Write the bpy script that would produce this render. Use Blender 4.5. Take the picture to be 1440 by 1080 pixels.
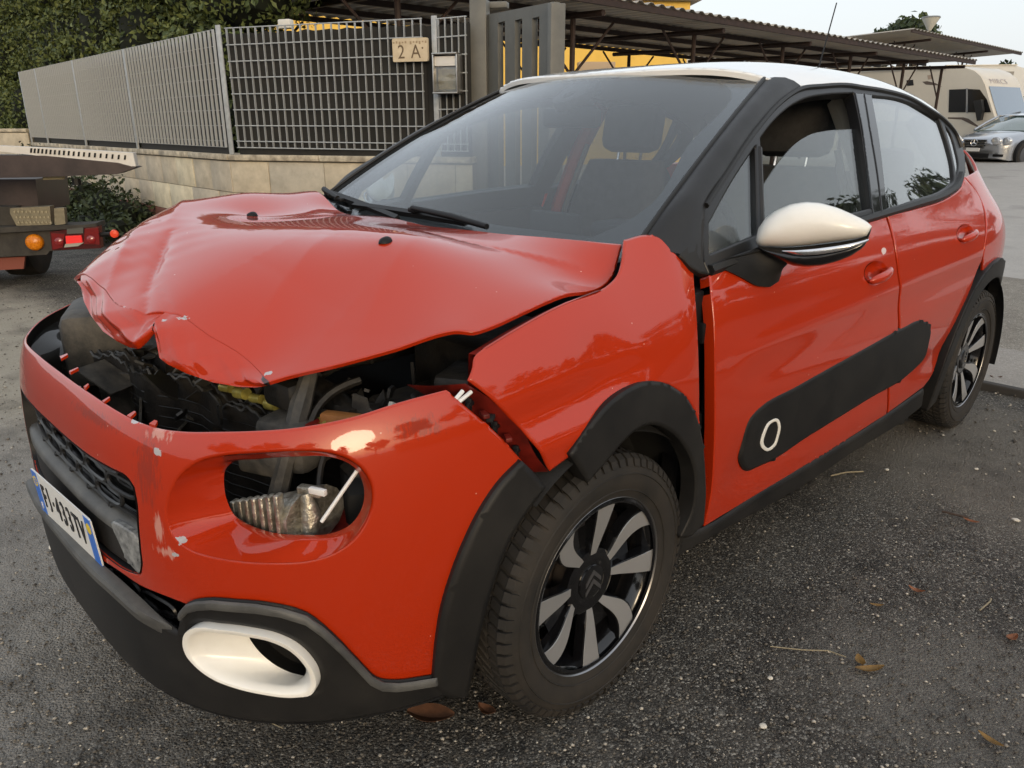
import bpy, bmesh, math, random
import numpy as np
from mathutils import Vector, Matrix
from mathutils.geometry import delaunay_2d_cdt

for o in list(bpy.data.objects): bpy.data.objects.remove(o, do_unlink=True)
S = bpy.context.scene
C = S.collection
R_ = math.radians
rnd = random.Random(7)
rng = np.random.default_rng(11)

# ------------------------------------------------------------------ camera
CAMP = np.array([1.773, -1.187, 1.2994]); YAW, PIT, ROL, FPX = R_(-46.087), R_(18.548), R_(-0.08), 1081.0
def cam_axes():
    f = np.array([math.sin(YAW)*math.cos(PIT), math.cos(YAW)*math.cos(PIT), -math.sin(PIT)])
    r = np.cross(f, [0, 0, 1]); r /= np.linalg.norm(r); u = np.cross(r, f)
    return r*math.cos(ROL)+u*math.sin(ROL), -r*math.sin(ROL)+u*math.cos(ROL), f
AX = np.array(cam_axes())
cd = bpy.data.cameras.new('camera'); cam = bpy.data.objects.new('camera', cd); C.objects.link(cam)
cd.sensor_width = 36; cd.sensor_fit = 'HORIZONTAL'; cd.lens = FPX/1440*36; cd.clip_start = .05; cd.clip_end = 2000
M = Matrix.Identity(4)
for i in range(3):
    M[i][0] = AX[0][i]; M[i][1] = AX[1][i]; M[i][2] = -AX[2][i]; M[i][3] = CAMP[i]
cam.matrix_world = M
S.camera = cam
S.render.resolution_x = 1024; S.render.resolution_y = 768

# ------------------------------------------------------------------ world, sun, exposure
SUN_EL, SUN_AZ = R_(12), R_(119)     # azimuth: direction TO the sun, from +Y towards +X
W = bpy.data.worlds.new('World'); S.world = W; W.use_nodes = True
nt = W.node_tree; nt.nodes.clear()
wo = nt.nodes.new('ShaderNodeOutputWorld'); bg = nt.nodes.new('ShaderNodeBackground'); sk = nt.nodes.new('ShaderNodeTexSky')
sk.sky_type = 'NISHITA'; sk.sun_disc = False; sk.sun_elevation = SUN_EL; sk.sun_rotation = SUN_AZ
sk.air_density = 1.0; sk.dust_density = 6.0; sk.ozone_density = 1.0; sk.altitude = 100
hz = nt.nodes.new('ShaderNodeMix'); hz.data_type = 'RGBA'; hz.inputs[0].default_value = .50
hz.inputs[7].default_value = (10.2, 10.6, 11.0, 1)     # thin even high cloud over the whole sky
nt.links.new(sk.outputs[0], hz.inputs[6]); nt.links.new(hz.outputs[2], bg.inputs[0])
bg.inputs[1].default_value = .1; nt.links.new(bg.outputs[0], wo.inputs[0])
sl = bpy.data.lights.new('sun', 'SUN'); sl.energy = .6; sl.angle = R_(16); sl.color = (1, .80, .56)
so = bpy.data.objects.new('sun', sl); C.objects.link(so)
sd = Vector((math.sin(SUN_AZ)*math.cos(SUN_EL), math.cos(SUN_AZ)*math.cos(SUN_EL), math.sin(SUN_EL)))
so.rotation_euler = sd.to_track_quat('Z', 'Y').to_euler()
V = S.view_settings; V.view_transform = 'Standard'; V.look = 'None'; V.exposure = 0.62; V.gamma = 1
S.render.engine = 'CYCLES'

# ------------------------------------------------------------------ materials
MATS = {}
def mat(name, col, rough=.5, metal=0, coat=0, spec=.5, trans=0, ior=1.45, emis=None, noise=None, bump=None, coat_rough=.03):
    """noise=(scale, amount[, colour2]) varies colour, bump=(scale, strength[, distance])"""
    if name in MATS: return MATS[name]
    m = bpy.data.materials.new(name); m.use_nodes = True; n = m.node_tree.nodes; l = m.node_tree.links
    b = n['Principled BSDF']; MATS[name] = m
    b.inputs['Base Color'].default_value = (*col, 1); b.inputs['Roughness'].default_value = rough
    b.inputs['Metallic'].default_value = metal; b.inputs['Coat Weight'].default_value = coat
    b.inputs['Coat Roughness'].default_value = coat_rough
    b.inputs['Specular IOR Level'].default_value = spec; b.inputs['Transmission Weight'].default_value = trans; b.inputs['IOR'].default_value = ior
    if emis: b.inputs['Emission Color'].default_value = (*emis[0], 1); b.inputs['Emission Strength'].default_value = emis[1]
    tc = n.new('ShaderNodeTexCoord')
    if noise:
        t = n.new('ShaderNodeTexNoise'); t.inputs['Scale'].default_value = noise[0]; t.inputs['Detail'].default_value = 8; t.inputs['Roughness'].default_value = .62
        l.new(tc.outputs['Object'], t.inputs['Vector'])
        cr_ = n.new('ShaderNodeValToRGB'); c2 = noise[2] if len(noise) > 2 else tuple(c*(1-noise[1]) for c in col)
        cr_.color_ramp.elements[0].position = .35; cr_.color_ramp.elements[1].position = .65
        cr_.color_ramp.elements[0].color = (*c2, 1); cr_.color_ramp.elements[1].color = (*col, 1)
        l.new(t.outputs['Fac'], cr_.inputs['Fac']); l.new(cr_.outputs['Color'], b.inputs['Base Color'])
        mr = n.new('ShaderNodeMapRange'); mr.inputs['To Min'].default_value = min(1, rough+.08); mr.inputs['To Max'].default_value = max(0, rough-.08)
        l.new(t.outputs['Fac'], mr.inputs['Value']); l.new(mr.outputs['Result'], b.inputs['Roughness'])
    if bump:
        t2 = n.new('ShaderNodeTexNoise'); t2.inputs['Scale'].default_value = bump[0]; t2.inputs['Detail'].default_value = 4
        l.new(tc.outputs['Object'], t2.inputs['Vector'])
        bp = n.new('ShaderNodeBump'); bp.inputs['Strength'].default_value = bump[1]; bp.inputs['Distance'].default_value = bump[2] if len(bump) > 2 else .002
        l.new(t2.outputs['Fac'], bp.inputs['Height']); l.new(bp.outputs['Normal'], b.inputs['Normal'])
    return m

RED = (.42, .0265, .0034)
def paint_mat(name, col, scuff):
    """glossy car paint; scuff = list of (x,y,z,rx,ry,rz) patches rubbed down to grey primer / dirt"""
    m = mat(name, col, .42, .0, 1.0, .12, coat_rough=.03)
    n = m.node_tree.nodes; l = m.node_tree.links; b = n['Principled BSDF']
    geo = n.new('ShaderNodeNewGeometry')
    b.inputs['Coat IOR'].default_value = 1.52
    # faint dust film
    d = n.new('ShaderNodeTexNoise'); d.inputs['Scale'].default_value = 9; d.inputs['Detail'].default_value = 9; d.inputs['Roughness'].default_value = .7
    l.new(geo.outputs['Position'], d.inputs['Vector'])
    dr = n.new('ShaderNodeMapRange'); dr.inputs['From Min'].default_value = .45; dr.inputs['From Max'].default_value = .8; dr.inputs['To Min'].default_value = .02; dr.inputs['To Max'].default_value = .09
    l.new(d.outputs['Fac'], dr.inputs['Value']); l.new(dr.outputs['Result'], b.inputs['Coat Roughness'])
    # orange peel
    op = n.new('ShaderNodeTexNoise'); op.inputs['Scale'].default_value = 60; op.inputs['Detail'].default_value = 2
    l.new(geo.outputs['Position'], op.inputs['Vector'])
    bp = n.new('ShaderNodeBump'); bp.inputs['Strength'].default_value = .05; bp.inputs['Distance'].default_value = .002
    l.new(op.outputs['Fac'], bp.inputs['Height']); l.new(bp.outputs['Normal'], b.inputs['Coat Normal'])
    # tiny chips
    vo = n.new('ShaderNodeTexVoronoi'); vo.inputs['Scale'].default_value = 16; l.new(geo.outputs['Position'], vo.inputs['Vector'])
    ch = n.new('ShaderNodeMath'); ch.operation = 'LESS_THAN'; ch.inputs[1].default_value = .028; l.new(vo.outputs['Distance'], ch.inputs[0])
    mx = n.new('ShaderNodeMix'); mx.data_type = 'RGBA'; mx.inputs[6].default_value = (*col, 1); mx.inputs[7].default_value = (.62, .3, .24, 1)
    l.new(ch.outputs[0], mx.inputs[0]); last = mx.outputs[2]
    for k, (c, r, kind) in enumerate(scuff):
        c = tuple(float(q) for q in c)
        mp = n.new('ShaderNodeMapping'); mp.vector_type = 'POINT'
        mp.inputs['Location'].default_value = [-c[i]/r[i] for i in range(3)]; mp.inputs['Scale'].default_value = [1/q for q in r]
        l.new(geo.outputs['Position'], mp.inputs['Vector'])
        ln = n.new('ShaderNodeVectorMath'); ln.operation = 'LENGTH'; l.new(mp.outputs['Vector'], ln.inputs[0])
        nz = n.new('ShaderNodeTexNoise'); nz.inputs['Scale'].default_value = {'chip': 34, 'rub': 22, 'scratch': 16}[kind]; nz.inputs['Detail'].default_value = 9; nz.inputs['Roughness'].default_value = .7
        if kind != 'chip':
            st = n.new('ShaderNodeMapping'); st.inputs['Rotation'].default_value = (.3*k, .5, .9*k); st.inputs['Scale'].default_value = (2.6, 2.6, .35) if kind == 'rub' else (14, 14, .5)
            l.new(geo.outputs['Position'], st.inputs['Vector']); l.new(st.outputs['Vector'], nz.inputs['Vector'])
        else: l.new(geo.outputs['Position'], nz.inputs['Vector'])
        a = n.new('ShaderNodeMath'); a.operation = 'MULTIPLY_ADD'; a.inputs[1].default_value = 3.0 if kind == 'chip' else 3.2; l.new(nz.outputs['Fac'], a.inputs[0])
        sb = n.new('ShaderNodeMath'); sb.operation = 'MULTIPLY'; sb.inputs[1].default_value = -1; l.new(ln.outputs['Value'], sb.inputs[0]); l.new(sb.outputs[0], a.inputs[2])
        st2 = n.new('ShaderNodeMapRange'); lo = {'chip': .9, 'rub': 1.0, 'scratch': 1.0}[kind]
        st2.inputs['From Min'].default_value = lo; st2.inputs['From Max'].default_value = lo+(.06 if kind == 'chip' else .3)
        st2.inputs['To Max'].default_value = {'chip': 1, 'rub': .7, 'scratch': .42}[kind]
        l.new(a.outputs[0], st2.inputs['Value'])
        m2 = n.new('ShaderNodeMix'); m2.data_type = 'RGBA'
        m2.inputs[7].default_value = {'chip': (.42, .41, .43, 1), 'rub': (.58, .32, .27, 1), 'scratch': (.10, .03, .025, 1)}[kind]
        l.new(st2.outputs['Result'], m2.inputs[0]); l.new(last, m2.inputs[6]); last = m2.outputs[2]
    bk_ = n.new('ShaderNodeMix'); bk_.data_type = 'RGBA'; bk_.inputs[7].default_value = (.012, .012, .012, 1); l.new(geo.outputs['Backfacing'], bk_.inputs[0]); l.new(last, bk_.inputs[6]); l.new(bk_.outputs[2], b.inputs['Base Color'])   # unpainted inside
    return m

# ------------------------------------------------------------------ mesh helpers
def link(name, me, parent=None):
    o = bpy.data.objects.new(name, me); C.objects.link(o)
    if parent: o.parent = parent
    return o
def tag(o, label=None, cat=None, group=None, kind=None):
    if label: o['label'] = label
    if cat: o['category'] = cat
    if group: o['group'] = group
    if kind: o['kind'] = kind
    return o
def empty(name, loc=(0, 0, 0), rz=0, label=None, cat=None, group=None):
    o = bpy.data.objects.new(name, None); C.objects.link(o); o.location = loc; o.rotation_euler = (0, 0, rz); o.empty_display_size = .1
    return tag(o, label, cat, group)
class MB:
    def __init__(s): s.v = []; s.f = []; s.mi = []; s.cur = 0
    def add(s, vs, fs):
        k = len(s.v); s.v += [tuple(map(float, q)) for q in vs]; s.f += [tuple(i+k for i in f) for f in fs]; s.mi += [s.cur]*len(fs); return s
    def box(s, c, d, rz=0, bev=0, rot=None):
        x, y, z = d[0]/2, d[1]/2, d[2]/2
        if bev <= 0:
            vs = [(a*x, b*y, e*z) for a in (-1, 1) for b in (-1, 1) for e in (-1, 1)]
            fs = [(0, 1, 3, 2), (4, 6, 7, 5), (0, 4, 5, 1), (2, 3, 7, 6), (0, 2, 6, 4), (1, 5, 7, 3)]
        else:
            bm = bmesh.new(); bmesh.ops.create_cube(bm, size=1)
            for q in bm.verts: q.co = Vector((q.co.x*d[0], q.co.y*d[1], q.co.z*d[2]))
            bmesh.ops.bevel(bm, geom=bm.edges[:], offset=min(bev, min(d)*.45), segments=2, affect='EDGES', profile=.5)
            bm.verts.index_update(); vs = [q.co.copy() for q in bm.verts]; fs = [tuple(q.index for q in f.verts) for f in bm.faces]; bm.free()
        m = (rot if rot is not None else Matrix.Rotation(rz, 3, 'Z'))
        return s.add([m @ Vector(q)+Vector(c) for q in vs], fs)
    def tube(s, pts, r, n=8, cap=True, closed=False):
        pts = [Vector(q) for q in pts]; k = len(pts); rs = r if hasattr(r, '__len__') else [r]*k
        vs = []; up = None
        for i, q in enumerate(pts):
            a = pts[(i-1) % k] if (i or closed) else q; b = pts[(i+1) % k] if (i < k-1 or closed) else q
            t = (b-a).normalized()
            if up is None:
                up = Vector((0, 0, 1)) if abs(t.z) < .9 else Vector((1, 0, 0))
            e = t.cross(up); e = e.normalized() if e.length > 1e-6 else t.orthogonal().normalized(); g = e.cross(t).normalized(); up = g
            for j in range(n):
                w = 2*math.pi*j/n; vs.append(q+(e*math.cos(w)+g*math.sin(w))*rs[i])
        fs = []
        for i in range(k if closed else k-1):
            for j in range(n):
                a = i*n+j; b = i*n+(j+1) % n; c = ((i+1) % k)*n+(j+1) % n; d = ((i+1) % k)*n+j
                fs.append((a, b, c, d))
        if cap and not closed: fs += [tuple(range(n))[::-1], tuple(range((k-1)*n, k*n))]
        return s.add(vs, fs)
    def lathe(s, prof, seg=48, mtx=None, close=False):
        """prof list of (r, h); axis = local X (h along X), circle in YZ"""
        vs = []; fs = []; k = len(prof)
        for j in range(seg):
            w = 2*math.pi*j/seg
            for r, h in prof: vs.append(Vector((h, r*math.cos(w), r*math.sin(w))))
        for j in range(seg):
            for i in range(k if close else k-1):
                a = j*k+i; b = j*k+(i+1) % k; c = ((j+1) % seg)*k+(i+1) % k; d = ((j+1) % seg)*k+i
                fs.append((a, b, c, d))
        if mtx is not None: vs = [mtx @ q for q in vs]
        return s.add(vs, fs)
    def loft(s, rings, closed=True, cap0=False, cap1=False):
        n = len(rings[0]); vs = [q for r in rings for q in r]; fs = []
        for i in range(len(rings)-1):
            for j in range(n if closed else n-1):
                a = i*n+j; b = i*n+(j+1) % n; fs.append((a, b, b+n, a+n))
        if cap0: fs.append(tuple(range(n))[::-1])
        if cap1: fs.append(tuple(range((len(rings)-1)*n, len(rings)*n)))
        return s.add(vs, fs)
    def prism(s, poly, h, mtx=None):
        """poly 2D list extruded in local z from 0 to h"""
        n = len(poly); vs = [(x, y, 0) for x, y in poly]+[(x, y, h) for x, y in poly]
        fs = [tuple(range(n))[::-1], tuple(range(n, 2*n))]+[(i, (i+1) % n, n+(i+1) % n, n+i) for i in range(n)]
        if mtx is not None: vs = [mtx @ Vector(q) for q in vs]
        return s.add(vs, fs)
    def build(s, name, m, parent=None, smooth=True, angle=40, fix=True):
        me = bpy.data.meshes.new(name); me.from_pydata(s.v, [], s.f)
        for q in (m if isinstance(m, (list, tuple)) else [m]): me.materials.append(q)
        if fix:
            bm = bmesh.new(); bm.from_mesh(me)
            bm.faces.ensure_lookup_table()
            for f, k in zip(bm.faces, s.mi): f.material_index = k
            bmesh.ops.recalc_face_normals(bm, faces=bm.faces[:]); bm.to_mesh(me); bm.free()
        else: me.polygons.foreach_set('material_index', s.mi)
        if smooth:
            me.polygons.foreach_set('use_smooth', [True]*len(me.polygons)); me.set_sharp_from_angle(angle=R_(angle))
        me.update()
        return link(name, me, parent)
def mtx_axes(o, x, y, z):
    m = Matrix.Identity(4)
    for i in range(3): m[i][0] = x[i]; m[i][1] = y[i]; m[i][2] = z[i]; m[i][3] = o[i]
    return m

def spl(xs, ys):
    """natural cubic spline, linear outside"""
    xs = np.array(xs, float); ys = np.array(ys, float); n = len(xs); h = np.diff(xs)
    A = np.zeros((n, n)); r = np.zeros(n); A[0, 0] = A[-1, -1] = 1
    for i in range(1, n-1):
        A[i, i-1] = h[i-1]; A[i, i] = 2*(h[i-1]+h[i]); A[i, i+1] = h[i]; r[i] = 6*((ys[i+1]-ys[i])/h[i]-(ys[i]-ys[i-1])/h[i-1])
    m = np.linalg.solve(A, r)
    def f(x):
        x = np.asarray(x, float); xc = np.clip(x, xs[0], xs[-1]); i = np.clip(np.searchsorted(xs, xc)-1, 0, n-2)
        a = (xs[i+1]-xc)/h[i]; b = (xc-xs[i])/h[i]
        y = a*ys[i]+b*ys[i+1]+((a**3-a)*m[i]+(b**3-b)*m[i+1])*h[i]**2/6
        s0 = (ys[1]-ys[0])/h[0]-h[0]*m[1]/6; s1 = (ys[-1]-ys[-2])/h[-1]+h[-1]*m[-2]/6
        return y+np.where(x < xs[0], (x-xs[0])*s0, 0)+np.where(x > xs[-1], (x-xs[-1])*s1, 0)
    return f
def sm(t): t = np.clip(t, 0, 1); return t*t*(3-2*t)
def crv(pts, n=6, closed=True):
    """Catmull-Rom through points; a third entry 1 makes a sharp corner"""
    P = [np.array(q[:2], float) for q in pts]; k = len(P); co = [len(q) > 2 and q[2] for q in pts]; out = []
    for i in range(k if closed else k-1):
        j = (i+1) % k; a, b = P[i], P[j]
        pa = P[i-1] if (closed or i) else a; pb = P[(j+1) % k] if (closed or j < k-1) else b
        la = np.linalg.norm(b-a)
        def tang(p0, p1, p2):
            d0 = np.linalg.norm(p1-p0); d1 = np.linalg.norm(p2-p1)
            if d0 < 1e-9 or d1 < 1e-9: return (p2-p0)/max(d0+d1, 1e-9)
            return ((p1-p0)/d0*d1+(p2-p1)/d1*d0)/(d0+d1)
        ta = (b-a)/la if co[i] else tang(pa, a, b); tb = (b-a)/la if co[j] else tang(a, b, pb)
        for t in np.arange(n)/n:
            out.append((2*t**3-3*t*t+1)*a+(t**3-2*t*t+t)*ta*la+(-2*t**3+3*t*t)*b+(t**3-t*t)*tb*la)
    if not closed: out.append(P[-1])
    return np.array(out)
def resamp(P, n, closed=True):
    P = np.asarray(P, float); Q = np.vstack([P, P[:1]]) if closed else P
    d = np.r_[0, np.cumsum(np.linalg.norm(np.diff(Q, axis=0), axis=1))]
    s = np.linspace(0, d[-1], n, endpoint=not closed)
    return np.stack([np.interp(s, d, Q[:, k]) for k in range(Q.shape[1])], -1)
def inside(poly, pts):
    x, y = pts[:, 0], pts[:, 1]; r = np.zeros(len(pts), bool); n = len(poly); j = n-1
    for i in range(n):
        xi, yi = poly[i]; xj, yj = poly[j]
        c = ((yi > y) != (yj > y)); c &= x < (xj-xi)*(y-yi)/(yj-yi if abs(yj-yi) > 1e-12 else 1e-12)+xi
        r ^= c; j = i
    return r
def area2(P): x, y = P[:, 0], P[:, 1]; return .5*np.sum(x*np.roll(y, -1)-y*np.roll(x, -1))
def tri2d(loops, sp, extra=None, mind=0):
    """triangulate region loops[0] minus other loops, interior grid spacing sp"""
    pts = []; ed = []; k = 0
    for L in loops:
        n = len(L); pts += [tuple(q) for q in L]; ed += [(k+i, k+(i+1) % n) for i in range(n)]; k += n
    A = loops[0]; lo = A.min(0); hi = A.max(0)
    gx = np.arange(lo[0], hi[0]+sp, sp); gy = np.arange(lo[1], hi[1]+sp, sp*.866)
    g = np.array([(x+(j % 2)*sp/2, y) for j, y in enumerate(gy) for x in gx])
    m = inside(A, g)
    for H in loops[1:]: m &= ~inside(H, g)
    g = g[m]
    allb = np.array(pts)
    if len(g):
        keep = np.ones(len(g), bool)
        for i in range(0, len(g), 500):
            d = np.min(np.linalg.norm(g[i:i+500, None]-allb[None], axis=2), axis=1); keep[i:i+500] = d > max(sp*.45, mind)
        g = g[keep]; pts += [tuple(q) for q in g]
    if extra is not None:
        e = extra[inside(A, extra)]; pts += [tuple(q) for q in e]
    vo, eo, fo, ov, oe, of = delaunay_2d_cdt([Vector(q) for q in pts], ed, [], 0, 1e-7)
    v = np.array([(q.x, q.y) for q in vo]); f = np.array([t for t in fo if len(t) == 3])
    c = v[f].mean(1); m = inside(A, c)
    for H in loops[1:]: m &= ~inside(H, c)
    return v, f[m]

def densify(L, mx):
    out = []
    for a, b in zip(L, np.roll(L, -1, 0)):
        k = max(1, int(math.ceil(np.linalg.norm(b-a)/mx)))
        out += [a+(b-a)*i/k for i in range(k)]
    return np.array(out)
def panel(name, outline, fmap, m, parent, holes=(), sp=.03, th=.01, roll=.0, roll_w=.006, mback=None, flip=False, disp=None):
    """sheet of thickness th on the surface fmap(u,v)->xyz, trimmed by outline and holes, with analytic normals and a rolled edge"""
    loops = [np.asarray(outline, float)]+[np.asarray(h, float) for h in holes]
    loops = [densify(L, max(.006, min(.6*sp, 1.3*roll_w if roll > 0 else 9))) for L in loops]
    F = (lambda q: fmap(q[:, 0], q[:, 1])) if disp is None else (lambda q: fmap(q[:, 0], q[:, 1])+disp(q))
    if roll > 0:
        ins = []
        for i, L in enumerate(loops):
            t = np.roll(L, -1, 0)-np.roll(L, 1, 0); t /= np.linalg.norm(t, axis=1)[:, None]+1e-12
            nn = np.stack([-t[:, 1], t[:, 0]], -1)*(1 if area2(L) > 0 else -1)*(1 if i == 0 else -1)
            ins.append(L+nn*roll_w)
        v, f = tri2d(loops, sp, np.vstack(ins), roll_w*1.5)
    else: v, f = tri2d(loops, sp)
    P = F(v); e = 1e-4
    du = F(v+[e, 0])-F(v-[e, 0]); dv = F(v+[0, e])-F(v-[0, e])
    N = np.cross(du, dv); N /= np.linalg.norm(N, axis=1)[:, None]+1e-15
    if flip: N = -N
    fn = np.cross(P[f[:, 1]]-P[f[:, 0]], P[f[:, 2]]-P[f[:, 0]])
    if np.sum(np.einsum('ij,ij->i', fn, N[f[:, 0]])) < 0: f = f[:, ::-1].copy()
    # boundary edges (oriented)
    cnt = {}
    for t in f:
        for a, b in ((t[0], t[1]), (t[1], t[2]), (t[2], t[0])): cnt[(a, b)] = 1
    bd = [(a, b) for (a, b) in cnt if (b, a) not in cnt]
    out = np.zeros_like(P)
    for a, b in bd:
        t = P[b]-P[a]; t /= np.linalg.norm(t)+1e-12
        for q in (a, b): out[q] += np.cross(t, N[q])
    on = np.linalg.norm(out, axis=1); isb = on > 1e-9; out[isb] /= on[isb][:, None]
    Pf = P.copy(); Nf = N.copy()
    if roll > 0:
        Pf[isb] -= N[isb]*roll
        Nf[isb] = N[isb]*.55+out[isb]*.83
    Pb = P-N*th; n = len(P)
    if roll > 0: Pb[isb] = P[isb]-N[isb]*(max(th, roll+.002))
    bl = sorted({a for a, b in bd}); ix = {a: i for i, a in enumerate(bl)}; nb = len(bl)
    vs = np.vstack([Pf, Pb, Pf[bl], Pb[bl]]); ns = np.vstack([Nf, -N, out[bl], out[bl]])
    fs = [tuple(t) for t in f.tolist()]+[(t[2]+n, t[1]+n, t[0]+n) for t in f.tolist()]
    fs += [(2*n+ix[b], 2*n+ix[a], 2*n+nb+ix[a], 2*n+nb+ix[b]) for a, b in bd]
    me = bpy.data.meshes.new(name); me.from_pydata(vs.tolist(), [], fs)
    me.materials.append(m); me.materials.append(mback or m)
    nt_ = len(f); me.polygons.foreach_set('material_index', [0]*nt_+[1 if mback else 0]*nt_+[0]*len(bd))
    me.polygons.foreach_set('use_smooth', [True]*len(me.polygons)); me.update()
    me.normals_split_custom_set_from_vertices([tuple(q) for q in ns])
    return link(name, me, parent)

# ------------------------------------------------------------------ pixel rays (used to trace outlines on real surfaces)
def rays(px):
    px = np.atleast_2d(np.asarray(px, float))
    return np.stack([(px[:, 0]-720)/FPX, -(px[:, 1]-540)/FPX, np.ones(len(px))], -1) @ AX
def at(px, ax, val):
    d = rays(px); t = (np.asarray(val)-CAMP[ax])/d[:, ax]; P = CAMP+d*t[:, None]
    return P[0] if np.ndim(px) == 1 else P
def atd(px, dep):
    d = rays(px); P = CAMP+d*np.atleast_1d(dep)[:, None]
    return P[0] if np.ndim(px) == 1 else P
def toplane(px, o, nrm):
    d = rays(px); t = ((np.asarray(o)-CAMP) @ np.asarray(nrm))/(d @ np.asarray(nrm)); P = CAMP+d*t[:, None]
    return P[0] if np.ndim(px) == 1 else P
# ================================================================== THE CAR
# car axes: +X its left side, -Y forward, front axle at y=0, ground z=0
Y1, Y2, NF, NR, KU = .35, 2.28, 3.3, 3.6, .86
U0 = KU*math.pi/2; U2 = U0+(Y2-Y1)
_door = spl([.1, .25, .35, .5, .62, .75, .85, .93, 1.0, 1.1, 1.2, 1.3, 1.42], [.795, .826, .841, .854, .858, .853, .84, .82, .79, .752, .712, .667, .60])
_fen = spl([.1, .25, .35, .5, .62, .75, .85, .93, 1.0, 1.06, 1.12], [.795, .826, .841, .854, .857, .849, .83, .80, .757, .70, .60])
_yf = spl([.1, .16, .22, .3, .42, .55, .65, .73, .79, .83, .88], [-.77, -.81, -.83, -.838, -.842, -.846, -.842, -.832, -.815, -.79, -.74])
_yr = spl([.15, .3, .5, .7, .85, .95, 1.05, 1.2, 1.35, 1.45], [3.02, 3.10, 3.15, 3.15, 3.12, 3.08, 2.98, 2.86, 2.74, 2.64])
def aside(y, z):
    w = sm((np.asarray(y)-.1)/.35); a = _fen(z)*(1-w)+_door(z)*w
    bulge = .022*np.exp(-((np.asarray(y)-2.55)/.5)**2-((np.asarray(z)-.86)/.13)**2)
    return a*(1-(.012+.05*sm((np.asarray(z)-.95)/.35))*sm((np.asarray(y)-1.5)/1.4))+bulge
def Gf(P, off=0):
    x, y, z = P[..., 0], P[..., 1], P[..., 2]
    a = aside(y, z)+off; b = Y1-_yf(z)+off; c = _yr(z)-Y2+off
    fr = np.where(y < Y1, (np.maximum(Y1-y, 0)/b)**NF, 0); rr = np.where(y > Y2, (np.maximum(y-Y2, 0)/c)**NR, 0)
    n = np.where(y < Y1, NF, NR)
    return (np.abs(x)/a)**n+fr+rr-1
def cast(px, off=0, t0=.8, t1=6.0):
    d = rays(px); t = np.arange(t0, t1, .02); P = CAMP+d[:, None, :]*t[None, :, None]; g = Gf(P, off[:, None] if np.ndim(off) else off)
    k = np.argmax(g < 0, 1); r = np.arange(len(d)); miss = g[r, k] >= 0
    km = np.argmin(np.where(P[..., 2] > 0, g, 9), 1); k = np.where(miss, km, k)
    lo = t[np.maximum(k-1, 0)]; hi = t[k].copy()
    for _ in range(22):
        mi = (lo+hi)/2; ins = Gf(CAMP+d*mi[:, None], off) < 0
        hi = np.where(ins, mi, hi); lo = np.where(ins, lo, mi)
    return CAMP+d*np.where(miss, t[k], hi)[:, None]
def BODY(u, z, off=0):
    u = np.asarray(u, float); z = np.asarray(z, float); au = np.abs(u); sg = np.where(u < 0, -1, 1)
    # front
    th = np.clip(au/KU, 0, math.pi/2); y = np.full(u.shape, 0.)
    s, c = np.sin(th), np.cos(th)
    for _ in range(6):
        a = aside(y, z)+off; b = Y1-_yf(z)+off
        r = 1/((s/a)**NF+(np.maximum(c, 1e-9)/b)**NF)**(1/NF); y = Y1-r*c
    xf, yf_ = r*s, y
    ym = Y1+(au-U0); xm = aside(ym, z)+off
    t2 = np.clip((au-U2)/KU, 0, math.pi/2); y = np.full(u.shape, 2.5); s2, c2 = np.cos(t2), np.sin(t2)
    for _ in range(6):
        a = aside(y, z)+off; cc = _yr(z)-Y2+off
        r = 1/((np.maximum(s2, 1e-9)/a)**NR+(np.maximum(c2, 1e-9)/cc)**NR)**(1/NR); y = Y2+r*c2
    xr, yr_ = r*s2, y
    x = np.where(au < U0, xf, np.where(au < U2, xm, xr)); yy = np.where(au < U0, yf_, np.where(au < U2, ym, yr_))
    return np.stack([x*sg, yy, z+0*x], -1)
def toU(P):
    x, y, z = P[:, 0], P[:, 1], P[:, 2]
    u = np.where(y < Y1, KU*np.arctan2(np.abs(x), np.maximum(Y1-y, 1e-9)), np.where(y < Y2, U0+y-Y1, U2+KU*np.arctan2(np.maximum(y-Y2, 0), np.abs(x))))
    return np.stack([np.where(x < 0, -u, u), z], -1)
def trace(pts, off=0, n=5, closed=True): return toU(cast(crv(pts, n, closed), off))
def yz2u(y, z):
    """point of the left side given by y and z -> (u,z)"""
    x = aside(y, z); y = np.asarray(y, float); b = Y1-_yf(z); fx = np.where(y < Y1, (1-np.clip((Y1-y)/b, 0, 1)**NF)**(1/NF), 1)
    rr = np.where(y > Y2, (1-np.clip((y-Y2)/(_yr(z)-Y2), 0, .999)**NR)**(1/NR), 1)
    return toU(np.stack([x*fx*rr, y, z+0*x], -1))
def off_body(o): return lambda u, z: BODY(u, z, o)
def mir(L): return np.asarray(L)*[-1, 1]

car = empty('damaged_hatchback', (0, 0, 0), 0, 'red hatchback with white roof, crumpled bonnet and broken front bumper in the foreground', 'car')
BLK = mat('textured_black_plastic', (.010, .010, .0105), .5, spec=.3, bump=(900, .25, .0006), noise=(5, .3, (.022, .021, .020)))
BLKM = mat('matt_black_trim', (.008, .008, .009), .5, spec=.3)
BLKG = mat('gloss_black_trim', (.006, .006, .007), .06, coat=.6)
GREYP = mat('worn_grey_plastic', (.055, .055, .054), .48, noise=(14, .4, (.10, .10, .095)), bump=(700, .2, .0006))  # on the skirt's top edge this grey also paints caught light
DARK = mat('dark_cavity', (.006, .006, .006), .8)
WHITE = mat('white_roof_paint', (.78, .77, .74), .3, coat=1.0)
CREAM = mat('white_plastic_cap', (.86, .85, .81), .35, coat=.5, noise=(7, .1, (.80, .78, .72)))
CHROME = mat('clear_lens', (.75, .76, .78), .12, metal=.9)
SEAL = mat('rubber_seal', (.009, .009, .009), .5)
INTER = mat('interior_grey', (.035, .034, .033), .8)
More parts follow.
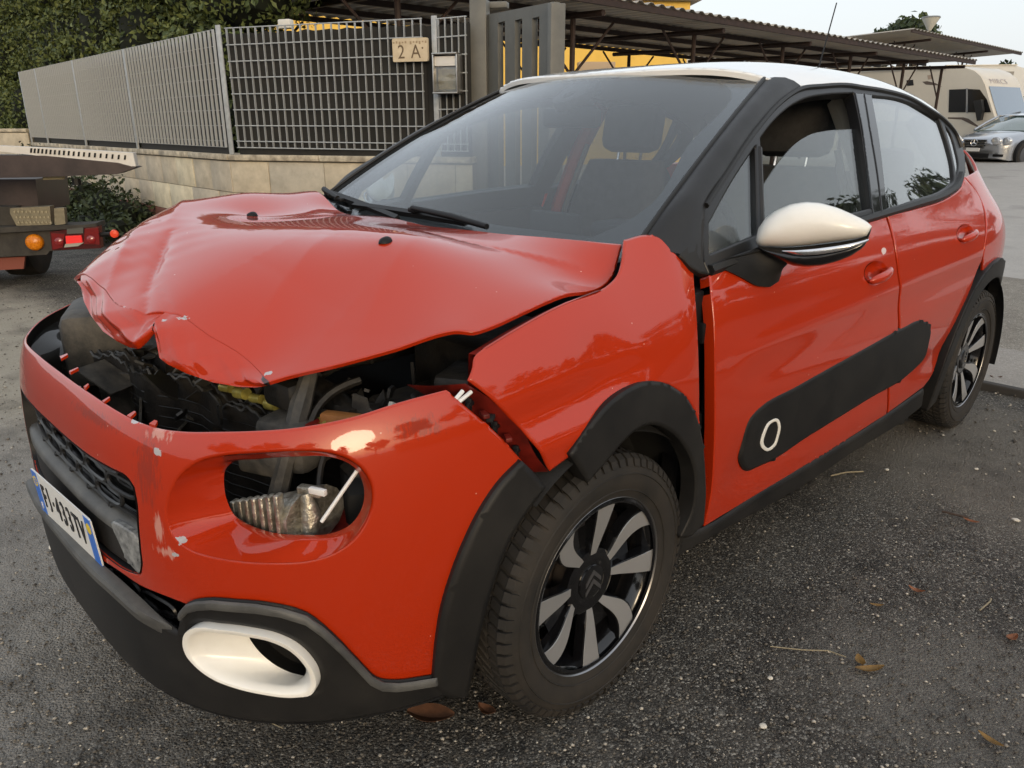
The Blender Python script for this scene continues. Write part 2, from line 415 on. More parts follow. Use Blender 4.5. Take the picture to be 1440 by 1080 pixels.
REDP = paint_mat('red_paint', RED, [])
b0 = at((205, 735), 1, -.83)
cp_ = lambda *px: cast([px])[0]
REDB = paint_mat('red_paint_bumper', RED, [(cp_(222, 742), (.022, .05, .05), 'rub'), (cp_(233, 776), (.042, .05, .018), 'rub'), (cp_(226, 612), (.045, .05, .022), 'rub'), (cp_(206, 660), (.05, .06, .11), 'scratch'), (cp_(130, 585), (.20, .06, .02), 'scratch'), (cp_(590, 600), (.07, .07, .03), 'scratch'),
    (cp_(222, 634), (.014, .02, .012), 'chip'), (cp_(250, 758), (.010, .02, .014), 'chip'), (cp_(246, 780), (.016, .02, .007), 'chip'), (cp_(190, 592), (.02, .02, .006), 'chip')])
REDH = paint_mat('red_paint_bonnet', RED, [((.225, -.615, .935), (.030, .018, .012), 'chip'), ((.19, -.64, .925), (.012, .012, .012), 'chip'), ((.43, -.55, .85), (.012, .012, .008), 'chip')])
INNER_RED = mat('red_bare_metal', (.20, .014, .008), .45, noise=(20, .6))

# ---- front bumper ------------------------------------------------------------------
HL_OUT = [(220+a/2.841, 620+b/2.841) for a, b in [(48, 330), (52, 230), (88, 150), (150, 95), (250, 63), (400, 50), (560, 43), (680, 48), (762, 73), (822, 118), (855, 180), (858, 250), (830, 330), (775, 402), (700, 452), (600, 480), (480, 487), (330, 480), (220, 462), (130, 432), (73, 385)]]
HL_IN = [(220+a/2.841, 620+b/2.841) for a, b in [(270, 160), (274, 118), (300, 88), (400, 74), (560, 63), (690, 64), (765, 88), (815, 130), (842, 185), (846, 240), (828, 300), (788, 350), (720, 382), (600, 390), (480, 381), (385, 350), (322, 310), (286, 250)]]
Z1 = lambda a, b: (20+a/3.858, 540+b/3.858)
hl_o = trace(HL_OUT, 0, 4); hl_i = trace(HL_IN, 0, 4)
# upper opening (grille + plate panel): right half traced from the visible left half, mirrored
GR_T = crv([Z1(640, 560), Z1(600, 505), Z1(520, 462), Z1(400, 392), Z1(310, 322)], 5, False)
gt = toU(cast(GR_T)); gt = gt[gt[:, 0] > .02]
GR_S = crv([Z1(640, 560), Z1(658, 660), Z1(665, 780), Z1(676, 900), Z1(682, 1000), Z1(672, 1034), Z1(640, 1028), Z1(590, 1008), Z1(500, 945)], 5, False)
gs = toU(cast(GR_S)); gs = gs[gs[:, 0] > .02]
gz_top = gt[-1, 1]; gz_bot = gs[-1, 1]
half = np.vstack([[(0.0, gz_top)], gt[::-1], gs[1:]])          # from top centre to bottom right, u>0
grille = np.vstack([half, mir(half)[::-1][:-1]])
# outer outline of the red bumper, visible half, clockwise from the top centre
bt = [(628, 548), (560, 566), (500, 585), (450, 596), (400, 603), (350, 606), (300, 607), (262, 607), (225, 603), (190, 592), (150, 570), (120, 550)]
btop = toU(cast(crv(bt, 3, False))); btop = btop[btop[:, 0] > .06]
zt = btop[-1, 1]
bs = crv([(628, 548), (660, 575), (700, 610), (736, 649, 1), (707, 680), (680, 720), (658, 764), (640, 809), (624, 862), (616, 911), (612, 955, 1), (590, 958), (560, 962), (530, 958), (508, 937), (466, 895), (431, 868), (378, 854), (326, 849), (283, 847), (262, 852, 1), (231, 840), (194, 824), (171, 808), (145, 791)], 4, False)
bside = toU(cast(bs)); bside = bside[(bside[:, 0] > .05)]
zb = gz_bot-.035
bh = np.vstack([[(0.0, zt)], btop[::-1], bside[1:]]); bh = bh[(bh[:, 1] > .2)]
bh = np.vstack([bh, [(0.0, bh[-1, 1]+.004)]])
bump_out = np.vstack([bh, mir(bh)[::-1][1:-1]])
bumper = panel('front_bumper', bump_out, BODY, REDB, car, holes=[grille, hl_o, mir(hl_o)], sp=.022, th=.004, roll=.004, roll_w=.006, mback=DARK)
tag(bumper, 'broken red bumper skin pulled away from the fender')
# inward lip along the top edge and the moulded clip tabs
for px in ((211, 598), (178, 586), (142, 565), (116, 545), (95, 523), (82, 503)):
    P = cast([px])[0]; nrm = np.array([P[0]*.5, P[1]+.1, 0]); nrm /= np.linalg.norm(nrm); a = math.atan2(nrm[1], nrm[0])+rnd.uniform(-.2, .2); w = .016
    c_, s_ = math.cos(a), math.sin(a); q = P-nrm*.004
    L_ = .007+.012*rnd.random(); w = .010+.012*rnd.random(); t_ = np.array([-s_, c_, 0]); up = np.array([0, 0, 1.])
    MB().add([q-t_*w/2, q+t_*w/2, q-nrm*L_+t_*w*.25+up*.005, q-nrm*L_-t_*w*.25+up*.005]+[v-up*.006 for v in (q-t_*w/2, q+t_*w/2, q-nrm*L_+t_*w*.25+up*.005, q-nrm*L_-t_*w*.25+up*.005)], [(0, 1, 2, 3), (7, 6, 5, 4), (0, 4, 5, 1), (1, 5, 6, 2), (2, 6, 7, 3), (3, 7, 4, 0)]).build('clip_tab', REDP, bumper, smooth=False)
# headlight recess: scooped surround from the outer rim to the lamp hole
_hp = crv(HL_IN, 6); _hu = (_hp[:, 0]-_hp[:, 0].min())/np.ptp(_hp[:, 0]); _hv = (_hp[:, 1]-_hp[:, 1].min())/np.ptp(_hp[:, 1])
_hd = .012+.055*(1-sm(_hu*1.5))+.020*sm(_hv*1.2-.2)
HLP = cast(_hp, -_hd)                       # lamp hole at its own depth inside the bumper
def ring3(A2, PB, name, m, parent, n=100, steps=9, pw=.85, lip=(-.022, .006, -.004)):
    A2 = resamp(A2, n); PA = BODY(A2[:, 0], A2[:, 1]); PB = resamp(PB, n)
    k = np.argmin([np.sum(((PA-PA.mean(0))*.7-(np.roll(q, -i, 0)-PB.mean(0)))**2) for q in (PB, PB[::-1]) for i in range(n)])
    PB = np.roll((PB, PB[::-1])[k//n], -(k % n), 0)
    nin = np.array([-.35, .93, 0]); dpt = ((PB-PA) @ nin); rings = [PA-nin*-.012*0]
    for t in np.linspace(0, 1, steps+1)[1:]:
        P = PA*(1-t)+PB*t; lat = nin[None]*(dpt*(t**pw-t))[:, None]; rings.append(P+lat)
    rings.append(rings[-1]+np.array(lip))
    mbx = MB(); mbx.loft([list(map(tuple, r)) for r in rings]); o = mbx.build(name, m, parent, angle=75)
    if np.mean([f.normal.y*f.area for f in o.data.polygons]) > 0: o.data.flip_normals()
    return o
hls = ring3(hl_o, HLP, 'headlight_surround', REDB, bumper)
hls2 = MB(); me2 = hls.data
hls2.add([(-q.co.x, q.co.y, q.co.z) for q in me2.vertices], [tuple(f.vertices)[::-1] for f in me2.polygons]); h2 = hls2.build('headlight_surround', REDB, bumper, angle=75)
if np.mean([f.normal.y*f.area for f in h2.data.polygons]) > 0: h2.data.flip_normals()

# ---- grille mesh, bar, plate panel inside the upper opening
def gin(L, d=.0): return BODY(L[:, 0], L[:, 1], -d)
gzm = gz_bot+(gz_top-gz_bot)*.50      # bar height
lo = half[:, 1].min(); umax = half[:, 0].max()
# dark backing shell
bk = np.array([(u, z) for u, z in resamp(grille, 120)])
panel('grille_backing', bk*[1.04, 1]+[0, 0], off_body(-.085), DARK, bumper, sp=.06, th=.01)
# opening return flange
mb = MB(); g2 = resamp(grille, 160); P0 = gin(g2, .001); P1 = gin(g2*[.992, 1]+[0, (gz_top+gz_bot)/2*.0], .05)
mb.loft([list(map(tuple, P0)), list(map(tuple, P1))]); mb.build('grille_frame', BLKM, bumper)
def stadium(cx, cz, w, h, n=20):
    out = []; r = h/2
    for i in range(n):
        t = 2*math.pi*i/n; sx = abs(math.cos(t))**.55*math.copysign(1, math.cos(t)); sz = abs(math.sin(t))**.8*math.copysign(1, math.sin(t))
        out.append((cx+w/2*sx, cz+h/2*sz))
    return np.array(out)
mb = MB(); row = 0
z = gz_top-.016
while z > gzm-.01:
    x0 = -.516+(.043 if row % 2 else 0)
    for i in range(14):
        cx = x0+i*.086
        st = stadium(cx, z, .082, .032)
        if not inside(grille, st*[1.02, .0]+[0, gzm+.03]).all() or abs(cx) > .40: continue
        mb.tube([tuple(q) for q in gin(st, .030)], .0048, 6, closed=True)
        st = stadium(cx, z, .060, .016, 14); mb.tube([tuple(q) for q in gin(st, .042)], .0030, 5, closed=True)
    z -= .033; row += 1
BLKS = mat('satin_black_grille', (.014, .014, .015), .32)
tag(mb.build('upper_grille', BLKS, bumper), kind='stuff')
# grey cross bar
zb0, zb1 = gzm-.034, gzm-.002
bar = [(u, zz) for u, zz in resamp(grille, 400) if zb0 < zz < zb1]
ub = max(b[0] for b in bar)-.003
prof = [(.050, zb1), (.030, zb1-.002), (.014, zb1-.007), (.008, (zb0+zb1)/2), (.008, zb0+.006), (.016, zb0), (.04, zb0-.002)]
us = np.linspace(-ub, ub, 61)
mb = MB(); mb.loft([[tuple(BODY(np.array([u]), np.array([zz]), -dd)[0]) for dd, zz in prof] for u in us], closed=False); mb.build('grille_bar', GREYP, bumper, angle=50)
# black plate panel below the bar
mm = resamp(grille, 500); lowp = mm[mm[:, 1] < zb0+.001]; lowp = lowp[np.argsort(-lowp[:, 0])]
pp = np.vstack([lowp*[.985, 1]+[0, .004]])
pp = pp[pp[:, 1] > gz_bot-.02]
panel('plate_panel', np.vstack([pp, [(pp[-1, 0], zb0)], [(pp[0, 0], zb0)]]), off_body(-.012), BLK, bumper, sp=.03, th=.01, roll=.003)
# ribbed sensor cover at the left end of the panel
mb = MB(); c0 = toU(cast([Z1(590, 880)]))[0]
gw = crv([(-.036, .030), (.034, .030), (.034, -.03), (.020, -.055), (0, -.045), (-.022, -.005)], 4)
panel('sensor_cover', gw+c0, off_body(-.004), mat('scuffed_sensor_cover', (.10, .105, .11), .3, noise=(60, .6, (.3, .31, .31))), bumper, sp=.012, th=.012, roll=.003)
# ---- number plate
pc = np.array([.052, -.855, .514]); PW, PH = .36, .11
PLW = mat('plate_white', (.74, .74, .72), .4); PLB = mat('plate_blue', (.03, .16, .62), .35); INK = mat('plate_black_ink', (.012, .012, .014), .45); YEL = mat('plate_yellow', (.75, .55, .03), .45)
def rrect(w, h, r, n=5):
    out = []
    for cx, cy, a0 in ((w/2-r, h/2-r, 0), (-w/2+r, h/2-r, 90), (-w/2+r, -h/2+r, 180), (w/2-r, -h/2+r, 270)):
        for i in range(n+1): a = R_(a0+90*i/n); out.append((cx+r*math.cos(a), cy+r*math.sin(a)))
    return out
_pt = R_(4); _py = R_(3); pm = Matrix.Translation(pc) @ Matrix.Rotation(_py, 4, 'Z') @ mtx_axes((0, 0, 0), (1, 0, 0), (0, -math.sin(_pt), math.cos(_pt)), (0, -math.cos(_pt), -math.sin(_pt)))
plate = MB(); plate.prism(rrect(PW, PH, .008), .003, pm); plate = plate.build('license_plate', PLW, bumper, smooth=False)
tag(plate, 'white number plate with blue end bands reading FJ 433TV')
def plate_piece(poly, name, m, h=.0036, z=0): MB().prism(poly, h, pm @ Matrix.Translation((0, 0, z))).build(name, m, plate, smooth=False)
for s in (-1, 1):
    plate_piece([(s*.178, -.053), (s*.178, .053), (s*.142, .053), (s*.142, -.053)][::(-1 if s > 0 else 1)], 'blue_band', PLB)
def txt(body, size, mtx, m, name, parent, ext=.0008, sx=1.0, align='CENTER', bold=0):
    cu = bpy.data.curves.new(name, 'FONT'); cu.body = body; cu.size = size; cu.extrude = ext; cu.align_x = align; cu.align_y = 'CENTER'; cu.offset = bold
    cu.space_character = 1.12; o = bpy.data.objects.new(name, cu); C.objects.link(o); dg = bpy.context.evaluated_depsgraph_get(); dg.update()
    me = bpy.data.meshes.new_from_object(o.evaluated_get(dg)); bpy.data.objects.remove(o); 
    me.transform(mtx @ Matrix.Diagonal((sx, 1, 1, 1))); me.materials.clear(); me.materials.append(m)
    for pl in me.polygons: pl.material_index = 0
    return link(name, me, parent)
for ch, cx, cy in (('F', -.118, 0), ('J', -.086, .009), ('·', -.060, 0), ('4', -.032, 0), ('3', .004, 0), ('3', .040, 0), ('T', .078, 0), ('V', .112, 0)):
    txt(ch, .082 if ch != 'J' else .066, pm @ Matrix.Translation((cx, cy, .0042)), INK, 'plate_character', plate, sx=.62, bold=.0005)
txt('I', .026, pm @ Matrix.Translation((-.16, -.035, .0045)), PLW, 'country_letter', plate)
mb = MB()
for k in range(12):
    a = k*math.pi/6; mb.prism([(-.16+.011*math.cos(a)+.0022*math.cos(w), .028+.011*math.sin(a)+.0022*math.sin(w)) for w in np.arange(5)*2*math.pi/5], .0046, pm)
tag(mb.build('star_ring', YEL, plate, smooth=False), kind='stuff')
mb = MB(); mb.prism([(.16+.012*math.cos(w), .028+.012*math.sin(w)) for w in np.arange(16)*math.pi/8], .0045, pm); mb.build('year_disc', YEL, plate, smooth=False)

# ---- black lower skirt with lower grille and fog surround
FOG = [(220+a/2.841, 620+b/2.841) for a, b in [(118, 800), (126, 758), (155, 738), (250, 740), (370, 755), (480, 780), (560, 820), (612, 870), (642, 920), (648, 965), (630, 1000), (580, 1011), (430, 999), (330, 976), (230, 936), (165, 886), (130, 842)]]
SKO = .012
fog = trace(FOG, SKO, 4)
sk_t = crv([(615, 953), (590, 957), (560, 961), (530, 957), (508, 936), (466, 893), (431, 866), (378, 852), (326, 847), (283, 845), (262, 850), (250, 866), (247, 888)], 3, False)
skt = toU(cast(sk_t, SKO)) 
lg_z = spl([0, .12, .22, .32], [.335, .325, .315, .305])
sk_b = crv([(247, 892, 1), (217, 868), (185, 839), (155, 812)], 4, False)
skb = toU(cast(sk_b, SKO)); zc = skb[-1, 1]; skb = skb[skb[:, 0] > .02]
bot_u = np.linspace(0, yz2u(np.array([-.36]), np.array([.22]))[0, 0], 24)
botz = .220-.012*sm((bot_u-.3)/.4)+.045*sm((bot_u-.78)/.32)
skh = np.vstack([np.stack([bot_u, botz], -1), skt, skb, [(0., zc)]])
skh = skh[np.r_[True, np.linalg.norm(np.diff(skh, axis=0), axis=1) > 1e-4]]
sk_out = np.vstack([skh[1:], mir(skh[1:-1])[::-1], [(0, skh[0, 1])]])
skirt = panel('lower_skirt', sk_out, off_body(SKO), BLK, bumper, holes=[fog, mir(fog)], sp=.024, th=.006, roll=.008, roll_w=.014)
# under lip closing the skirt bottom
mb = MB(); bb = np.vstack([mir(np.stack([bot_u, botz], -1))[::-1], np.stack([bot_u, botz], -1)[1:]])
Pa = BODY(bb[:, 0], bb[:, 1], SKO-.004); Pb = Pa*[.93, .9, 1]+[0, .0, .035]
mb.loft([list(map(tuple, Pa)), list(map(tuple, Pb))], closed=False); mb.build('skirt_lip', BLK, bumper)
# ledge of the lower intake and a grey strip painting scuffs and caught light on the skirt's upper edge
mb = MB(); us = np.linspace(-skb[0, 0]*.97, skb[0, 0]*.97, 61); lf = lambda u: float(sm((skb[0, 0]-abs(u))/.07))
_sb = skb[np.argsort(skb[:, 0])]; zl = lambda u: np.interp(abs(u), np.r_[0, _sb[:, 0]], np.r_[zc, _sb[:, 1]])-.002
mb.loft([[tuple(BODY(np.array([u]), np.array([zl(u)+dz]), SKO+dd*lf(u)-.006*(1-lf(u)))[0]) for dd, dz in ((-.010, .003), (.000, .003), (.010, .000), (.014, -.007), (.012, -.024), (-.003, -.036))] for u in us], closed=False); mb.build('skirt_ledge', GREYP, bumper, angle=35)
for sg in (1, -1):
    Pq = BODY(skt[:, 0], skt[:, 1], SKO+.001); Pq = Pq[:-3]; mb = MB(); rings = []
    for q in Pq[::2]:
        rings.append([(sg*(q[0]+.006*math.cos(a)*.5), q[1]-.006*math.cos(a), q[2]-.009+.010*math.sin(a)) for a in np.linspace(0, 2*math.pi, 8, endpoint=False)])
    mb.loft(rings, cap0=True, cap1=True); mb.build('skirt_edge_highlight', GREYP, bumper)
# lower grille
mb = MB(); lgu = np.linspace(-.42, .42, 40)
for row in range(6):
    for i in range(-3, 4):
        st = stadium(i*.086+(.043 if row % 2 else 0), .405-row*.024, .08, .034); mb.tube([tuple(q) for q in gin(st, .03)], .0042, 5, closed=True)
tag(mb.build('lower_grille', BLKS, bumper), kind='stuff')
lb = np.array([(-.5, .22), (.5, .22), (.5, .46), (-.5, .46)]); panel('grille_backing', resamp(lb, 60), off_body(-.075), DARK, bumper, sp=.06)
# fog bezel: white ring and dish
fin = fog.mean(0)+(fog-fog.mean(0))*np.array([.90, .86])
fi2 = fog.mean(0)+(fog-fog.mean(0))*np.array([.86, .80])
HOLE = [(220+a/2.841, 620+b/2.841) for a, b in [(372, 783), (430, 796), (500, 815), (560, 850), (598, 905), (606, 936), (560, 932), (500, 910), (440, 870), (400, 830)]]
HOLEP = cast(crv(HOLE, 5), SKO-.05)
def fogpiece(sgn):
    mb = MB(); n = 88; A = resamp(fog, n); B_ = resamp(fin, n); D_ = resamp(fi2, n); PH_ = resamp(HOLEP, n)
    f = lambda L, o: BODY(L[:, 0], L[:, 1], SKO+o)
    inn = np.array([-.25, .97, 0])
    rings = [f(A, -.012), f(A, .006), f(A*.95+B_*.05, .0085), f(A*.3+B_*.7, .0085), f(B_, .006), f(D_, -.004)]
    R5 = rings[5]; e1 = np.array([.97, .25, 0]); q2 = lambda P: np.stack([(P-P.mean(0)) @ e1, (P-P.mean(0))[:, 2]], -1)
    if area2(q2(R5))*area2(q2(PH_)) < 0: PH_ = PH_[::-1]
    aa = np.arctan2(*q2(R5)[0][::-1]); ah = np.arctan2(*q2(PH_).T[::-1]); k = np.argmin(np.abs(np.angle(np.exp(1j*(ah-aa))))); PH_ = np.roll(PH_, -k, 0)
    for t in (.15, .35, .6, .8, 1): rings.append(rings[5]*(1-t)+PH_*t)
    vs = [[(sgn*q[0], q[1], q[2]) for q in r] for r in rings]
    mb.loft(vs); b = mb.build('fog_bezel', CREAM, bumper, angle=50)
    mb = MB(); c = PH_.mean(0); mb.add([(sgn*q[0], q[1], q[2]) for q in PH_]+[(sgn*q[0], q[1], q[2]) for q in (PH_.mean(0)+(PH_-PH_.mean(0))*.92+np.array([-.02, .02, -.012]))]+[(sgn*q[0], q[1], q[2]) for q in (PH_+inn*.05+np.array([-.03, 0, -.02]))], [(i, (i+1) % n, n+(i+1) % n, n+i) for i in range(n)]+[(n+i, n+(i+1) % n, 2*n+(i+1) % n, 2*n+i) for i in range(n)]+[tuple(range(2*n, 3*n))]); mb.build('fog_recess', DARK, b, smooth=False)
fogpiece(1); fogpiece(-1)
# front piece of the arch moulding, fixed to the bumper
arch1 = crv([(736, 649, 1), (752, 664), (770, 687, 1), (748, 716), (724, 753), (698, 818), (677, 898), (665, 958), (660, 982, 1), (636, 985), (610, 968), (611, 955, 1), (615, 911), (623, 862), (639, 809), (657, 764), (679, 720), (706, 680)], 4)
A1 = toU(cast(arch1, .016))
tag(panel('arch_moulding', A1, off_body(.016), BLK, bumper, sp=.02, th=.03, roll=.006, roll_w=.012), 'black arch moulding still fixed to the bumper')
panel('arch_moulding', mir(A1), off_body(.016), BLK, bumper, sp=.03, th=.03, roll=.006, roll_w=.012)

# ---- front fenders ----------------------------------------------------------------------
Z6 = lambda a, b: (560+a/3.857, 440+b/3.857)
fen_px = [(*Z6(825, 862), 1), Z6(795, 815), Z6(750, 735), Z6(690, 650), Z6(600, 560), Z6(500, 460), (*Z6(380, 365), 1), Z6(405, 300), Z6(415, 240), (684, 487, 1), (725, 462), (797, 424), (851, 404), (869, 387), (876, 362), (877, 345), (878, 336, 1), (911, 329), (928, 333), (943, 347), (956, 359), (983, 384, 1), (985, 462), (987, 535), (988, 606, 1), (980, 582), (968, 562), (950, 547), (930, 539), (905, 540), (885, 549), (860, 567), (830, 602), (803, 642, 1)]
FE = trace(fen_px, 0, 4)
def fen_dent(q):
    # shallow buckles left by the impact, running back from the torn front edge
    P = BODY(q[:, 0], q[:, 1]); y, z = P[:, 1], P[:, 2]; f = sm((.28-y)/.35)*sm((y+.40)/.15)
    d = -.010*np.exp(-((z-.80-.12*y)/.035)**2)*f+.007*np.exp(-((z-.73-.1*y)/.03)**2)*f-.006*np.exp(-((y+.02)/.06)**2-((z-.86)/.05)**2)+.005*np.exp(-((y-.12)/.07)**2-((z-.80)/.07)**2)
    rear = -.012*np.exp(-((y-.36)/.05)**2)*sm((z-.55)/.1)
    return np.stack([d+rear, 0*d, 0*d], -1)
fen = panel('front_fender', FE, BODY, REDP, car, sp=.016, th=.006, roll=.003, roll_w=.006, disp=fen_dent)
tag(fen, 'bent red left fender separated from the bumper')
panel('front_fender', mir(FE), BODY, REDP, car, sp=.03, th=.006, roll=.003)
# step flange along the bonnet side and the inner structure behind the torn edge
fl = crv([(684, 489), (725, 464), (797, 426), (846, 407)], 6, False); Pf = cast(fl)
mb = MB(); nI = np.array([-1., -.1, 0])
mb.loft([list(map(tuple, Pf+np.array([0, 0, -.001]))), list(map(tuple, Pf+nI*.012+np.array([0, 0, -.004]))), list(map(tuple, Pf+nI*.016+np.array([0, 0, -.018]))), list(map(tuple, Pf+nI*.045+np.array([0, 0, -.020]))), list(map(tuple, Pf+nI*.05+np.array([0, 0, -.10])))], closed=False)
mb.build('fender_flange', INNER_RED, fen)
fe = crv([(656, 540), (690, 561), (716, 587), (739, 611), (755, 641), (773, 664)], 6, False); Pf = cast(fe)
mb = MB(); nI = np.array([-.60, -.30, -.02])
mb.loft([list(map(tuple, Pf-[.003, 0, 0])), list(map(tuple, Pf+nI*.03-[.006, 0, .004])), list(map(tuple, Pf+nI*.10+[-.012, 0, -.012])), list(map(tuple, Pf+nI*.13+[-.05, 0, -.02]))], closed=False)
mb.build('mounting_flange', INNER_RED, fen)
for px in ((676, 570), (712, 603), (742, 637)):
    P = cast([px])[0]+np.array([-.030, .004, -.004]); mb = MB()
    mb.tube([P, P+np.array([.012, -.018, .004])], [.006, .0035], 8); mb.tube([P+np.array([.012, -.018, .004]), P+np.array([.013, -.022, -.006])], [.0035, .003], 6)
    mb.box(P+np.array([.006, -.012, .002]), (.012, .006, .024), .5, .001); mb.build('bumper_clip', BLKM, fen)
for px, w in (((694, 583), .6), ((727, 616), .4), ((703, 588), 0)):
    P = cast([px])[0]+np.array([-.012, -.012, -.0]); MB().box(P, (.012, .026, .008), .6+w, .001).build('slot_tab', INNER_RED if w else DARK, fen)
for px in ((781, 632), (786.5, 624)):
    P = cast([px])[0]; mb = MB(); mb.lathe([(0.0001, .003), (.006, .003), (.0075, .001), (.0075, -.004)], 12, Matrix.Translation(P)); mb.build('rivet', BLKM if px[0] > 785 else REDP, fen)
# fender arch moulding (black)
arch2 = crv([(803, 640, 1), (830, 600), (860, 565), (885, 547), (905, 538), (930, 537), (950, 545), (968, 560), (980, 581), (989, 612), (994, 660), (995, 700), (992, 737, 1), (970, 757), (958, 757, 1), (974, 722), (979, 690), (976, 655), (966, 632), (950, 612), (935, 602), (918, 598), (900, 604), (880, 621), (858, 647), (829, 680, 1)], 4)
A2 = toU(cast(arch2, .016))
am = panel('arch_moulding', A2, off_body(.016), BLK, car, sp=.02, th=.045, roll=.005, roll_w=.01)
tag(am, 'black moulding over the front left wheel, loose at its front end')
panel('arch_moulding', mir(A2), off_body(.016), BLK, car, sp=.03, th=.045, roll=.005)
# wheel arch liners
def liner(y0, x0, sg):
    mb = MB(); rings = []
    for x, r in ((x0, .372), (x0-.03, .385), (x0-.12, .39), (x0-.26, .385), (x0-.275, .25)):
        rings.append([(sg*x, y0+r*math.cos(a), .308+r*math.sin(a)) for a in np.radians(np.linspace(2 if y0 < 1 else -14, 128 if y0 < 1 else 190, 28))])
    mb.loft(rings, closed=False); mb.build('wheel_arch_liner', mat('felt_liner', (.012, .012, .012), .9, bump=(300, .5, .002)), car, angle=60)
for sg in (1, -1):
    liner(0, .845, sg); liner(2.54, .845, sg); MB().box((sg*.52, -.40, .42), (.22, .10, .42), sg*-.5, .02).build('splash_shield', DARK, car)

# ---- doors -----------------------------------------------------------------------------
R7 = lambda a, b: (940+a/2.454, 360+b/2.454)
split = [(1247, 304), (1256, 335), (1262, 372), (1265, 421), (1264, 470), (1258, 520), (1250, 581)]
fd = [(998, 387, 1), (1005, 462), (1006, 543), (1005, 625), (1000, 698), (991, 741, 1), (1062, 698), (1164, 636), (1247, 583, 1), (1257, 520), (1263, 470), (1264, 421), (1261, 372), (1255, 335), (1246, 305, 1), (1180, 325), (1100, 350), (1040, 370)]
FD = trace(fd, 0, 5)
rd = [(1249, 302, 1), (1291, 292.5), (1335.6, 276.5), (1352, 263), (1357, 249, 1), (1377, 275.5), (1384.5, 300.5), (1385.5, 328), (1380.5, 367, 1), (1364, 409), (1348, 444), (1330, 485), (1319, 514), (1310, 531), (1299, 545, 1), (1249.5, 581, 1), (1259.5, 520), (1265.5, 470), (1266.5, 421), (1263.5, 372), (1257.5, 335)]
RD = trace(rd, 0, 5)
def door_disp(q):
    P = BODY(q[:, 0], q[:, 1]); y, z = P[:, 1], P[:, 2]; e = sm((y-.42)/.2)*sm((2.5-y)/.25)
    d = -.012*np.exp(-((z-.44)/.075)**2)*e+.004*np.exp(-((z-.78-.03*(y-1))/.03)**2)*e-.003*np.exp(-((z-.70-.03*(y-1))/.04)**2)*e
    return np.stack([d*np.sign(P[:, 0]), 0*d, 0*d], -1)
hf = trace([(1216, 388), (1219, 375), (1229, 368), (1242, 370), (1248, 381), (1241, 394), (1225, 399)], 0, 4)
hr = trace([(1346, 332), (1348, 322), (1356, 316), (1365, 319), (1369, 328), (1362, 338), (1352, 340)], 0, 4)
def door(name, L, hole, sg, sp):
    L2 = L if sg > 0 else mir(L); h = hole if sg > 0 else mir(hole)
    d = panel(name, L2, BODY, REDP, car, holes=[h], sp=sp, th=.03, roll=.003, roll_w=.005, mback=INTER, disp=door_disp)
    mb = MB(); n = 40; A = resamp(h, n); c = A.mean(0); rings = []
    for t, dp in ((1.0, .001), (.92, .004), (.75, .012), (.45, .019), (.02, .022)):
        q = c+(A-c)*t; P = BODY(q[:, 0], q[:, 1])+door_disp(q); rings.append([(p[0]-sg*dp, p[1], p[2]) for p in P])
    mb.loft(rings); hc = mb.build('handle_cup', REDP, d, angle=60)
    if sum(f.normal.x*f.area for f in hc.data.polygons)*sg < 0: hc.data.flip_normals()
    # handle
    q = BODY(c[:1], c[1:2])[0]; mb = MB(); hw = .062 if name == 'front_door' else .058; rings = []
    for t in np.linspace(-1, 1, 13):
        w = (1-abs(t)**3.5)**.5 if abs(t) < 1 else .02; hz = .016*max(w, .15); dx = .012*max(w, .2)
        cx = q[0]+sg*(.026-.016*t*t); cy = q[1]+.012+hw*1.25*t; cz = q[2]-.008+.010*t
        rings.append([(cx+sg*dx*math.cos(a), cy, cz+hz*math.sin(a)) for a in np.linspace(0, 2*math.pi, 12, endpoint=False)])
    mb.loft(rings, cap0=True, cap1=True); hd = mb.build('handle', REDP, d, angle=70)
    for t in (-.8, .8): MB().box((q[0]+sg*.006, q[1]+.012+hw*1.25*t*.9, q[2]-.014+.01*t), (.03, .018, .014), 0, .004).build('handle_mount', REDP, hd)
    return d
fdl = door('front_door', FD, hf, 1, .022); rdl = door('rear_door', RD, hr, 1, .022)
fdr = door('front_door', FD, hf, -1, .05); rdr = door('rear_door', RD, hr, -1, .05)
# lock escutcheon under the left handle
panel('paint_chip', trace([(1240, 350), (1243, 348), (1246, 351), (1245, 356), (1242, 358), (1240, 355)], 0, 3), off_body(.0004), mat('chip_white', (.62, .5, .5), .5), fdl, sp=.01, th=.002, disp=door_disp)
# airbump pads and their badge ring
AB = [R7(*q) for q in [(258, 715), (265, 650), (290, 562), (330, 518), (450, 450), (700, 310), (820, 245), (880, 221), (906, 232), (906, 300), (890, 360), (850, 405), (700, 500), (500, 625), (330, 730), (278, 746)]]
ab = trace(AB, .008, 5)
AIRB = mat('airbump_rubber', (.009, .009, .0095), .55, spec=.3, bump=(500, .25, .0008), noise=(6, .3, (.017, .0165, .016)))
zp = lambda L: L
pad = panel('side_bump_pad', ab, off_body(.006), AIRB, car, sp=.03, th=.02, roll=.008, roll_w=.014, disp=lambda q: door_disp(q)*.3)
panel('side_bump_pad', mir(ab), off_body(.006), AIRB, car, sp=.05, th=.02, roll=.008)
RG = trace([R7(*q) for q in [(324, 662), (330, 605), (347, 574), (378, 562), (387, 578), (384, 622), (372, 656), (342, 675)]], .007, 4)
rg2 = RG.mean(0)+(RG-RG.mean(0))*[.72, .82]
panel('badge_ring', RG, off_body(.0085), CREAM, pad, holes=[rg2], sp=.01, th=.004, roll=.001, roll_w=.002, disp=lambda q: door_disp(q)*.3)
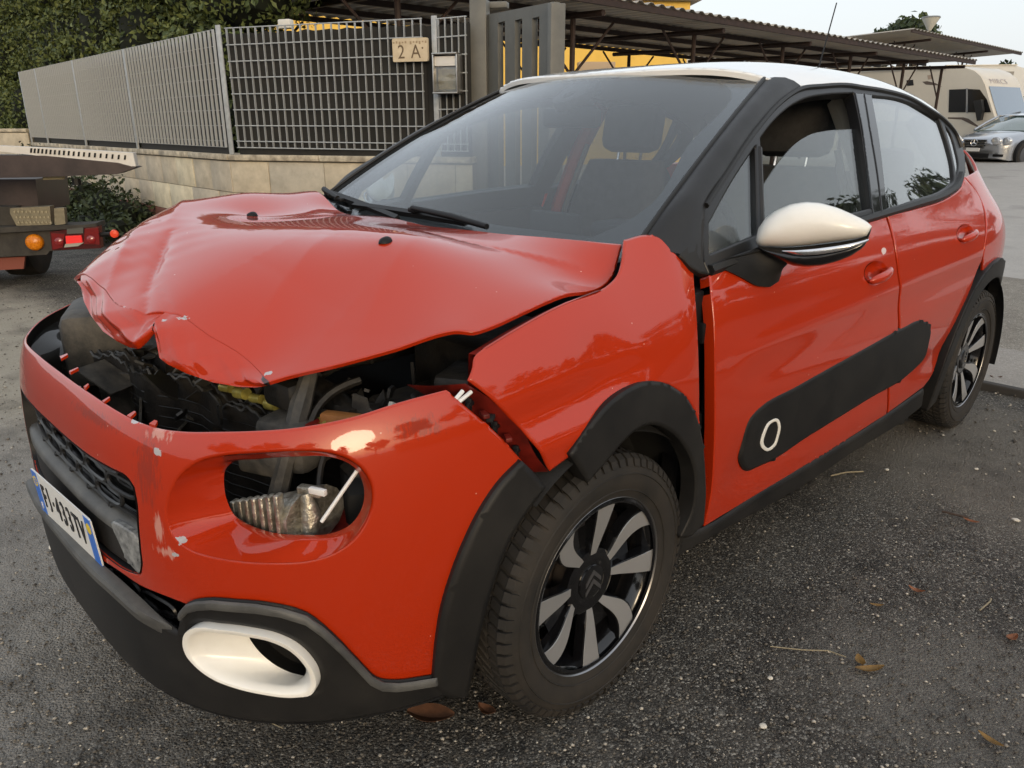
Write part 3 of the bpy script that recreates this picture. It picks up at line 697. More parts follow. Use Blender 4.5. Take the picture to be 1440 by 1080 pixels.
# sill
SI = toU(cast(crv([(958, 757, 1), (993, 744), (1062, 700), (1164, 639), (1247, 586), (1302, 547, 1), (1297, 572), (1280, 588), (1205, 636), (1144, 678), (1021, 748), (950, 789, 1)], 5), .006))
for L, sp in ((SI, .03), (mir(SI), .06)): panel('sill_cladding', L, off_body(.006), BLK, car, sp=sp, th=.03, roll=.01, roll_w=.018)
mb = MB(); mb.box((0, 1.25, .24), (1.56, 2.0, .08), 0, .02); mb.build('floor_pan', DARK, car)
# door gap at the front edge of the left door, black hinge pillar
mb = MB(); mb.box((.772, .37, .60), (.05, .09, .66), 0, .005); mb.box((.80, .385, .60), (.03, .03, .05), 0, .004); mb.box((.80, .38, .83), (.03, .03, .05), 0, .004); mb.build('hinge_pillar', BLKM, car)
MB().box((-.79, .36, .64), (.05, .10, .70), 0, .005).build('hinge_pillar', BLKM, car)

# ---- quarter panels, rear end --------------------------------------------------------------
th_ = np.radians(np.linspace(196, -10, 30)); RR = .452
archr = np.stack([2.54+RR*np.cos(th_), .308+(RR-.002)*np.sin(th_)], -1)
qy = [(2.44, 1.06), (2.62, 1.10), (2.72, 1.20)]
qp_rear = yz2u(np.array([2.96, 3.0, 2.98, 2.9, 2.80]), np.array([.30, .55, .8, .98, 1.1]))
dre = trace([(1357, 249), (1377, 275.5), (1386, 300.5), (1387, 328), (1382, 367)], 0, 5, False)
aq = yz2u(archr[:, 0], archr[:, 1]); aq = aq[(aq[:, 0] > dre[-1, 0]+.002)]
aq = aq[aq[:, 1] > .26]
QP = np.vstack([dre[:-1], aq, qp_rear, [yz2u(np.array([2.70]), np.array([1.20]))[0]], [yz2u(np.array([2.58]), np.array([1.12]))[0]]])
for L, sp in ((QP, .03), (mir(QP), .06)): panel('quarter_panel', L, BODY, REDP, car, sp=sp, th=.01, roll=.003)
ai = np.stack([2.54+.375*np.cos(th_[::-1]), .308+.375*np.sin(th_[::-1])], -1); ao = np.stack([2.54+.458*np.cos(th_), .308+.458*np.sin(th_)], -1)
RA = np.vstack([yz2u(ao[:, 0], ao[:, 1]), yz2u(ai[:, 0], ai[:, 1])])
for L, sp in ((RA, .025), (mir(RA), .05)): tag(panel('arch_moulding', L, off_body(.016), BLK, car, sp=sp, th=.045, roll=.005, roll_w=.01), 'black moulding over a rear wheel')
us = np.linspace(-1, 1, 15)
ur = qp_rear[2, 0]
umax_ = U2+KU*math.pi/2
rear_o = resamp(np.array([(ur-.01, .24), (umax_*2-ur+.01, .24), (umax_*2-ur+.01, 1.05), (ur-.01, 1.05)]), 80)
def REAR(u, z):
    u = np.asarray(u); k = u > umax_; P = BODY(np.where(k, 2*umax_-u, u), z); P[..., 0] = np.where(k, -P[..., 0], P[..., 0]); return P
panel('rear_bumper', rear_o, lambda u, z: REAR(u, z)-np.array([0, .006, 0]), BLK, car, sp=.06, th=.01)
tl = yz2u(np.array([2.86, 3.02, 3.04, 2.92]), np.array([.99, .97, .82, .84])); tl = crv(tl, 5)
TAIL = mat('red_lens', (.35, .004, .004), .08, coat=1)
for L in (tl, mir(tl)): panel('tail_light', L, off_body(.012), TAIL, car, sp=.03, th=.02, roll=.004)

# ---- greenhouse: frames, glass ----------------------------------------------------------------
Z4 = lambda a, b: (880+a/3.178, 80+b/3.178); Z7 = lambda a, b: (1180+a/3.6, 120+b/3.6)
FRAME = [(990, 289, 1), (1021.6, 243.6), (1069, 174), (1100, 141), (1126, 123.5), (1157, 119.5), (1195, 118.5), (1210, 121), (1240, 125), (1277, 135), (1305, 150.6), (1327, 166), (1344, 184), (1353.6, 206), (1358, 231), (1357, 248), (1352, 263), (1335.6, 276.5), (1291, 292.5), (1247, 305), (1180, 325.5), (1100, 350.5), (1040, 371), (998, 386, 1), (990, 367)]
OPQ = [(998, 314, 1), (1030, 256), (1062.5, 206, 1), (1064, 265), (1065.6, 329, 1), (1030, 344), (998, 357, 1)]
OPF = [(1070, 194, 1), (1085, 174), (1100, 158.7), (1115, 147), (1132, 138.5), (1163, 132.5), (1201, 130.5, 1), (1210, 174), (1219, 235), (1227, 292, 1), (1160, 309), (1076, 335, 1), (1074, 265)]
OPR = [(1227, 134.5, 1), (1263, 139), (1291, 149), (1308, 157), (1321, 166.5, 1), (1333, 203), (1341, 242), (1341, 255), (1331, 264), (1291, 279), (1248, 294, 1), (1243, 245), (1235.6, 189)]
OPC = [(1329, 176, 1), (1337, 188), (1344, 210), (1348, 232), (1346, 248, 1), (1341, 222)]
FR = trace(FRAME, 0, 5); oq, of_, orr, oc = [trace(q, 0, 5) for q in (OPQ, OPF, OPR, OPC)]
FRM = mat('window_frame_black', (.010, .010, .011), .38)
for sg in (1, -1):
    h = [oq, of_, orr, oc]; h = h if sg > 0 else [mir(q) for q in h]
    wf = panel('window_frame', FR if sg > 0 else mir(FR), BODY, FRM, car, holes=h, sp=.03 if sg > 0 else .06, th=.035, roll=.003, roll_w=.006, mback=INTER)
    if sg > 0: frame_l = wf
# raised beads: belt line seal and roof drip moulding, gloss B pillar
def bead(pxs, r, m, name, parent, off=.004, n=6, sg=1):
    P = cast(crv(pxs, 6, False), off); mb = MB(); mb.tube([(sg*q[0], q[1], q[2]) for q in P], r, n); return mb.build(name, m, parent)
for sg in (1, -1):
    bead([(998, 380), (1040, 365), (1100, 344.5), (1180, 319), (1247, 299)], .014, SEAL, 'belt_seal', car, .0, sg=sg)
    bead([(1247, 299), (1291, 286), (1332, 271), (1347, 258), (1351, 245)], .014, SEAL, 'belt_seal', car, .0, sg=sg)
    bead([(993, 289), (1020, 247), (1069, 175), (1098, 143), (1126, 125), (1157, 121), (1195, 120), (1210, 122.5), (1240, 127), (1277, 137), (1305, 153), (1327, 168), (1343, 186), (1352, 207)], .008, SEAL, 'roof_drip_moulding', car, .002, sg=sg)
    bead([(1067, 208), (1069, 265), (1071, 331)], .009, FRM, 'window_divider', car, -.004, sg=sg)
BPX = crv([(1203, 130, 1), (1214, 131, 1), (1222, 180), (1232, 240), (1240, 302, 1), (1229, 306, 1), (1221, 240), (1212, 174)], 5)
BP2 = crv([(1216, 131, 1), (1226, 133, 1), (1236, 189), (1243, 245), (1248, 300, 1), (1241.5, 302, 1), (1234, 240), (1224, 180)], 5)
for L in (BPX, BP2):
    q = toU(cast(L, .003))
    for w in (q, mir(q)): panel('pillar_trim', w, off_body(.003), BLKG, car, sp=.03, th=.006, roll=.0015, roll_w=.004)
def glass_mat(name, tint, alpha=.9, refl=1.0):
    m = bpy.data.materials.new(name); m.use_nodes = True; n = m.node_tree.nodes; l = m.node_tree.links; n.clear(); MATS[name] = m
    o = n.new('ShaderNodeOutputMaterial'); t = n.new('ShaderNodeBsdfTransparent'); g = n.new('ShaderNodeBsdfGlossy'); mx = n.new('ShaderNodeMixShader')
    fr = n.new('ShaderNodeFresnel'); gb = n.new('ShaderNodeNewGeometry'); mi_ = n.new('ShaderNodeMapRange'); mi_.inputs['To Min'].default_value = 1.52; mi_.inputs['To Max'].default_value = 1/1.52; l.new(gb.outputs['Backfacing'], mi_.inputs['Value']); l.new(mi_.outputs['Result'], fr.inputs['IOR']); t.inputs[0].default_value = (*tint, 1); g.inputs['Roughness'].default_value = .015
    mu = n.new('ShaderNodeMath'); mu.operation = 'MULTIPLY'; mu.inputs[1].default_value = refl; mu.use_clamp = True
    # a thin film of road dust
    d = n.new('ShaderNodeBsdfDiffuse'); d.inputs[0].default_value = (.45, .47, .49, 1); m2 = n.new('ShaderNodeMixShader'); nz = n.new('ShaderNodeTexNoise'); nz.inputs['Scale'].default_value = 5; nz.inputs['Detail'].default_value = 8
    gm = n.new('ShaderNodeNewGeometry'); l.new(gm.outputs['Position'], nz.inputs['Vector'])
    mr = n.new('ShaderNodeMapRange'); mr.inputs['From Min'].default_value = .35; mr.inputs['From Max'].default_value = .75; mr.inputs['To Min'].default_value = 1-alpha; mr.inputs['To Max'].default_value = (1-alpha)*2.2
    l.new(nz.outputs['Fac'], mr.inputs['Value']); l.new(mr.outputs['Result'], m2.inputs[0])
    l.new(t.outputs[0], m2.inputs[1]); l.new(d.outputs[0], m2.inputs[2])
    l.new(fr.outputs[0], mu.inputs[0]); l.new(mu.outputs[0], mx.inputs[0]); l.new(m2.outputs[0], mx.inputs[1]); l.new(g.outputs[0], mx.inputs[2]); l.new(mx.outputs[0], o.inputs[0])
    return m
GL_S = glass_mat('side_glass', (.82, .85, .84), .997, 1.5); GL_W = glass_mat('windscreen_glass', (.83, .86, .875), .997, 1.15); GL_R = glass_mat('tinted_rear_glass', (.72, .76, .76), .98, 2.4)
def grow(L, k):
    t = np.roll(L, -1, 0)-np.roll(L, 1, 0); t /= np.linalg.norm(t, axis=1)[:, None]+1e-9
    return L-np.stack([-t[:, 1], t[:, 0]], -1)*(1 if area2(L) > 0 else -1)*k
GW = trace([(1072, 262, 1), (1100, 222), (1120, 201), (1140, 189), (1165, 183.5), (1190, 182), (1213, 181, 1), (1219, 235), (1228, 296, 1), (1160, 313), (1075, 339, 1)], -.018, 5)
for sg in (1, -1):
    f = (lambda q: q) if sg > 0 else mir
    panel('quarter_glass', f(grow(oq, .006)), off_body(-.012), GL_S, car, sp=.05, th=.003)
    fg = panel('front_door_glass', f(GW if sg > 0 else grow(of_, .006)), off_body(-.018), GL_S, car, sp=.03, th=.004)
    panel('rear_door_glass', f(grow(orr, .006)), off_body(-.010), GL_R, car, sp=.05, th=.003)
    panel('rear_quarter_glass', f(grow(oc, .003)), off_body(-.006), GL_R, car, sp=.03, th=.003)
    if sg > 0: tag(fg, 'front door glass wound halfway down')

# ---- windscreen, A pillars, roof ------------------------------------------------------------------
def WB(s): return np.stack([.70*s, .274-.13*(1-s*s), 1.059-.055*(1-s*s)], -1)
def WT(s): return np.stack([.56*s, 1.001-.125*(1-s*s), 1.424+.032*(1-s*s)], -1)
def WS(s, t, off=0):
    s = np.asarray(s, float); t = np.asarray(t, float); a, b = WB(s), WT(s); P = a*(1-t)[..., None]+b*t[..., None]
    n = np.array([0, -.55, .83])
    return P+n*((.028*4*t*(1-t)*(1-.3*s*s)+off)[..., None])+np.stack([np.sign(s)*s*s*.012*4*t*(1-t), 0*s, 0*s], -1)
def ws_panel(name, L, off, m, parent, holes=(), sp=.05, th=.005, roll=0, **k): return panel(name, L, lambda s, t: WS(s, t, off), m, parent, holes=holes, sp=sp, th=th, roll=roll, **k)
sq = lambda a, b, c, d, n=80: resamp(np.array([(a, c), (b, c), (b, d), (a, d)]), n)
ws = ws_panel('windscreen', sq(-1, 1, -.1, 1), 0, GL_W, car, sp=.06)
FRIT = mat('black_frit', (.010, .011, .013), .12)
fi = crv([(-.91, .12), (-.86, .06), (0, .04), (.86, .06), (.91, .12), (.90, .5), (.885, .90), (.83, .955), (0, .965), (-.83, .955), (-.885, .90), (-.90, .5)], 6)
ws_panel('frit_band', sq(-1, 1, -.1, 1, 120), -.007, FRIT, ws, holes=[fi], sp=.05, th=.001)
# sensor pod and mirror
sp_ = crv([(-.10, .97), (.10, .97), (.10, .86), (.04, .80), (-.04, .80), (-.10, .86)], 4)
ws_panel('sensor_pod', sp_, -.012, BLKM, car, holes=[crv([(-.028, .88), (.028, .88), (.028, .84), (-.028, .84)], 3)], sp=.03, th=.03)
mb = MB(); c = WS(np.array([0.]), np.array([.80]))[0]; mb.box(c+np.array([0, .07, -.055]), (.235, .04, .065), 0, .016); mb.tube([c+np.array([0, .03, -.02]), c+np.array([0, .07, -.05])], .012, 8); mb.build('interior_mirror', BLKM, car)
# A pillars
pl = crv([(908, 334), (974, 238), (1037, 163), (1078, 112)], 8, False); pr = crv([(991, 368), (990, 330), (991, 289), (1021.6, 243.6), (1069, 174), (1100, 141), (1127, 122.5)], 8, False)
L0 = resamp(WS(np.ones(30)*.995, np.linspace(-.08, 1.0, 30), .003), 26, False)
Rr = resamp(cast(pr, .002), 26, False)
for sg in (1, -1):
    mb = MB(); rings = []
    for t, bu in ((0, -.02), (0, 0), (.06, .006), (.25, .016), (.5, .022), (.75, .017), (.93, .007), (1, 0), (1, -.02)):
        q = L0*(1-t)+Rr*t+np.array([.5, -.5, .7])*bu; rings.append([(sg*p_[0], p_[1], p_[2]) for p_ in q])
    mb.loft(rings, closed=False); mb.build('a_pillar', mat('a_pillar_black', (.013, .013, .014), .42, noise=(10, .3), bump=(400, .1, .0006)), car, angle=70)
    mb = MB(); mb.tube([(sg*q[0], q[1], q[2]) for q in WS(np.ones(20)*.998, np.linspace(-.05, 1, 20), .006)], .006, 6); mb.build('windscreen_seal', SEAL, car)
# triangle trim at the mirror foot
tri = trace([(956, 359, 1), (975, 328), (990, 305), (990.5, 366), (998, 386, 1), (985, 384)], .004, 3)
for L in (tri, mir(tri)): panel('pillar_foot_trim', L, off_body(.004), BLK, car, sp=.03, th=.02, roll=.003)
# roof
re_px = crv([(1127, 122.5), (1157, 118.5), (1195, 117.5), (1210, 120), (1240, 124), (1277, 134), (1305, 149.5), (1327, 165), (1344, 183), (1352, 199)], 4, False)
re = cast(re_px, 0); re = re[np.argsort(re[:, 1])]
ry = np.r_[1.0, re[:, 1]]; rx = np.r_[.585, re[:, 0]]; rz_ = np.r_[1.425, re[:, 2]]
k_ = np.r_[0, np.arange(2, len(ry), 4)]; k_ = k_[np.r_[True, np.diff(ry[k_]) > .02]]
rw = spl(ry[k_], rx[k_]); rez = spl(ry[k_], rz_[k_])
crown = spl([.87, 1.0, 1.3, 1.7, 2.1, 2.45, 2.7, 2.85], [1.462, 1.482, 1.508, 1.513, 1.495, 1.45, 1.385, 1.32])
def ROOF(s, y):
    s = np.asarray(s, float); y = np.asarray(y, float); yc = np.maximum(y, 1.0); w = rw(yc); e = rez(yc); cz = np.maximum(crown(y), e+.02)
    return np.stack([s*w, y, e+(cz-e)*(1-np.abs(s)**4.2)], -1)
fs_ = np.linspace(-1, 1, 25); fy = 1.0-.13*(1-(fs_*1.0)**2)
yend = 2.60
rout = np.vstack([np.stack([fs_, fy], -1), np.stack([np.ones(14), np.linspace(1.05, yend-.1, 14)], -1), np.stack([fs_[::-1], yend-.1+.1*(1-fs_**2)], -1), np.stack([-np.ones(14), np.linspace(yend-.1, 1.05, 14)], -1)])
rout = rout[np.r_[True, np.linalg.norm(np.diff(rout, axis=0), axis=1) > 1e-5]]
roof = panel('roof', rout, ROOF, WHITE, car, sp=.05, th=.02, roll=.006, roll_w=.01, mback=mat('headliner', (.42, .41, .38), .9))
# aerial
a0 = ROOF(np.array([0.]), np.array([2.45]))[0]; tip = at((1176.5, 4), 0, -.02); base = at((1141, 75), 0, 0.)
mb = MB(); mb.tube([a0+np.array([0, 0, -.01]), a0+np.array([0, .005, .02])], [.022, .012], 10); mb.tube([a0+np.array([0, .005, .015]), a0+(tip-a0)*.5, tip], [.004, .003, .0028], 6); mb.build('aerial', BLKM, car)
# tailgate glass and hatch
def HATCH(s, t):
    s = np.asarray(s, float); t = np.asarray(t, float); a = np.stack([.50*s, 2.70+.10*(1-s*s)*1+0*s, 1.32-.0*s], -1); b = np.stack([.58*s, 2.93+.08*(1-s*s), .98+0*s], -1)
    return a*(1-t)[..., None]+b*t[..., None]
panel('rear_window', sq(-1, 1, 0, 1), HATCH, GL_S, car, sp=.1, th=.005)

# ---- bonnet ------------------------------------------------------------------------------------
HC = []   # control points (x, y, z)
for a, b, x in [(876, 346, .70), (864, 387, .712), (800, 412, .725), (740, 437, .725), (690, 460, .72), (668, 467, .715), (640, 465, .69), (560, 490, .62), (480, 512, .55), (400, 531, .47), (378, 538, .45),
                (350, 510, .37), (290, 470, .28), (240, 437, .18), (215, 435, .14), (175, 432, .05), (145, 408, -.12), (117, 385, -.28),
                (130, 368, -.37), (150, 349, -.455), (190, 324, -.55), (240, 300, -.62), (330, 280, -.64), (430, 275, -.66), (480, 295, -.4), (600, 318, .107), (700, 328, .35), (800, 336, .55), (541, 341, .35), (356, 303, -.35)]:
    HC.append(at((a, b), 0, x))
HC = np.array(HC)
HC = np.vstack([HC, [(-.73, .19, 1.0), (-.735, 0, .985), (-.73, -.2, .965), (-.69, -.38, .945), (-.60, -.5, .935), (-.50, -.585, .93), (-.40, -.645, .93), (0, -.2, 1.068), (0, -.45, 1.035), (.5, -.1, 1.025), (-.1, .0, 1.065)]])
def tps(XY, Zv, lam):
    n = len(XY); d = np.linalg.norm(XY[:, None]-XY[None], axis=2); Kk = np.where(d > 0, d*d*np.log(d+1e-12), 0)+lam*np.eye(n)
    Pm = np.c_[np.ones(n), XY]; A = np.block([[Kk, Pm], [Pm.T, np.zeros((3, 3))]]); w = np.linalg.solve(A, np.r_[Zv, 0, 0, 0])
    def f(q):
        r = np.linalg.norm(q[:, None]-XY[None], axis=2); U = np.where(r > 0, r*r*np.log(r+1e-12), 0)
        return U @ w[:n]+w[n]+q @ w[n+1:]
    return f
hood_z = tps(HC[:, :2], HC[:, 2], 5e-4)
def seg_d(q, a, b):
    a = np.array(a); b = np.array(b); t = np.clip(((q-a) @ (b-a))/((b-a) @ (b-a)), 0, 1); return np.linalg.norm(q-(a+t[:, None]*(b-a)), axis=1), t
# creases: (from, to, height, width, sharpness)
CX = lambda *px: tuple(at(px, 2, 1.0)[:2])
CRS = [(CX(243, 353), CX(203, 383), -.018, .017), (CX(203, 383), CX(180, 424), -.016, .020), (CX(214, 379), CX(244, 407), -.009, .012), (CX(132, 384), CX(236, 322), .010, .030), (CX(252, 318), CX(165, 356), -.008, .024), (CX(280, 312), CX(246, 345), .010, .022), (CX(150, 402), CX(196, 428), .010, .022), (CX(225, 432), CX(300, 410), .008, .03),
       ((.28, -.03), (.62, .08), -.010, .05), ((.42, .02), (.66, .12), .008, .04), ((.34, -.56), (.20, -.25), .012, .11), ((.15, -.42), (.45, -.38), -.010, .11), ((.52, -.4), (.35, -.1), .008, .10)]
def HOOD(x, y):
    x = np.asarray(x, float); y = np.asarray(y, float); q = np.stack([x, y], -1); z = hood_z(q)
    for a, b, h, w in CRS:
        d, t = seg_d(q, a, b); fade = np.sin(np.pi*np.clip(t*.86+.07, 0, 1))**.6
        z = z+h*fade*np.exp(-np.sqrt(d*d+.0035**2)/w)
    # fine crumpling near the right front corner
    k = sm((.08-x)/.25)*sm((-.30-y)/.18)
    z = z+.0006*k*(np.sin(38*x+9*np.sin(17*y))*np.sin(31*y+11*x)+.6*np.sin(71*x-43*y))
    return np.stack([x, y, z], -1)
lipL = [(.70, .191), (.716, .16), (.725, -.014), (.725, -.139), (.72, -.229), (.714, -.266), (.69, -.292), (.62, -.374), (.55, -.457), (.47, -.534)]
rid = HC[10:18, :2]
ho = np.vstack([crv([(-.70, .20, 1), (-.4, .14), (0, .10), (.35, .135), (.55, .177), (.692, .195, 1), (.708, .15), (.720, .07), (.725, -.014), (.725, -.139), (.72, -.229), (.714, -.266), (.69, -.292), (.62, -.374), (.55, -.457), (.47, -.534), (.45, -.556)], 5, False)[:-1],
                crv([tuple(q) for q in rid], 5, False)[:-1], crv([tuple(rid[-1]), (-.40, -.645), (-.50, -.585), (-.60, -.5), (-.69, -.38), (-.73, -.2), (-.735, 0), (-.72, .15), (-.70, .20)], 5, False)[:-1]])
hood = panel('bonnet', ho, HOOD, REDH, car, sp=.0125, th=.008, roll=.0008, roll_w=.004, mback=DARK)
tag(hood, 'crumpled red bonnet with torn folded front edge')
# folded front lip: sheet from the fold line down to the torn edge, split by the tear
def sheet(A, B, m, name, parent, rows=14, amp=.01, seed=0, bulge=.0, th=.003):
    r = np.random.default_rng(seed); n = len(A); mb = MB(); ph = r.uniform(0, 6, 6); rings = []
    u = np.linspace(0, 1, n)
    for t in np.linspace(0, 1, rows):
        P = A*(1-t)+B*t; w = math.sin(math.pi*min(t*1.0, 1))
        tri = lambda q: 2/math.pi*np.arcsin(np.clip(np.sin(q)*.985, -1, 1)); wob = amp*(w**.7)*(1.2*tri(7*u+ph[0]+3*t)+.7*tri(17*u+ph[1]-5*t)+.4*tri(31*u+ph[2]+11*t))
        P = P+np.array([.35, -.9, .2])*(wob+bulge*w)[:, None]; rings.append(P)
    back = [P+np.array([-.2, .95, 0])*th for P in rings[::-1]]
    mb.loft([list(map(tuple, P)) for P in rings+back], closed=False)
    return mb.build(name, m, parent, angle=50)
def pts3(L, n): P = np.array([at((a, b), 0, x) for a, b, x in L]); return resamp(P, n, False)
def ridge3(L, n):
    P = resamp(np.array(L), n, False); return HOOD(P[:, 0], P[:, 1])-np.array([0, 0, .0004])
rl = crv([tuple(q) for q in rid], 6, False)
iT = np.argmin(np.abs(rl[:, 0]-.165))
sheet(ridge3(rl[:iT+1], 70), pts3([(378, 542, .45), (360, 545, .425), (335, 544, .39), (300, 538, .345), (262, 525, .295), (235, 512, .25), (224, 503, .225), (221, 486, .21), (217, 468, .19)], 70), REDH, 'front_fold', hood, rows=26, amp=.005, seed=3, bulge=.012)
sheet(ridge3(np.vstack([rl[iT:], [(-.40, -.645), (-.50, -.585)]]), 90), pts3([(217, 467, .185), (207, 480, .175), (196, 491, .16), (183, 489, .12), (165, 480, .05), (145, 466, -.03), (128, 444, -.14), (118, 424, -.22), (114, 405, -.30), (118, 392, -.40), (126, 384, -.5)], 90), REDH, 'front_fold', hood, rows=30, amp=.011, seed=5, bulge=.006)
for x, y in ((.355, -.207), (-.345, -.175)):
    P = HOOD(np.array([x]), np.array([y]))[0]; mb = MB(); rings = []
    for t in np.linspace(0, 1, 7):
        r = .013*math.sqrt(max(0, 1-(2*t-1)**2)+.02); rings.append([(P[0]+1.0*r*math.cos(a), P[1]-.018+.036*t, P[2]-.003+max(0, (.9+.4*t)*r*math.sin(a))) for a in np.linspace(0, 2*math.pi, 12, endpoint=False)])
    mb.loft(rings, cap0=True, cap1=True); mb.build('washer_nozzle', BLKM, hood)
# ---- door mirror -----------------------------------------------------------------------------------
def mirror(sg):
    mA, mB = np.array([.815, .60]), np.array([1.04, .72])           # inner and outer ends in plan
    nn = np.array([mB[1]-mA[1], -(mB[0]-mA[0])]); nn /= np.linalg.norm(nn); nrm = np.array([nn[0], nn[1], 0]); o3 = np.array([mA[0], mA[1], 1.0])
    top = [Z4(*q) for q in [(582, 815), (590, 770), (620, 725), (665, 690), (730, 660), (800, 647), (870, 652), (950, 675), (1020, 706), (1075, 734), (1098, 755)]]
    bot = [Z4(*q) for q in [(582, 820), (592, 845), (640, 846), (700, 848), (760, 845), (830, 838), (900, 829), (960, 822), (1020, 813), (1075, 800), (1098, 757)]]
    low = [Z4(*q) for q in [(584, 830), (600, 852), (640, 880), (690, 908), (740, 930), (800, 937), (870, 932), (940, 914), (1000, 890), (1062, 850), (1096, 770)]]
    Tp, Bp, Lp = [resamp(toplane(np.array(q), o3, nrm), 25, False) for q in (top, bot, low)]
    wax = np.array([mB[0]-mA[0], mB[1]-mA[1], 0]); wl = np.linalg.norm(wax); wax /= wl
    out = empty_ = None
    def shell(A, B, m, name, parent, depth, a0, a1, back):
        mb = MB(); rings = []
        for i in range(25):
            t = i/24; c = (A[i]+B[i])/2; h = (A[i]-B[i])/2; d = depth*(max(.02, 1-abs(2*t-1)**2.6))**.5; ring = []
            for a in np.linspace(a0, a1, 15):
                ring.append(c+h*math.sin(a)+nrm*d*math.cos(a))
            ring.append(B[i]*.9+A[i]*.1-nrm*back*(max(.02, 1-abs(2*t-1)**3))**.5); ring.append(A[i]*.95+B[i]*.05-nrm*back*(max(.02, 1-abs(2*t-1)**3))**.5)
            rings.append([(sg*q[0], q[1], q[2]) for q in ring])
        mb.loft(rings, cap0=True, cap1=True); return mb.build(name, m, parent, angle=65)
    cap = shell(Tp, Bp, CREAM, 'mirror_cap', car, .06, -math.pi/2, math.pi/2, .055)
    shell(Bp*.98+Lp*.02, Lp, BLKG, 'mirror_lower_shell', car, .05, -math.pi/2, math.pi/2, .05)
    I0 = resamp(toplane(np.array([Z4(*q) for q in [(695, 855), (760, 850), (840, 842), (920, 832), (1000, 820), (1080, 806)]]), o3, nrm), 14, False)
    I1 = resamp(toplane(np.array([Z4(*q) for q in [(720, 866), (780, 872), (850, 868), (930, 856), (1010, 838), (1078, 818)]]), o3, nrm), 14, False)
    mb = MB(); rings = []
    for i in range(14):
        c = (I0[i]+I1[i])/2; h = (I0[i]-I1[i])/2; dd = .058*(1-abs(2*(i/13*.86+.10)-1)**2.6)**.5
        rings.append([tuple((c+h*math.sin(a)+nrm*(dd+.004*math.cos(a)))*[sg, 1, 1]) for a in np.linspace(0, 2*math.pi, 10, endpoint=False)])
    mb.loft(rings, cap0=True, cap1=True); mb.build('indicator_strip', CHROME, cap)
    # arm
    F0 = [cast([q], .003)[0] for q in ((1000, 372), (1040, 362), (1078, 352), (1100, 372), (1094, 395), (1080, 404), (1062, 402), (1045, 392), (1025, 382))]
    F0 = resamp(np.array(F0), 28); e = toplane(np.array([Z4(*q) for q in [(590, 850), (640, 850), (700, 852), (740, 880), (735, 915), (700, 910), (650, 890), (610, 868)]]), o3, nrm); e = resamp(e, 28)
    k = np.argmin(np.linalg.norm(e[:, 1:]-F0[0, 1:], axis=1)); e = np.roll(e, -k, 0)
    mb = MB(); mb.loft([[tuple(q*[sg, 1, 1]) for q in F0-[.01, 0, 0]], [tuple(q*[sg, 1, 1]) for q in F0+[.004, 0, 0]], [tuple(q*[sg, 1, 1]) for q in F0*.6+e*.4+[.0, -.01, 0]], [tuple(q*[sg, 1, 1]) for q in e]], cap1=True); mb.build('mirror_arm', BLK, car, angle=60)
mirror(1); mirror(-1)

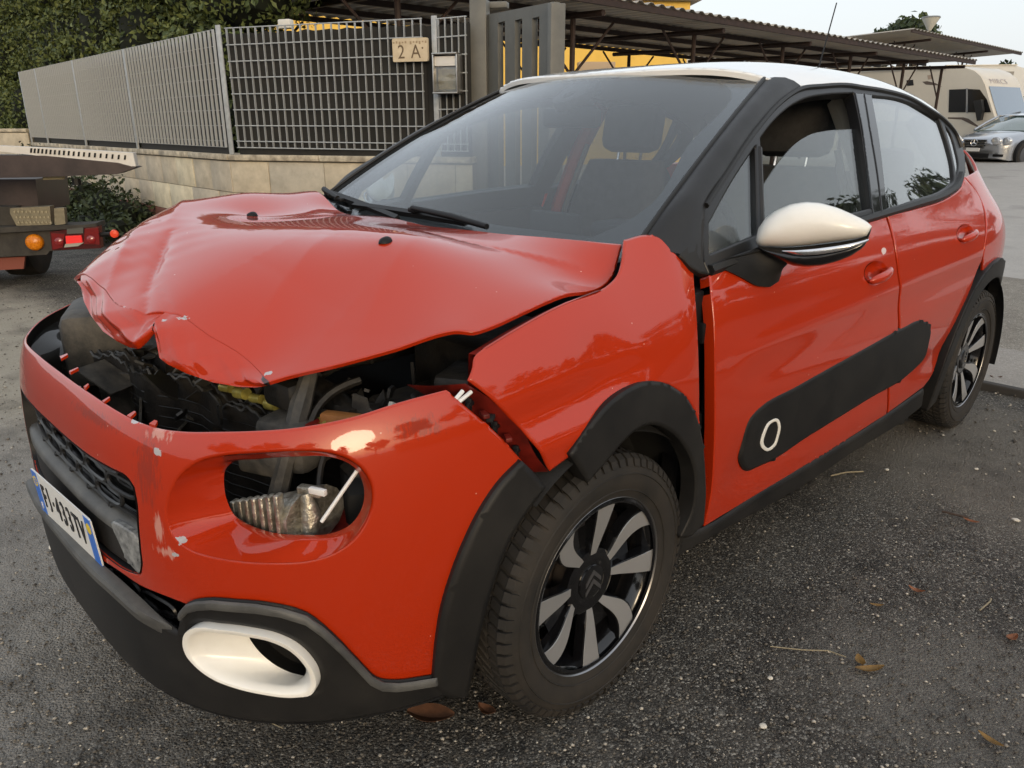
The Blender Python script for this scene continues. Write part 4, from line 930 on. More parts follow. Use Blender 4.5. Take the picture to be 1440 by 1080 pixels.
# ---- wheels --------------------------------------------------------------------------------------------
RUB = mat('tyre_rubber', (.015, .0138, .0125), .75, noise=(9, .5, (.031, .026, .021)), bump=(250, .3, .001))
RIMB = mat('rim_gloss_black', (.006, .006, .007), .12, coat=.5); RIMS = mat('rim_machined_grey', (.50, .50, .505), .30, metal=.65); RIME = mat('rim_edge', (.30, .30, .31), .28, metal=.9)
def wheel_meshes():
    r = {}
    # tyre carcass profile (r, h) h outward +x
    prof = [(.207, .080), (.214, .0885), (.222, .090), (.240, .0965), (.262, .1005), (.281, .0985), (.293, .092), (.300, .084), (.3035, .070), (.3055, .0), (.3035, -.07), (.300, -.084), (.281, -.0985), (.262, -.1005), (.24, -.0965), (.207, -.08)]
    mb = MB(); mb.lathe(prof, 96)
    n = 68
    for k in range(n):
        a0 = 2*math.pi*k/n
        def blk(h0, h1, w, skew, hh=.0085, shoulder=0, da=0.):
            # block from h0 to h1 (axial), angular width w, built on the carcass
            vs = []
            for up in (0, 1):
                for (h, s) in ((h0, -1), (h0, 1), (h1, 1), (h1, -1)):
                    a = a0+da+s*w/2+skew*(h-h0)
                    rr = (.3055-.002*abs(h/.07)**2 - (.010 if abs(h) > .08 else 0))+(hh if up else -.004)
                    if up: a = a0+da+s*w*.42+skew*(h-h0)
                    vs.append((h, rr*math.cos(a), rr*math.sin(a)))
            mb.add(vs, [(0, 3, 2, 1), (4, 5, 6, 7), (0, 1, 5, 4), (1, 2, 6, 5), (2, 3, 7, 6), (3, 0, 4, 7)])
        w = 2*math.pi/n
        for sgn in (1, -1):
            blk(sgn*.050, sgn*.078, w*.74, sgn*1.0); blk(sgn*.020, sgn*.046, w*.72, sgn*2.6, da=w*.3*sgn); blk(sgn*.0015, sgn*.0175, w*.78, sgn*3.4, da=w*.5)
            # shoulder lug turning onto the side wall
            vs = []
            for (h, rr) in ((.078, .3135), (.0925, .3045), (.0985, .289), (.094, .287), (.088, .300), (.076, .304)):
                for s in (-1, 1): a = a0+s*w*.37*(1 if rr > .3 else .9)+.02; vs.append((sgn*h, rr*math.cos(a), rr*math.sin(a)))
            mb.add(vs, [(0, 1, 3, 2), (2, 3, 5, 4), (4, 5, 7, 6), (0, 2, 4, 6, 8, 10), (1, 11, 9, 7, 5, 3)])
    r['tyre'] = mb
    # side wall lettering ridges
    for rr in (.232, .272):
        mb.lathe([(rr-.0016, .0962+(.003 if rr > .25 else -.002)), (rr, .0985+(.0035 if rr > .25 else -.002)), (rr+.0016, .0962+(.003 if rr > .25 else -.002))], 96)
    # rim barrel
    mb = MB(); mb.lathe([(.199, .086), (.2045, .0885), (.210, .086), (.2105, .079), (.203, .074), (.196, .068), (.190, .03), (.185, -.03), (.19, -.08), (.20, -.085)], 72); r['rim'] = mb
    mb = MB(); mb.lathe([(.2105, .0855), (.213, .0885), (.216, .0865), (.2155, .083)], 96); r['rim_edge'] = mb
    # black spoke bodies: hub bowl + 4 broad double spokes
    mb = MB(); mb.lathe([(.0001, .056), (.040, .058), (.052, .060), (.066, .061), (.080, .056), (.084, .03), (.07, .0)], 48)
    def pol(rr, a, h): return (h, rr*math.cos(a), rr*math.sin(a))
    for s in (-1, 1):
        sp = MB(); rings = []; top = []
        for rr in np.linspace(.071, .2035, 14):
            t = (rr-.070)/(.203-.070); ca = s*R_(17+7*math.sin(math.pi*t*.8)-2*t+4*s*t*(1-t))+R_(12)*t*(1-t); hw = (.0095+.0215*max(t, 0))/rr; h = .0575+.0245*((rr-.068)/.1355)**.9
            rings.append([pol(rr, ca-hw*1.12, h-.028), pol(rr, ca-hw*1.08, h-.0015), pol(rr, ca-hw*.97, h), pol(rr, ca+hw*.97, h), pol(rr, ca+hw*1.08, h-.0015), pol(rr, ca+hw*1.12, h-.028)])
            top.append([pol(rr, ca-hw*.95, h+.0002), pol(rr, ca-hw*.93, h+.0012), pol(rr, ca+hw*.93, h+.0012), pol(rr, ca+hw*.95, h+.0002)])
        sp.loft(rings, cap0=True, cap1=True); sp.cur = 1; sp.loft(top, closed=True, cap0=True, cap1=True); r['spoke%d' % s] = sp
    for k in range(4):
        pc = R_(14+90*k); rg = []
        for rr in np.linspace(.07, .15, 6): rg.append([pol(rr, pc-R_(16), .046+.05*(rr-.07)), pol(rr, pc, .042+.05*(rr-.07)), pol(rr, pc+R_(16), .046+.05*(rr-.07))])
        mb.loft(rg, closed=False)
    r['hub'] = mb
    # cap with double chevron
    mb = MB(); mb.lathe([(.0001, .0645), (.036, .064), (.041, .062), (.043, .057)], 32); r['hub_cap'] = mb
    mb = MB()
    for dz in (-.004, .010):
        vs = []
        for h in (.0648, .0668):
            for y, z in ((-.026, dz*1.6-.020), (0, dz*1.6+.006), (.026, dz*1.6-.020), (.026, dz*1.6-.009), (0, dz*1.6+.018), (-.026, dz*1.6-.009)): vs.append((h, y, z))
        mb.add(vs, [(0, 1, 2, 3, 4, 5), (11, 10, 9, 8, 7, 6)]+[(i, (i+1) % 6, 6+(i+1) % 6, 6+i) for i in range(6)])
    r['hub_emblem'] = mb
    # brake disc
    mb = MB(); mb.lathe([(.06, -.005), (.135, -.005), (.135, -.017), (.06, -.017)], 48, close=True); mb.box((-.01, .11, .06), (.05, .08, .10), 0, .01); r['brake_disc'] = mb
    return r
WM = wheel_meshes(); WMATS = dict(tyre=RUB, rim=RIMB, rim_edge=RIME, hub=RIMB, hub_cap=RIMB, hub_emblem=mat('chevron_grey', (.10, .10, .105), .35, metal=.5), brake_disc=mat('brake_iron', (.12, .10, .09), .5, metal=.7))
WMATS['spoke-1'] = WMATS['spoke1'] = [RIMB, RIMS]
WMESH = {}
for k in WM:
    o = WM[k].build(k, WMATS[k], None, angle=35 if k == 'tyre' else 45); WMESH[k] = o.data; bpy.data.objects.remove(o)
def wheel(x, y, rot, steer, lab):
    sg = 1 if x > 0 else -1
    m = Matrix.Translation((x, y, .3105)) @ Matrix.Rotation(steer+(0 if sg > 0 else math.pi), 4, 'Z') @ Matrix.Rotation(rot, 4, 'X')
    par = link('wheel', WMESH['tyre'], car); par.matrix_basis = m; tag(par, lab)
    for k in ('rim', 'rim_edge', 'hub', 'hub_cap', 'hub_emblem', 'brake_disc'): link(k, WMESH[k], par)
    for k in range(4):
        for s in ('spoke-1', 'spoke1'): link('spoke', WMESH[s], par).rotation_euler = (R_(14+90*k), 0, 0)
wheel(.7415, 0, 0, 0, 'dusty tyre and black and grey alloy wheel'); wheel(.7415, 2.54, R_(22), 0, 'black and grey alloy wheel'); wheel(-.7415, 0, .3, 0, 'black and grey alloy wheel'); wheel(-.7415, 2.54, .8, 0, 'black and grey alloy wheel')

# ---- cowl and wipers ----------------------------------------------------------------------------------------
mb = MB(); ss = np.linspace(-.86, .86, 25)
mb.loft([[tuple(q) for q in WS(ss, np.zeros(25)-.11, -.004)+np.array([0, -.14, -.06])], [tuple(q) for q in WS(ss, np.zeros(25)-.11, .004)+np.array([0, -.05, -.012])], [tuple(q) for q in WS(ss, np.zeros(25)-.02, .006)]], closed=False); mb.build('cowl_panel', BLKM, car, angle=60)
def wsp(s, t, off): return WS(np.array([s]), np.array([t]), off)[0]
SG_, TG_ = np.meshgrid(np.linspace(-1, 1, 201), np.linspace(-.12, 1, 141)); WG = WS(SG_.ravel(), TG_.ravel(), .012)
_q = (WG-CAMP) @ AX.T; WPX = np.stack([720+FPX*_q[:, 0]/_q[:, 2], 540-FPX*_q[:, 1]/_q[:, 2]], -1)
def onws(px): return WG[np.argmin(np.linalg.norm(WPX-np.array(px), axis=1))]
def wiper(arm, blade, name):
    b = [onws(q) for q in blade]; a = [onws(q) for q in arm]; up = np.array([0, -.012, .018])
    mb = MB(); w0, w1 = b[0], b[-1]; rings = []
    for t in np.linspace(0, 1, 12):
        P = w0*(1-t)+w1*t; h = .006*(1-.45*abs(2*t-1)**2); rings.append([tuple(P+q) for q in (np.array([0, -.006, -.004]), np.array([0, -.012, h+.004]), np.array([0, .002, h+.012]), np.array([0, .010, .002]))])
    mb.loft(rings, cap0=True, cap1=True)
    mid = b[0]*.5+b[-1]*.5; ma = mid if len(blade) < 3 else b[1]
    mb.box(ma+np.array([0, -.006, .012]), (.04, .02, .014), 0, .004)
    mb.tube([a[0]+up, a[1]+up*1.2, ma+up], [.008, .0095, .008], 8); mb.build(name, BLKM, car, angle=50)
wiper([(690, 328), (640, 314)], [(498, 291), (585, 300), (655, 316)], 'wiper')
wiper([(470, 282), (462, 274)], [(455, 268), (480, 285), (560, 310)], 'wiper')

# ---- interior -------------------------------------------------------------------------------------------------
DASH = mat('dashboard', (.030, .031, .033), .7); FAB = mat('seat_fabric', (.055, .052, .05), .9, noise=(30, .3)); BEI = mat('beige_trim', (.36, .33, .27), .8); 
mb = MB(); rings = []
for x in np.linspace(-.70, .70, 15):
    d = .03*(1-(x/.7)**2); rings.append([(x, .30-d, .86), (x, .31-d, .985), (x, .45-d, 1.005), (x, .62-d, .985), (x, .74-d, .94), (x, .76-d, .86), (x, .74-d, .70), (x, .60, .5), (x, .4, .5)])
mb.loft(rings, cap0=True, cap1=True); mb.build('dashboard', DASH, car, angle=60)
mb = MB(); mb.box((.37, .70, 1.0), (.30, .14, .05), 0, .02); mb.box((0, .72, .97), (.22, .03, .12), 0, .01); mb.build('instrument_hood', DASH, car)
mb = MB(); cc = np.array([.37, .90, .93]); ax2 = np.array([1, 0, 0]); ay2 = np.array([0, .42, .907])
mb.tube([cc+.185*(ax2*math.cos(a)+ay2*math.sin(a)) for a in np.linspace(0, 2*math.pi, 36, endpoint=False)], .0155, 8, closed=True)
mb.box(cc+np.array([0, -.02, 0]), (.15, .06, .10), 0, .02); 
for a in (-.1, math.pi+.1, -math.pi/2): mb.tube([cc, cc+.18*(ax2*math.cos(a)+ay2*math.sin(a))], .016, 6)
mb.tube([cc+np.array([0, -.03, 0]), cc+np.array([0, -.25, -.08])], .035, 10); mb.build('steering_wheel', BLKM, car)
def cushion(c, d, bev, m, name, parent, rot): 
    return MB().box(c, d, 0, bev, rot=rot).build(name, m, parent)
def seat(x, y):
    rt = Matrix.Rotation(R_(-18), 3, 'X')
    base = MB().box((x, y, .52), (.50, .50, .16), 0, .06).build('seat', FAB, car)
    mb = MB(); rings = []
    for t in np.linspace(0, 1, 9):
        w = .25-.04*t-.03*max(0, t-.8)*5; zc = .56+.60*t; yc = y+.24+.20*t; dd = .075-.02*t
        rings.append([(x+w*c*(1.0), yc+dd*s*(1+.25*abs(c)), zc) for c, s in [(math.copysign(abs(math.cos(a))**.5, math.cos(a)), math.copysign(abs(math.sin(a))**.6, math.sin(a))) for a in np.linspace(0, 2*math.pi, 20, endpoint=False)]])
    mb.loft(rings, cap0=True, cap1=True); mb.build('backrest', FAB, base, angle=60)
    mb = MB(); mb.box((x, y+.48, 1.29), (.29, .10, .20), 0, .048, rot=Matrix.Rotation(R_(-10), 3, 'X')); mb.build('headrest', FAB, base)
    mb = MB()
    for dx in (-.06, .06): mb.tube([(x+dx, y+.45, 1.12), (x+dx, y+.475, 1.24)], .006, 6)
    mb.build('headrest_rod', CHROME, base)
seat(.37, 1.12); seat(-.37, 1.12)
mb = MB(); mb.box((0, 2.05, .55), (1.25, .48, .16), 0, .05); mb.build('rear_seat', FAB, car)
mb = MB(); mb.box((0, 2.36, .82), (1.25, .14, .58), 0, .05, rot=Matrix.Rotation(R_(-16), 3, 'X')); mb.box((.36, 2.46, 1.13), (.26, .09, .15), 0, .04); mb.box((-.36, 2.46, 1.13), (.26, .09, .15), 0, .04); mb.build('rear_seat_back', FAB, car)
for sg in (1, -1):
    P = lambda y, z, i=.085: BODY(*yz2u(np.array([y]), np.array([z])).T, -i)[0]*np.array([sg, 1, 1])
    for nm, pa, m, w in (('b_pillar_lining', [P(1.50, .4), P(1.53, .95), P(1.55, 1.2), P(1.57, 1.38, .10)], BEI if sg > 0 else mat('red_inner_pillar', (.35, .05, .025), .5), .045), ('c_pillar_lining', [P(2.50, .95, .11), P(2.52, 1.15, .11), P(2.44, 1.33, .13)], BEI, .06)):
        mb = MB(); mb.tube(pa, [w*.8]*len(pa), 8); mb.build(nm, m, car)
    mb = MB(); mb.tube([P(1.53, 1.22, .14), P(1.50, .95, .15), P(1.40, .55, .17)], .012, 6); mb.build('seat_belt', mat('belt_webbing', (.16, .15, .13), .8), car)
    # door card
    mb = MB(); mb.box((sg*.765, .95, .70), (.04, 1.0, .5), 0, .015); mb.box((sg*.745, .95, .80), (.05, .5, .05), 0, .02); mb.build('door_lining', INTER, car)
    MB().box((sg*.76, 1.95, .70), (.04, .8, .5), 0, .015).build('door_lining', INTER, car)
MB().box((0, .42, .55), (1.5, .02, .75)).build('bulkhead', DARK, car)
MB().box((0, 2.62, .75), (1.3, .03, .55)).build('boot_cover', INTER, car)

# ---- engine bay --------------------------------------------------------------------------------------------------
ALU = mat('cast_aluminium', (.55, .53, .47), .42, metal=.85, noise=(45, .5, (.25, .23, .19)), bump=(55, .8, .006))
GRIME = mat('grimy_black', (.008, .0075, .007), .55, noise=(18, .6, (.026, .022, .018)), bump=(60, .5, .004))
DUSTY = mat('dusty_plastic', (.035, .034, .032), .6, noise=(25, .6, (.09, .082, .07)), bump=(90, .4, .003))
mb = MB(); mb.box((0, .0, .42), (1.3, .80, .3), 0, .02); mb.build('engine_lower', DARK, car)
mb = MB(); mb.box((-.05, -.06, .80), (.50, .40, .16), 0, .04); mb.box((-.10, -.22, .76), (.40, .14, .14), 0, .03); mb.build('engine_cover', GRIME, car)
MB().box((.50, -.02, .74), (.24, .30, .24), 0, .02).build('battery_box', GRIME, car)
mb = MB(); mb.box((.52, -.24, .66), (.20, .18, .18), 0, .02); mb.build('fuse_box', DUSTY, car)
# radiator, bent back, with its crumpled top edge and cooling fins
rad = MB(); nx = 121; xs = np.linspace(-.33, .40, nx); wz = .745+.006*np.sin(xs*17)+.006*np.sin(xs*47)+.003*np.sin(xs*131)-.02*(xs > .2)*(xs-.2)/.2; wy = -.585+.05*np.sin(xs*4.5)+.012*np.sin(xs*23)
rad.loft([[(x, y, .40) for x, y in zip(xs, wy)], [(x, y-.004, z-.012) for x, y, z in zip(xs, wy, wz)], [(x, y+.0, z) for x, y, z in zip(xs, wy, wz)], [(x, y+.035, z) for x, y, z in zip(xs, wy, wz)], [(x, y+.04, .4) for x, y, z in zip(xs, wy, wz)]], closed=False)
rado = rad.build('radiator', GRIME, car, angle=50)
mb = MB()
for k in range(3): mb.tube([(x, y-.008+.020*k, z+.003+.006*math.sin(160*x+k*2)*math.sin(61*x)) for x, y, z in zip(xs, wy, wz)], [.002+.0025*abs(math.sin(37*x+k)) for x in xs], 5)
mb.build('radiator_seam', mat('oxidised_aluminium', (.10, .10, .098), .5, metal=.5, noise=(40, .7, (.03, .03, .03))), rado)
mb = MB()
for k in range(11): mb.tube([(x, y-.004, .44+k*.026) for x, y in zip(xs[::10], wy[::10])], .0012, 4)
tag(mb.build('radiator_fins', mat('fin_dark', (.03, .03, .03), .5, metal=.5), rado), kind='stuff')
mb = MB(); mb.tube([(-.36, -.50, .80), (-.1, -.47, .80), (.15, -.43, .79), (.40, -.40, .76), (.52, -.42, .74)], .028, 10); mb.build('coolant_hose', GRIME, car)
mb = MB(); mb.tube([(-.36, -.585, .66), (-.42, -.61, .655), (-.48, -.62, .65)], .013, 8); mb.box((-.345, -.60, .66), (.06, .05, .06), .3, .006); 
for k in range(4): mb.box((-.345, -.627, .643+k*.011), (.062, .006, .004), .3)
mb.build('connector_block', DUSTY, car)
# right headlamp carcass and brackets behind the bumper
mb = MB(); mb.box((-.50, -.555, .74), (.28, .20, .20), -.4, .03); mb.box((-.60, -.46, .80), (.10, .20, .10), -.6, .02); mb.tube([(-.46, -.60, .74), (-.44, -.64, .745)], [.05, .055], 14); mb.tube([(-.44, -.635, .745), (-.438, -.64, .746)], [.035, .035], 14); mb.build('broken_lamp_housing', DUSTY, car)
mb = MB(); mb.box((-.20, -.66, .72), (.11, .09, .004), .5, rot=Matrix.Rotation(.5, 3, 'Z') @ Matrix.Rotation(.5, 3, 'Y')); mb.box((-.22, -.63, .66), (.08, .01, .12), .5); mb.build('bent_bracket', DUSTY, car)
mb = MB(); mb.add([(-.30, -.50, .83), (-.10, -.55, .78), (-.08, -.58, .60), (-.32, -.56, .58), (-.30, -.47, .83), (-.10, -.52, .78), (-.08, -.55, .60), (-.32, -.53, .58)], [(0, 1, 2, 3), (7, 6, 5, 4), (0, 4, 5, 1), (1, 5, 6, 2), (2, 6, 7, 3), (3, 7, 4, 0)]); mb.build('air_deflector', GRIME, car, smooth=False)
YB = mat('yellow_brass', (.55, .48, .12), .35, metal=.4, noise=(30, .5))
mb = MB(); mb.tube([(.02, -.52, .825), (.10, -.55, .84)], [.022, .02], 12); mb.tube([(-.01, -.50, .81), (.03, -.53, .82)], [.026, .026], 12); mb.build('filler_neck', YB, car)
mb = MB()
for k in range(7): mb.tube([(.20+.045*k, -.545+.012*k, .764-.004*k), (.235+.045*k, -.54+.012*k, .768-.004*k)], .010+.003*(k % 2), 14)
mb.build('yellow_coil', YB, car)
# left side: cross support, grey strut, wiring, red chassis rail, lamp bracket
mb = MB(); mb.tube([(.44, -.46, .84), (.46, -.50, .78), (.475, -.55, .68), (.46, -.57, .6)], [.016, .022, .018, .02], 8); mb.build('bent_strut', DUSTY, car)
mb = MB(); mb.box((.51, -.40, .72), (.10, .04, .10), .5, .008); mb.box((.585, -.35, .73), (.05, .05, .10), .7, .008); mb.build('loose_module', GRIME, car)
for k in range(9):
    r2 = random.Random(40+k); p0 = np.array([.30+.35*r2.random(), -.40+.15*r2.random(), .74+.10*r2.random()]); p1 = p0+np.array([.12*r2.uniform(-1, 1), -.1*r2.random(), -.10*r2.random()]); p2 = p1+np.array([.1*r2.uniform(-1, 1), .06*r2.uniform(-1, 1), -.08])
    cv = [p0*(1-t)**2+2*t*(1-t)*p1+p2*t*t for t in np.linspace(0, 1, 9)]; MB().tube(cv, .005+.004*r2.random(), 6).build('wiring', GRIME, car)
mb = MB(); P = np.array([.60, -.38, .79]); mb.tube([P, P+np.array([.01, -.02, -.03]), P+np.array([-.005, -.03, -.06])], [.008, .01, .009], 6); mb.build('white_connector', mat('pale_plastic', (.45, .43, .38), .5), car)
mb = MB(); mb.box((.56, -.30, .50), (.10, .55, .12), .05, .01); mb.build('chassis_rail', INNER_RED, car)
mb = MB(); mb.box((.66, -.33, .655), (.15, .02, .15), .55, .006); mb.box((.69, -.28, .75), (.10, .10, .02), .3, .004); mb.build('inner_wing', INNER_RED, car)
RUST = mat('orange_primer', (.42, .17, .05), .6, noise=(12, .5))
mb = MB(); mb.box((.555, -.43, .745), (.16, .03, .04), .5, .006); mb.build('orange_cross_member', RUST, car)
mb = MB(); mb.box((.475, -.50, .73), (.05, .05, .04), .5, .006); mb.build('red_bracket', INNER_RED, car)
mb = MB(); mb.box((.43, -.50, .70), (.12, .12, .11), .4, .02); mb.box((.41, -.55, .665), (.11, .08, .05), .4, .012); mb.build('lamp_back_box', DUSTY, car)
# cast aluminium lamp bracket seen through the left lamp hole
mb = MB(); o3 = at((398, 722), 1, -.585); rings = []
ax_ = np.array([.86, .30, .20]); ax_ /= np.linalg.norm(ax_)
for t in np.linspace(-1, 1, 12):
    c = o3+ax_*.085*t; r = .044+.018*t+.005*math.sin(9*t); rings.append([tuple(c+np.array([0, -.25, 1])*r*math.sin(a)*.85+np.array([.1, -1, -.2])*r*math.cos(a)) for a in np.linspace(0, 2*math.pi, 14, endpoint=False)])
mb.loft(rings, cap0=True, cap1=True)
for k in range(7): mb.box(o3+ax_*(-.07+.022*k)+np.array([.008, -.045-.002*k, .012]), (.010, .02, .07+.006*k), .4, .003)
e3 = o3+ax_*.09; mb.tube([e3+np.array([0, -.02, .05]), e3+np.array([.012, -.02, .01]), e3+np.array([.01, -.03, -.05])], [.012, .02, .014], 8)
mb.tube([o3+ax_*.03+np.array([0, -.05, -.045]), o3+ax_*.10+np.array([0, -.045, -.035])], [.012, .013], 10); mb.box(e3+np.array([.0, -.01, .052]), (.05, .02, .018), .5, .004); mb.box(o3-ax_*.09+np.array([0, -.02, -.02]), (.06, .03, .008), .4, .003)
mb.build('lamp_bracket', ALU, car, angle=50)
TIE = mat('white_cable_tie', (.75, .75, .74), .4)
mb = MB(); a, b = at((452, 734), 1, -.60), at((502, 662), 1, -.535); mb.tube([a, b], .0035, 6); mb.build('cable_tie', TIE, car)
mb = MB(); a, b = at((437, 688), 1, -.58), at((457, 694), 1, -.58); mb.box((a+b)/2, (.035, .01, .012), .4, .002); mb.build('white_tab', TIE, car)
for q0, q1 in (((648, 566), (657, 552)), ((652, 569), (669, 553))):
    P0, P1 = cast([q0])[0], cast([q1])[0]; MB().tube([P0+[-.01, -.01, 0], P1+[-.012, 0, .0]], .004, 6).build('cable_tie', TIE, car)
for x, y, z, dx, dy, dz in ((.40, -.50, .79, .10, .05, .06), (.30, -.36, .85, .16, .10, .05), (.64, -.22, .81, .10, .14, .05), (-.30, -.36, .84, .22, .16, .06), (-.56, -.36, .82, .16, .12, .08), (-.35, -.1, .82, .3, .2, .06)):
    MB().box((x, y, z), (dx, dy, dz), rnd.uniform(-.5, .5), .014).build('engine_ancillary', GRIME, car)
# jagged remains of the grille carrier and lamp mounts
SHM = [GRIME, DUSTY, mat('torn_plastic', (.02, .02, .02), .35), mat('torn_edge_grey', (.07, .065, .055), .6, noise=(40, .6))]
for k in range(120):
    r2 = random.Random(300+k); x = r2.uniform(-.62, .62); yb = -.62+.28*abs(x/.62)**2.2; p0 = Vector((x, yb+r2.uniform(.0, .16), r2.uniform(.62, .81))); L = r2.uniform(.03, .10); W_ = L*r2.uniform(.2, .6)
    d = Vector((r2.uniform(-1, 1), r2.uniform(-.6, .6), r2.uniform(-.4, 1))).normalized(); e = d.cross(Vector((r2.uniform(-1, 1), r2.uniform(-1, 1), r2.uniform(-1, 1)))).normalized(); n_ = d.cross(e)*.003
    ol = [p0, p0+e*W_, p0+d*L*.55+e*W_*1.1, p0+d*L*.7+e*W_*.5, p0+d*L+e*W_*.35*r2.random(), p0+d*L*.5-e*W_*.2]
    MB().loft([[q+n_ for q in ol], [q-n_ for q in ol]], cap0=True, cap1=True).build('broken_shard', SHM[k % 4], car, smooth=False)
for k in range(8):
    r2 = random.Random(500+k); x = r2.uniform(-.5, .55); p0 = np.array([x, -.50+.2*abs(x), .66+.1*r2.random()]); p1 = p0+np.array([r2.uniform(-.2, .2), r2.uniform(-.08, .05), r2.uniform(0, .10)]); p2 = p1+np.array([r2.uniform(-.15, .15), .05, -.06])
    MB().tube([p0*(1-t)**2+2*t*(1-t)*p1+p2*t*t for t in np.linspace(0, 1, 11)], .004+.005*r2.random(), 7).build('wiring', GRIME, car)
# ================================================================== THE SETTING
def nodes(m): return m.node_tree.nodes, m.node_tree.links, m.node_tree.nodes['Principled BSDF']
def ground_mat(name, dark, mid, light, pebble, scale=1.0, bumpd=.006, zone=None):
    m = bpy.data.materials.new(name); m.use_nodes = True; n, l, b = nodes(m); MATS[name] = m
    g = n.new('ShaderNodeNewGeometry'); P = g.outputs['Position']
    def noise(sc, det=6, r=.6):
        t = n.new('ShaderNodeTexNoise'); t.inputs['Scale'].default_value = sc*scale; t.inputs['Detail'].default_value = det; t.inputs['Roughness'].default_value = r; l.new(P, t.inputs['Vector']); return t.outputs['Fac']
    def vor(sc, feat='F1'):
        t = n.new('ShaderNodeTexVoronoi'); t.feature = feat; t.inputs['Scale'].default_value = sc*scale; l.new(P, t.inputs['Vector']); return t
    big = noise(.55, 5, .6); medn = noise(4.5, 7, .72); fine = noise(70, 5, .75)
    v = vor(170); v2 = vor(420)
    def mixc(f, a, bb, t='MIX'):
        x = n.new('ShaderNodeMix'); x.data_type = 'RGBA'; x.blend_type = t
        for i, q in ((0, f), (6, a), (7, bb)):
            if isinstance(q, tuple): x.inputs[i].default_value = (*q, 1)
            elif isinstance(q, float): x.inputs[i].default_value = q
            else: l.new(q, x.inputs[i])
        return x.outputs[2]
    def rng_(f, a, bb, c=0., d=1.):
        r = n.new('ShaderNodeMapRange'); r.inputs['From Min'].default_value = a; r.inputs['From Max'].default_value = bb; r.inputs['To Min'].default_value = c; r.inputs['To Max'].default_value = d; l.new(f, r.inputs['Value']); return r.outputs['Result']
    col = mixc(rng_(big, .35, .68), dark, mid); col = mixc(rng_(medn, .42, .75, 0, .8), col, light)
    # single stones of the aggregate
    sep = n.new('ShaderNodeSeparateColor'); l.new(v.outputs['Color'], sep.inputs['Color'])
    col = mixc(rng_(sep.outputs[0], .2, 1.0, .0, .75), col, dark); col = mixc(rng_(sep.outputs[1], .80, 1.0, 0, .75), col, pebble); col = mixc(rng_(noise(13, 8, .75), .42, .72, 0, .5), col, light)
    sep2 = n.new('ShaderNodeSeparateColor'); l.new(v2.outputs['Color'], sep2.inputs['Color']); col = mixc(rng_(sep2.outputs[1], .88, .97, 0, .6), col, pebble)
    col = mixc(rng_(fine, .40, .60, .0, .55), col, dark)
    if zone:                                        # worn-through patches of pale gravel
        for (cx, cy, rx, ry, pc) in zone:
            mp = n.new('ShaderNodeMapping'); mp.inputs['Location'].default_value = (-cx/rx, -cy/ry, 0); mp.inputs['Scale'].default_value = (1/rx, 1/ry, 0); l.new(P, mp.inputs['Vector'])
            ln = n.new('ShaderNodeVectorMath'); ln.operation = 'LENGTH'; l.new(mp.outputs['Vector'], ln.inputs[0]); e_ = n.new('ShaderNodeMath'); e_.operation = 'MULTIPLY_ADD'; e_.inputs[1].default_value = 1.3; l.new(noise(1.6, 8, .7), e_.inputs[0]); ng = n.new('ShaderNodeMath'); ng.operation = 'MULTIPLY'; ng.inputs[1].default_value = -1; l.new(ln.outputs['Value'], ng.inputs[0]); l.new(ng.outputs[0], e_.inputs[2])
            col = mixc(rng_(e_.outputs[0], -.45, .05, 0, .72), col, pc)
    bl = noise(2.3, 6, .65); col = mixc(rng_(bl, .50, .68, 0, .50), col, tuple(c*1.15 for c in dark)); bl2 = noise(3.4, 7, .7); col = mixc(rng_(bl2, .56, .72, 0, .35), col, light)
    # damp / oily stains
    st = noise(1.1, 3, .5); col = mixc(rng_(st, .60, .72, 0, .55), col, tuple(c*.55 for c in dark))
    l.new(col, b.inputs['Base Color']); b.inputs['Roughness'].default_value = .82; b.inputs['Specular IOR Level'].default_value = .35
    h = n.new('ShaderNodeMath'); h.operation = 'MULTIPLY_ADD'; h.inputs[1].default_value = -.8; l.new(v.outputs['Distance'], h.inputs[0]); l.new(fine, h.inputs[2])
    h2 = n.new('ShaderNodeMath'); h2.operation = 'MULTIPLY_ADD'; h2.inputs[1].default_value = 1.2; l.new(medn, h2.inputs[0]); l.new(h.outputs[0], h2.inputs[2])
    bp = n.new('ShaderNodeBump'); bp.inputs['Strength'].default_value = 1.0; bp.inputs['Distance'].default_value = bumpd; l.new(h2.outputs[0], bp.inputs['Height']); l.new(bp.outputs['Normal'], b.inputs['Normal'])
    return m
ASPH = ground_mat('worn_asphalt', (.021, .0195, .0175), (.082, .075, .066), (.22, .20, .172), (.62, .59, .52), bumpd=.010, zone=[(-4.2, -.45, 2.8, .85, (.50, .45, .36)), (2.2, 2.3, 2.8, .9, (.20, .18, .15)), (-1.1, -1.0, 1.5, .8, (.36, .34, .31)), (1.5, .6, .5, .35, (.18, .17, .15))])
GRAV = ground_mat('pale_gravel', (.17, .15, .125), (.33, .30, .25), (.44, .40, .34), (.60, .57, .50), .8, .010)
ROADM = ground_mat('grey_road', (.33, .31, .285), (.42, .395, .365), (.48, .455, .42), (.52, .50, .47), 1.0, .003)
def sheet2(name, poly, z, m, sp=None, zf=None, kind='structure'):
    L = resamp(np.array(poly, float), 60) if sp else np.array(poly, float)
    if sp: v, f = tri2d([L], sp)
    else: v, f = L, [tuple(range(len(L)))]
    zz = np.full(len(v), z) if zf is None else zf(v)
    me = bpy.data.meshes.new(name); me.from_pydata([(a[0], a[1], b) for a, b in zip(v, zz)], [], [tuple(int(i) for i in t) for t in f]); me.materials.append(m); me.update()
    if me.polygons[0].normal.z < 0: me.flip_normals()
    o = link(name, me); return tag(o, kind=kind)
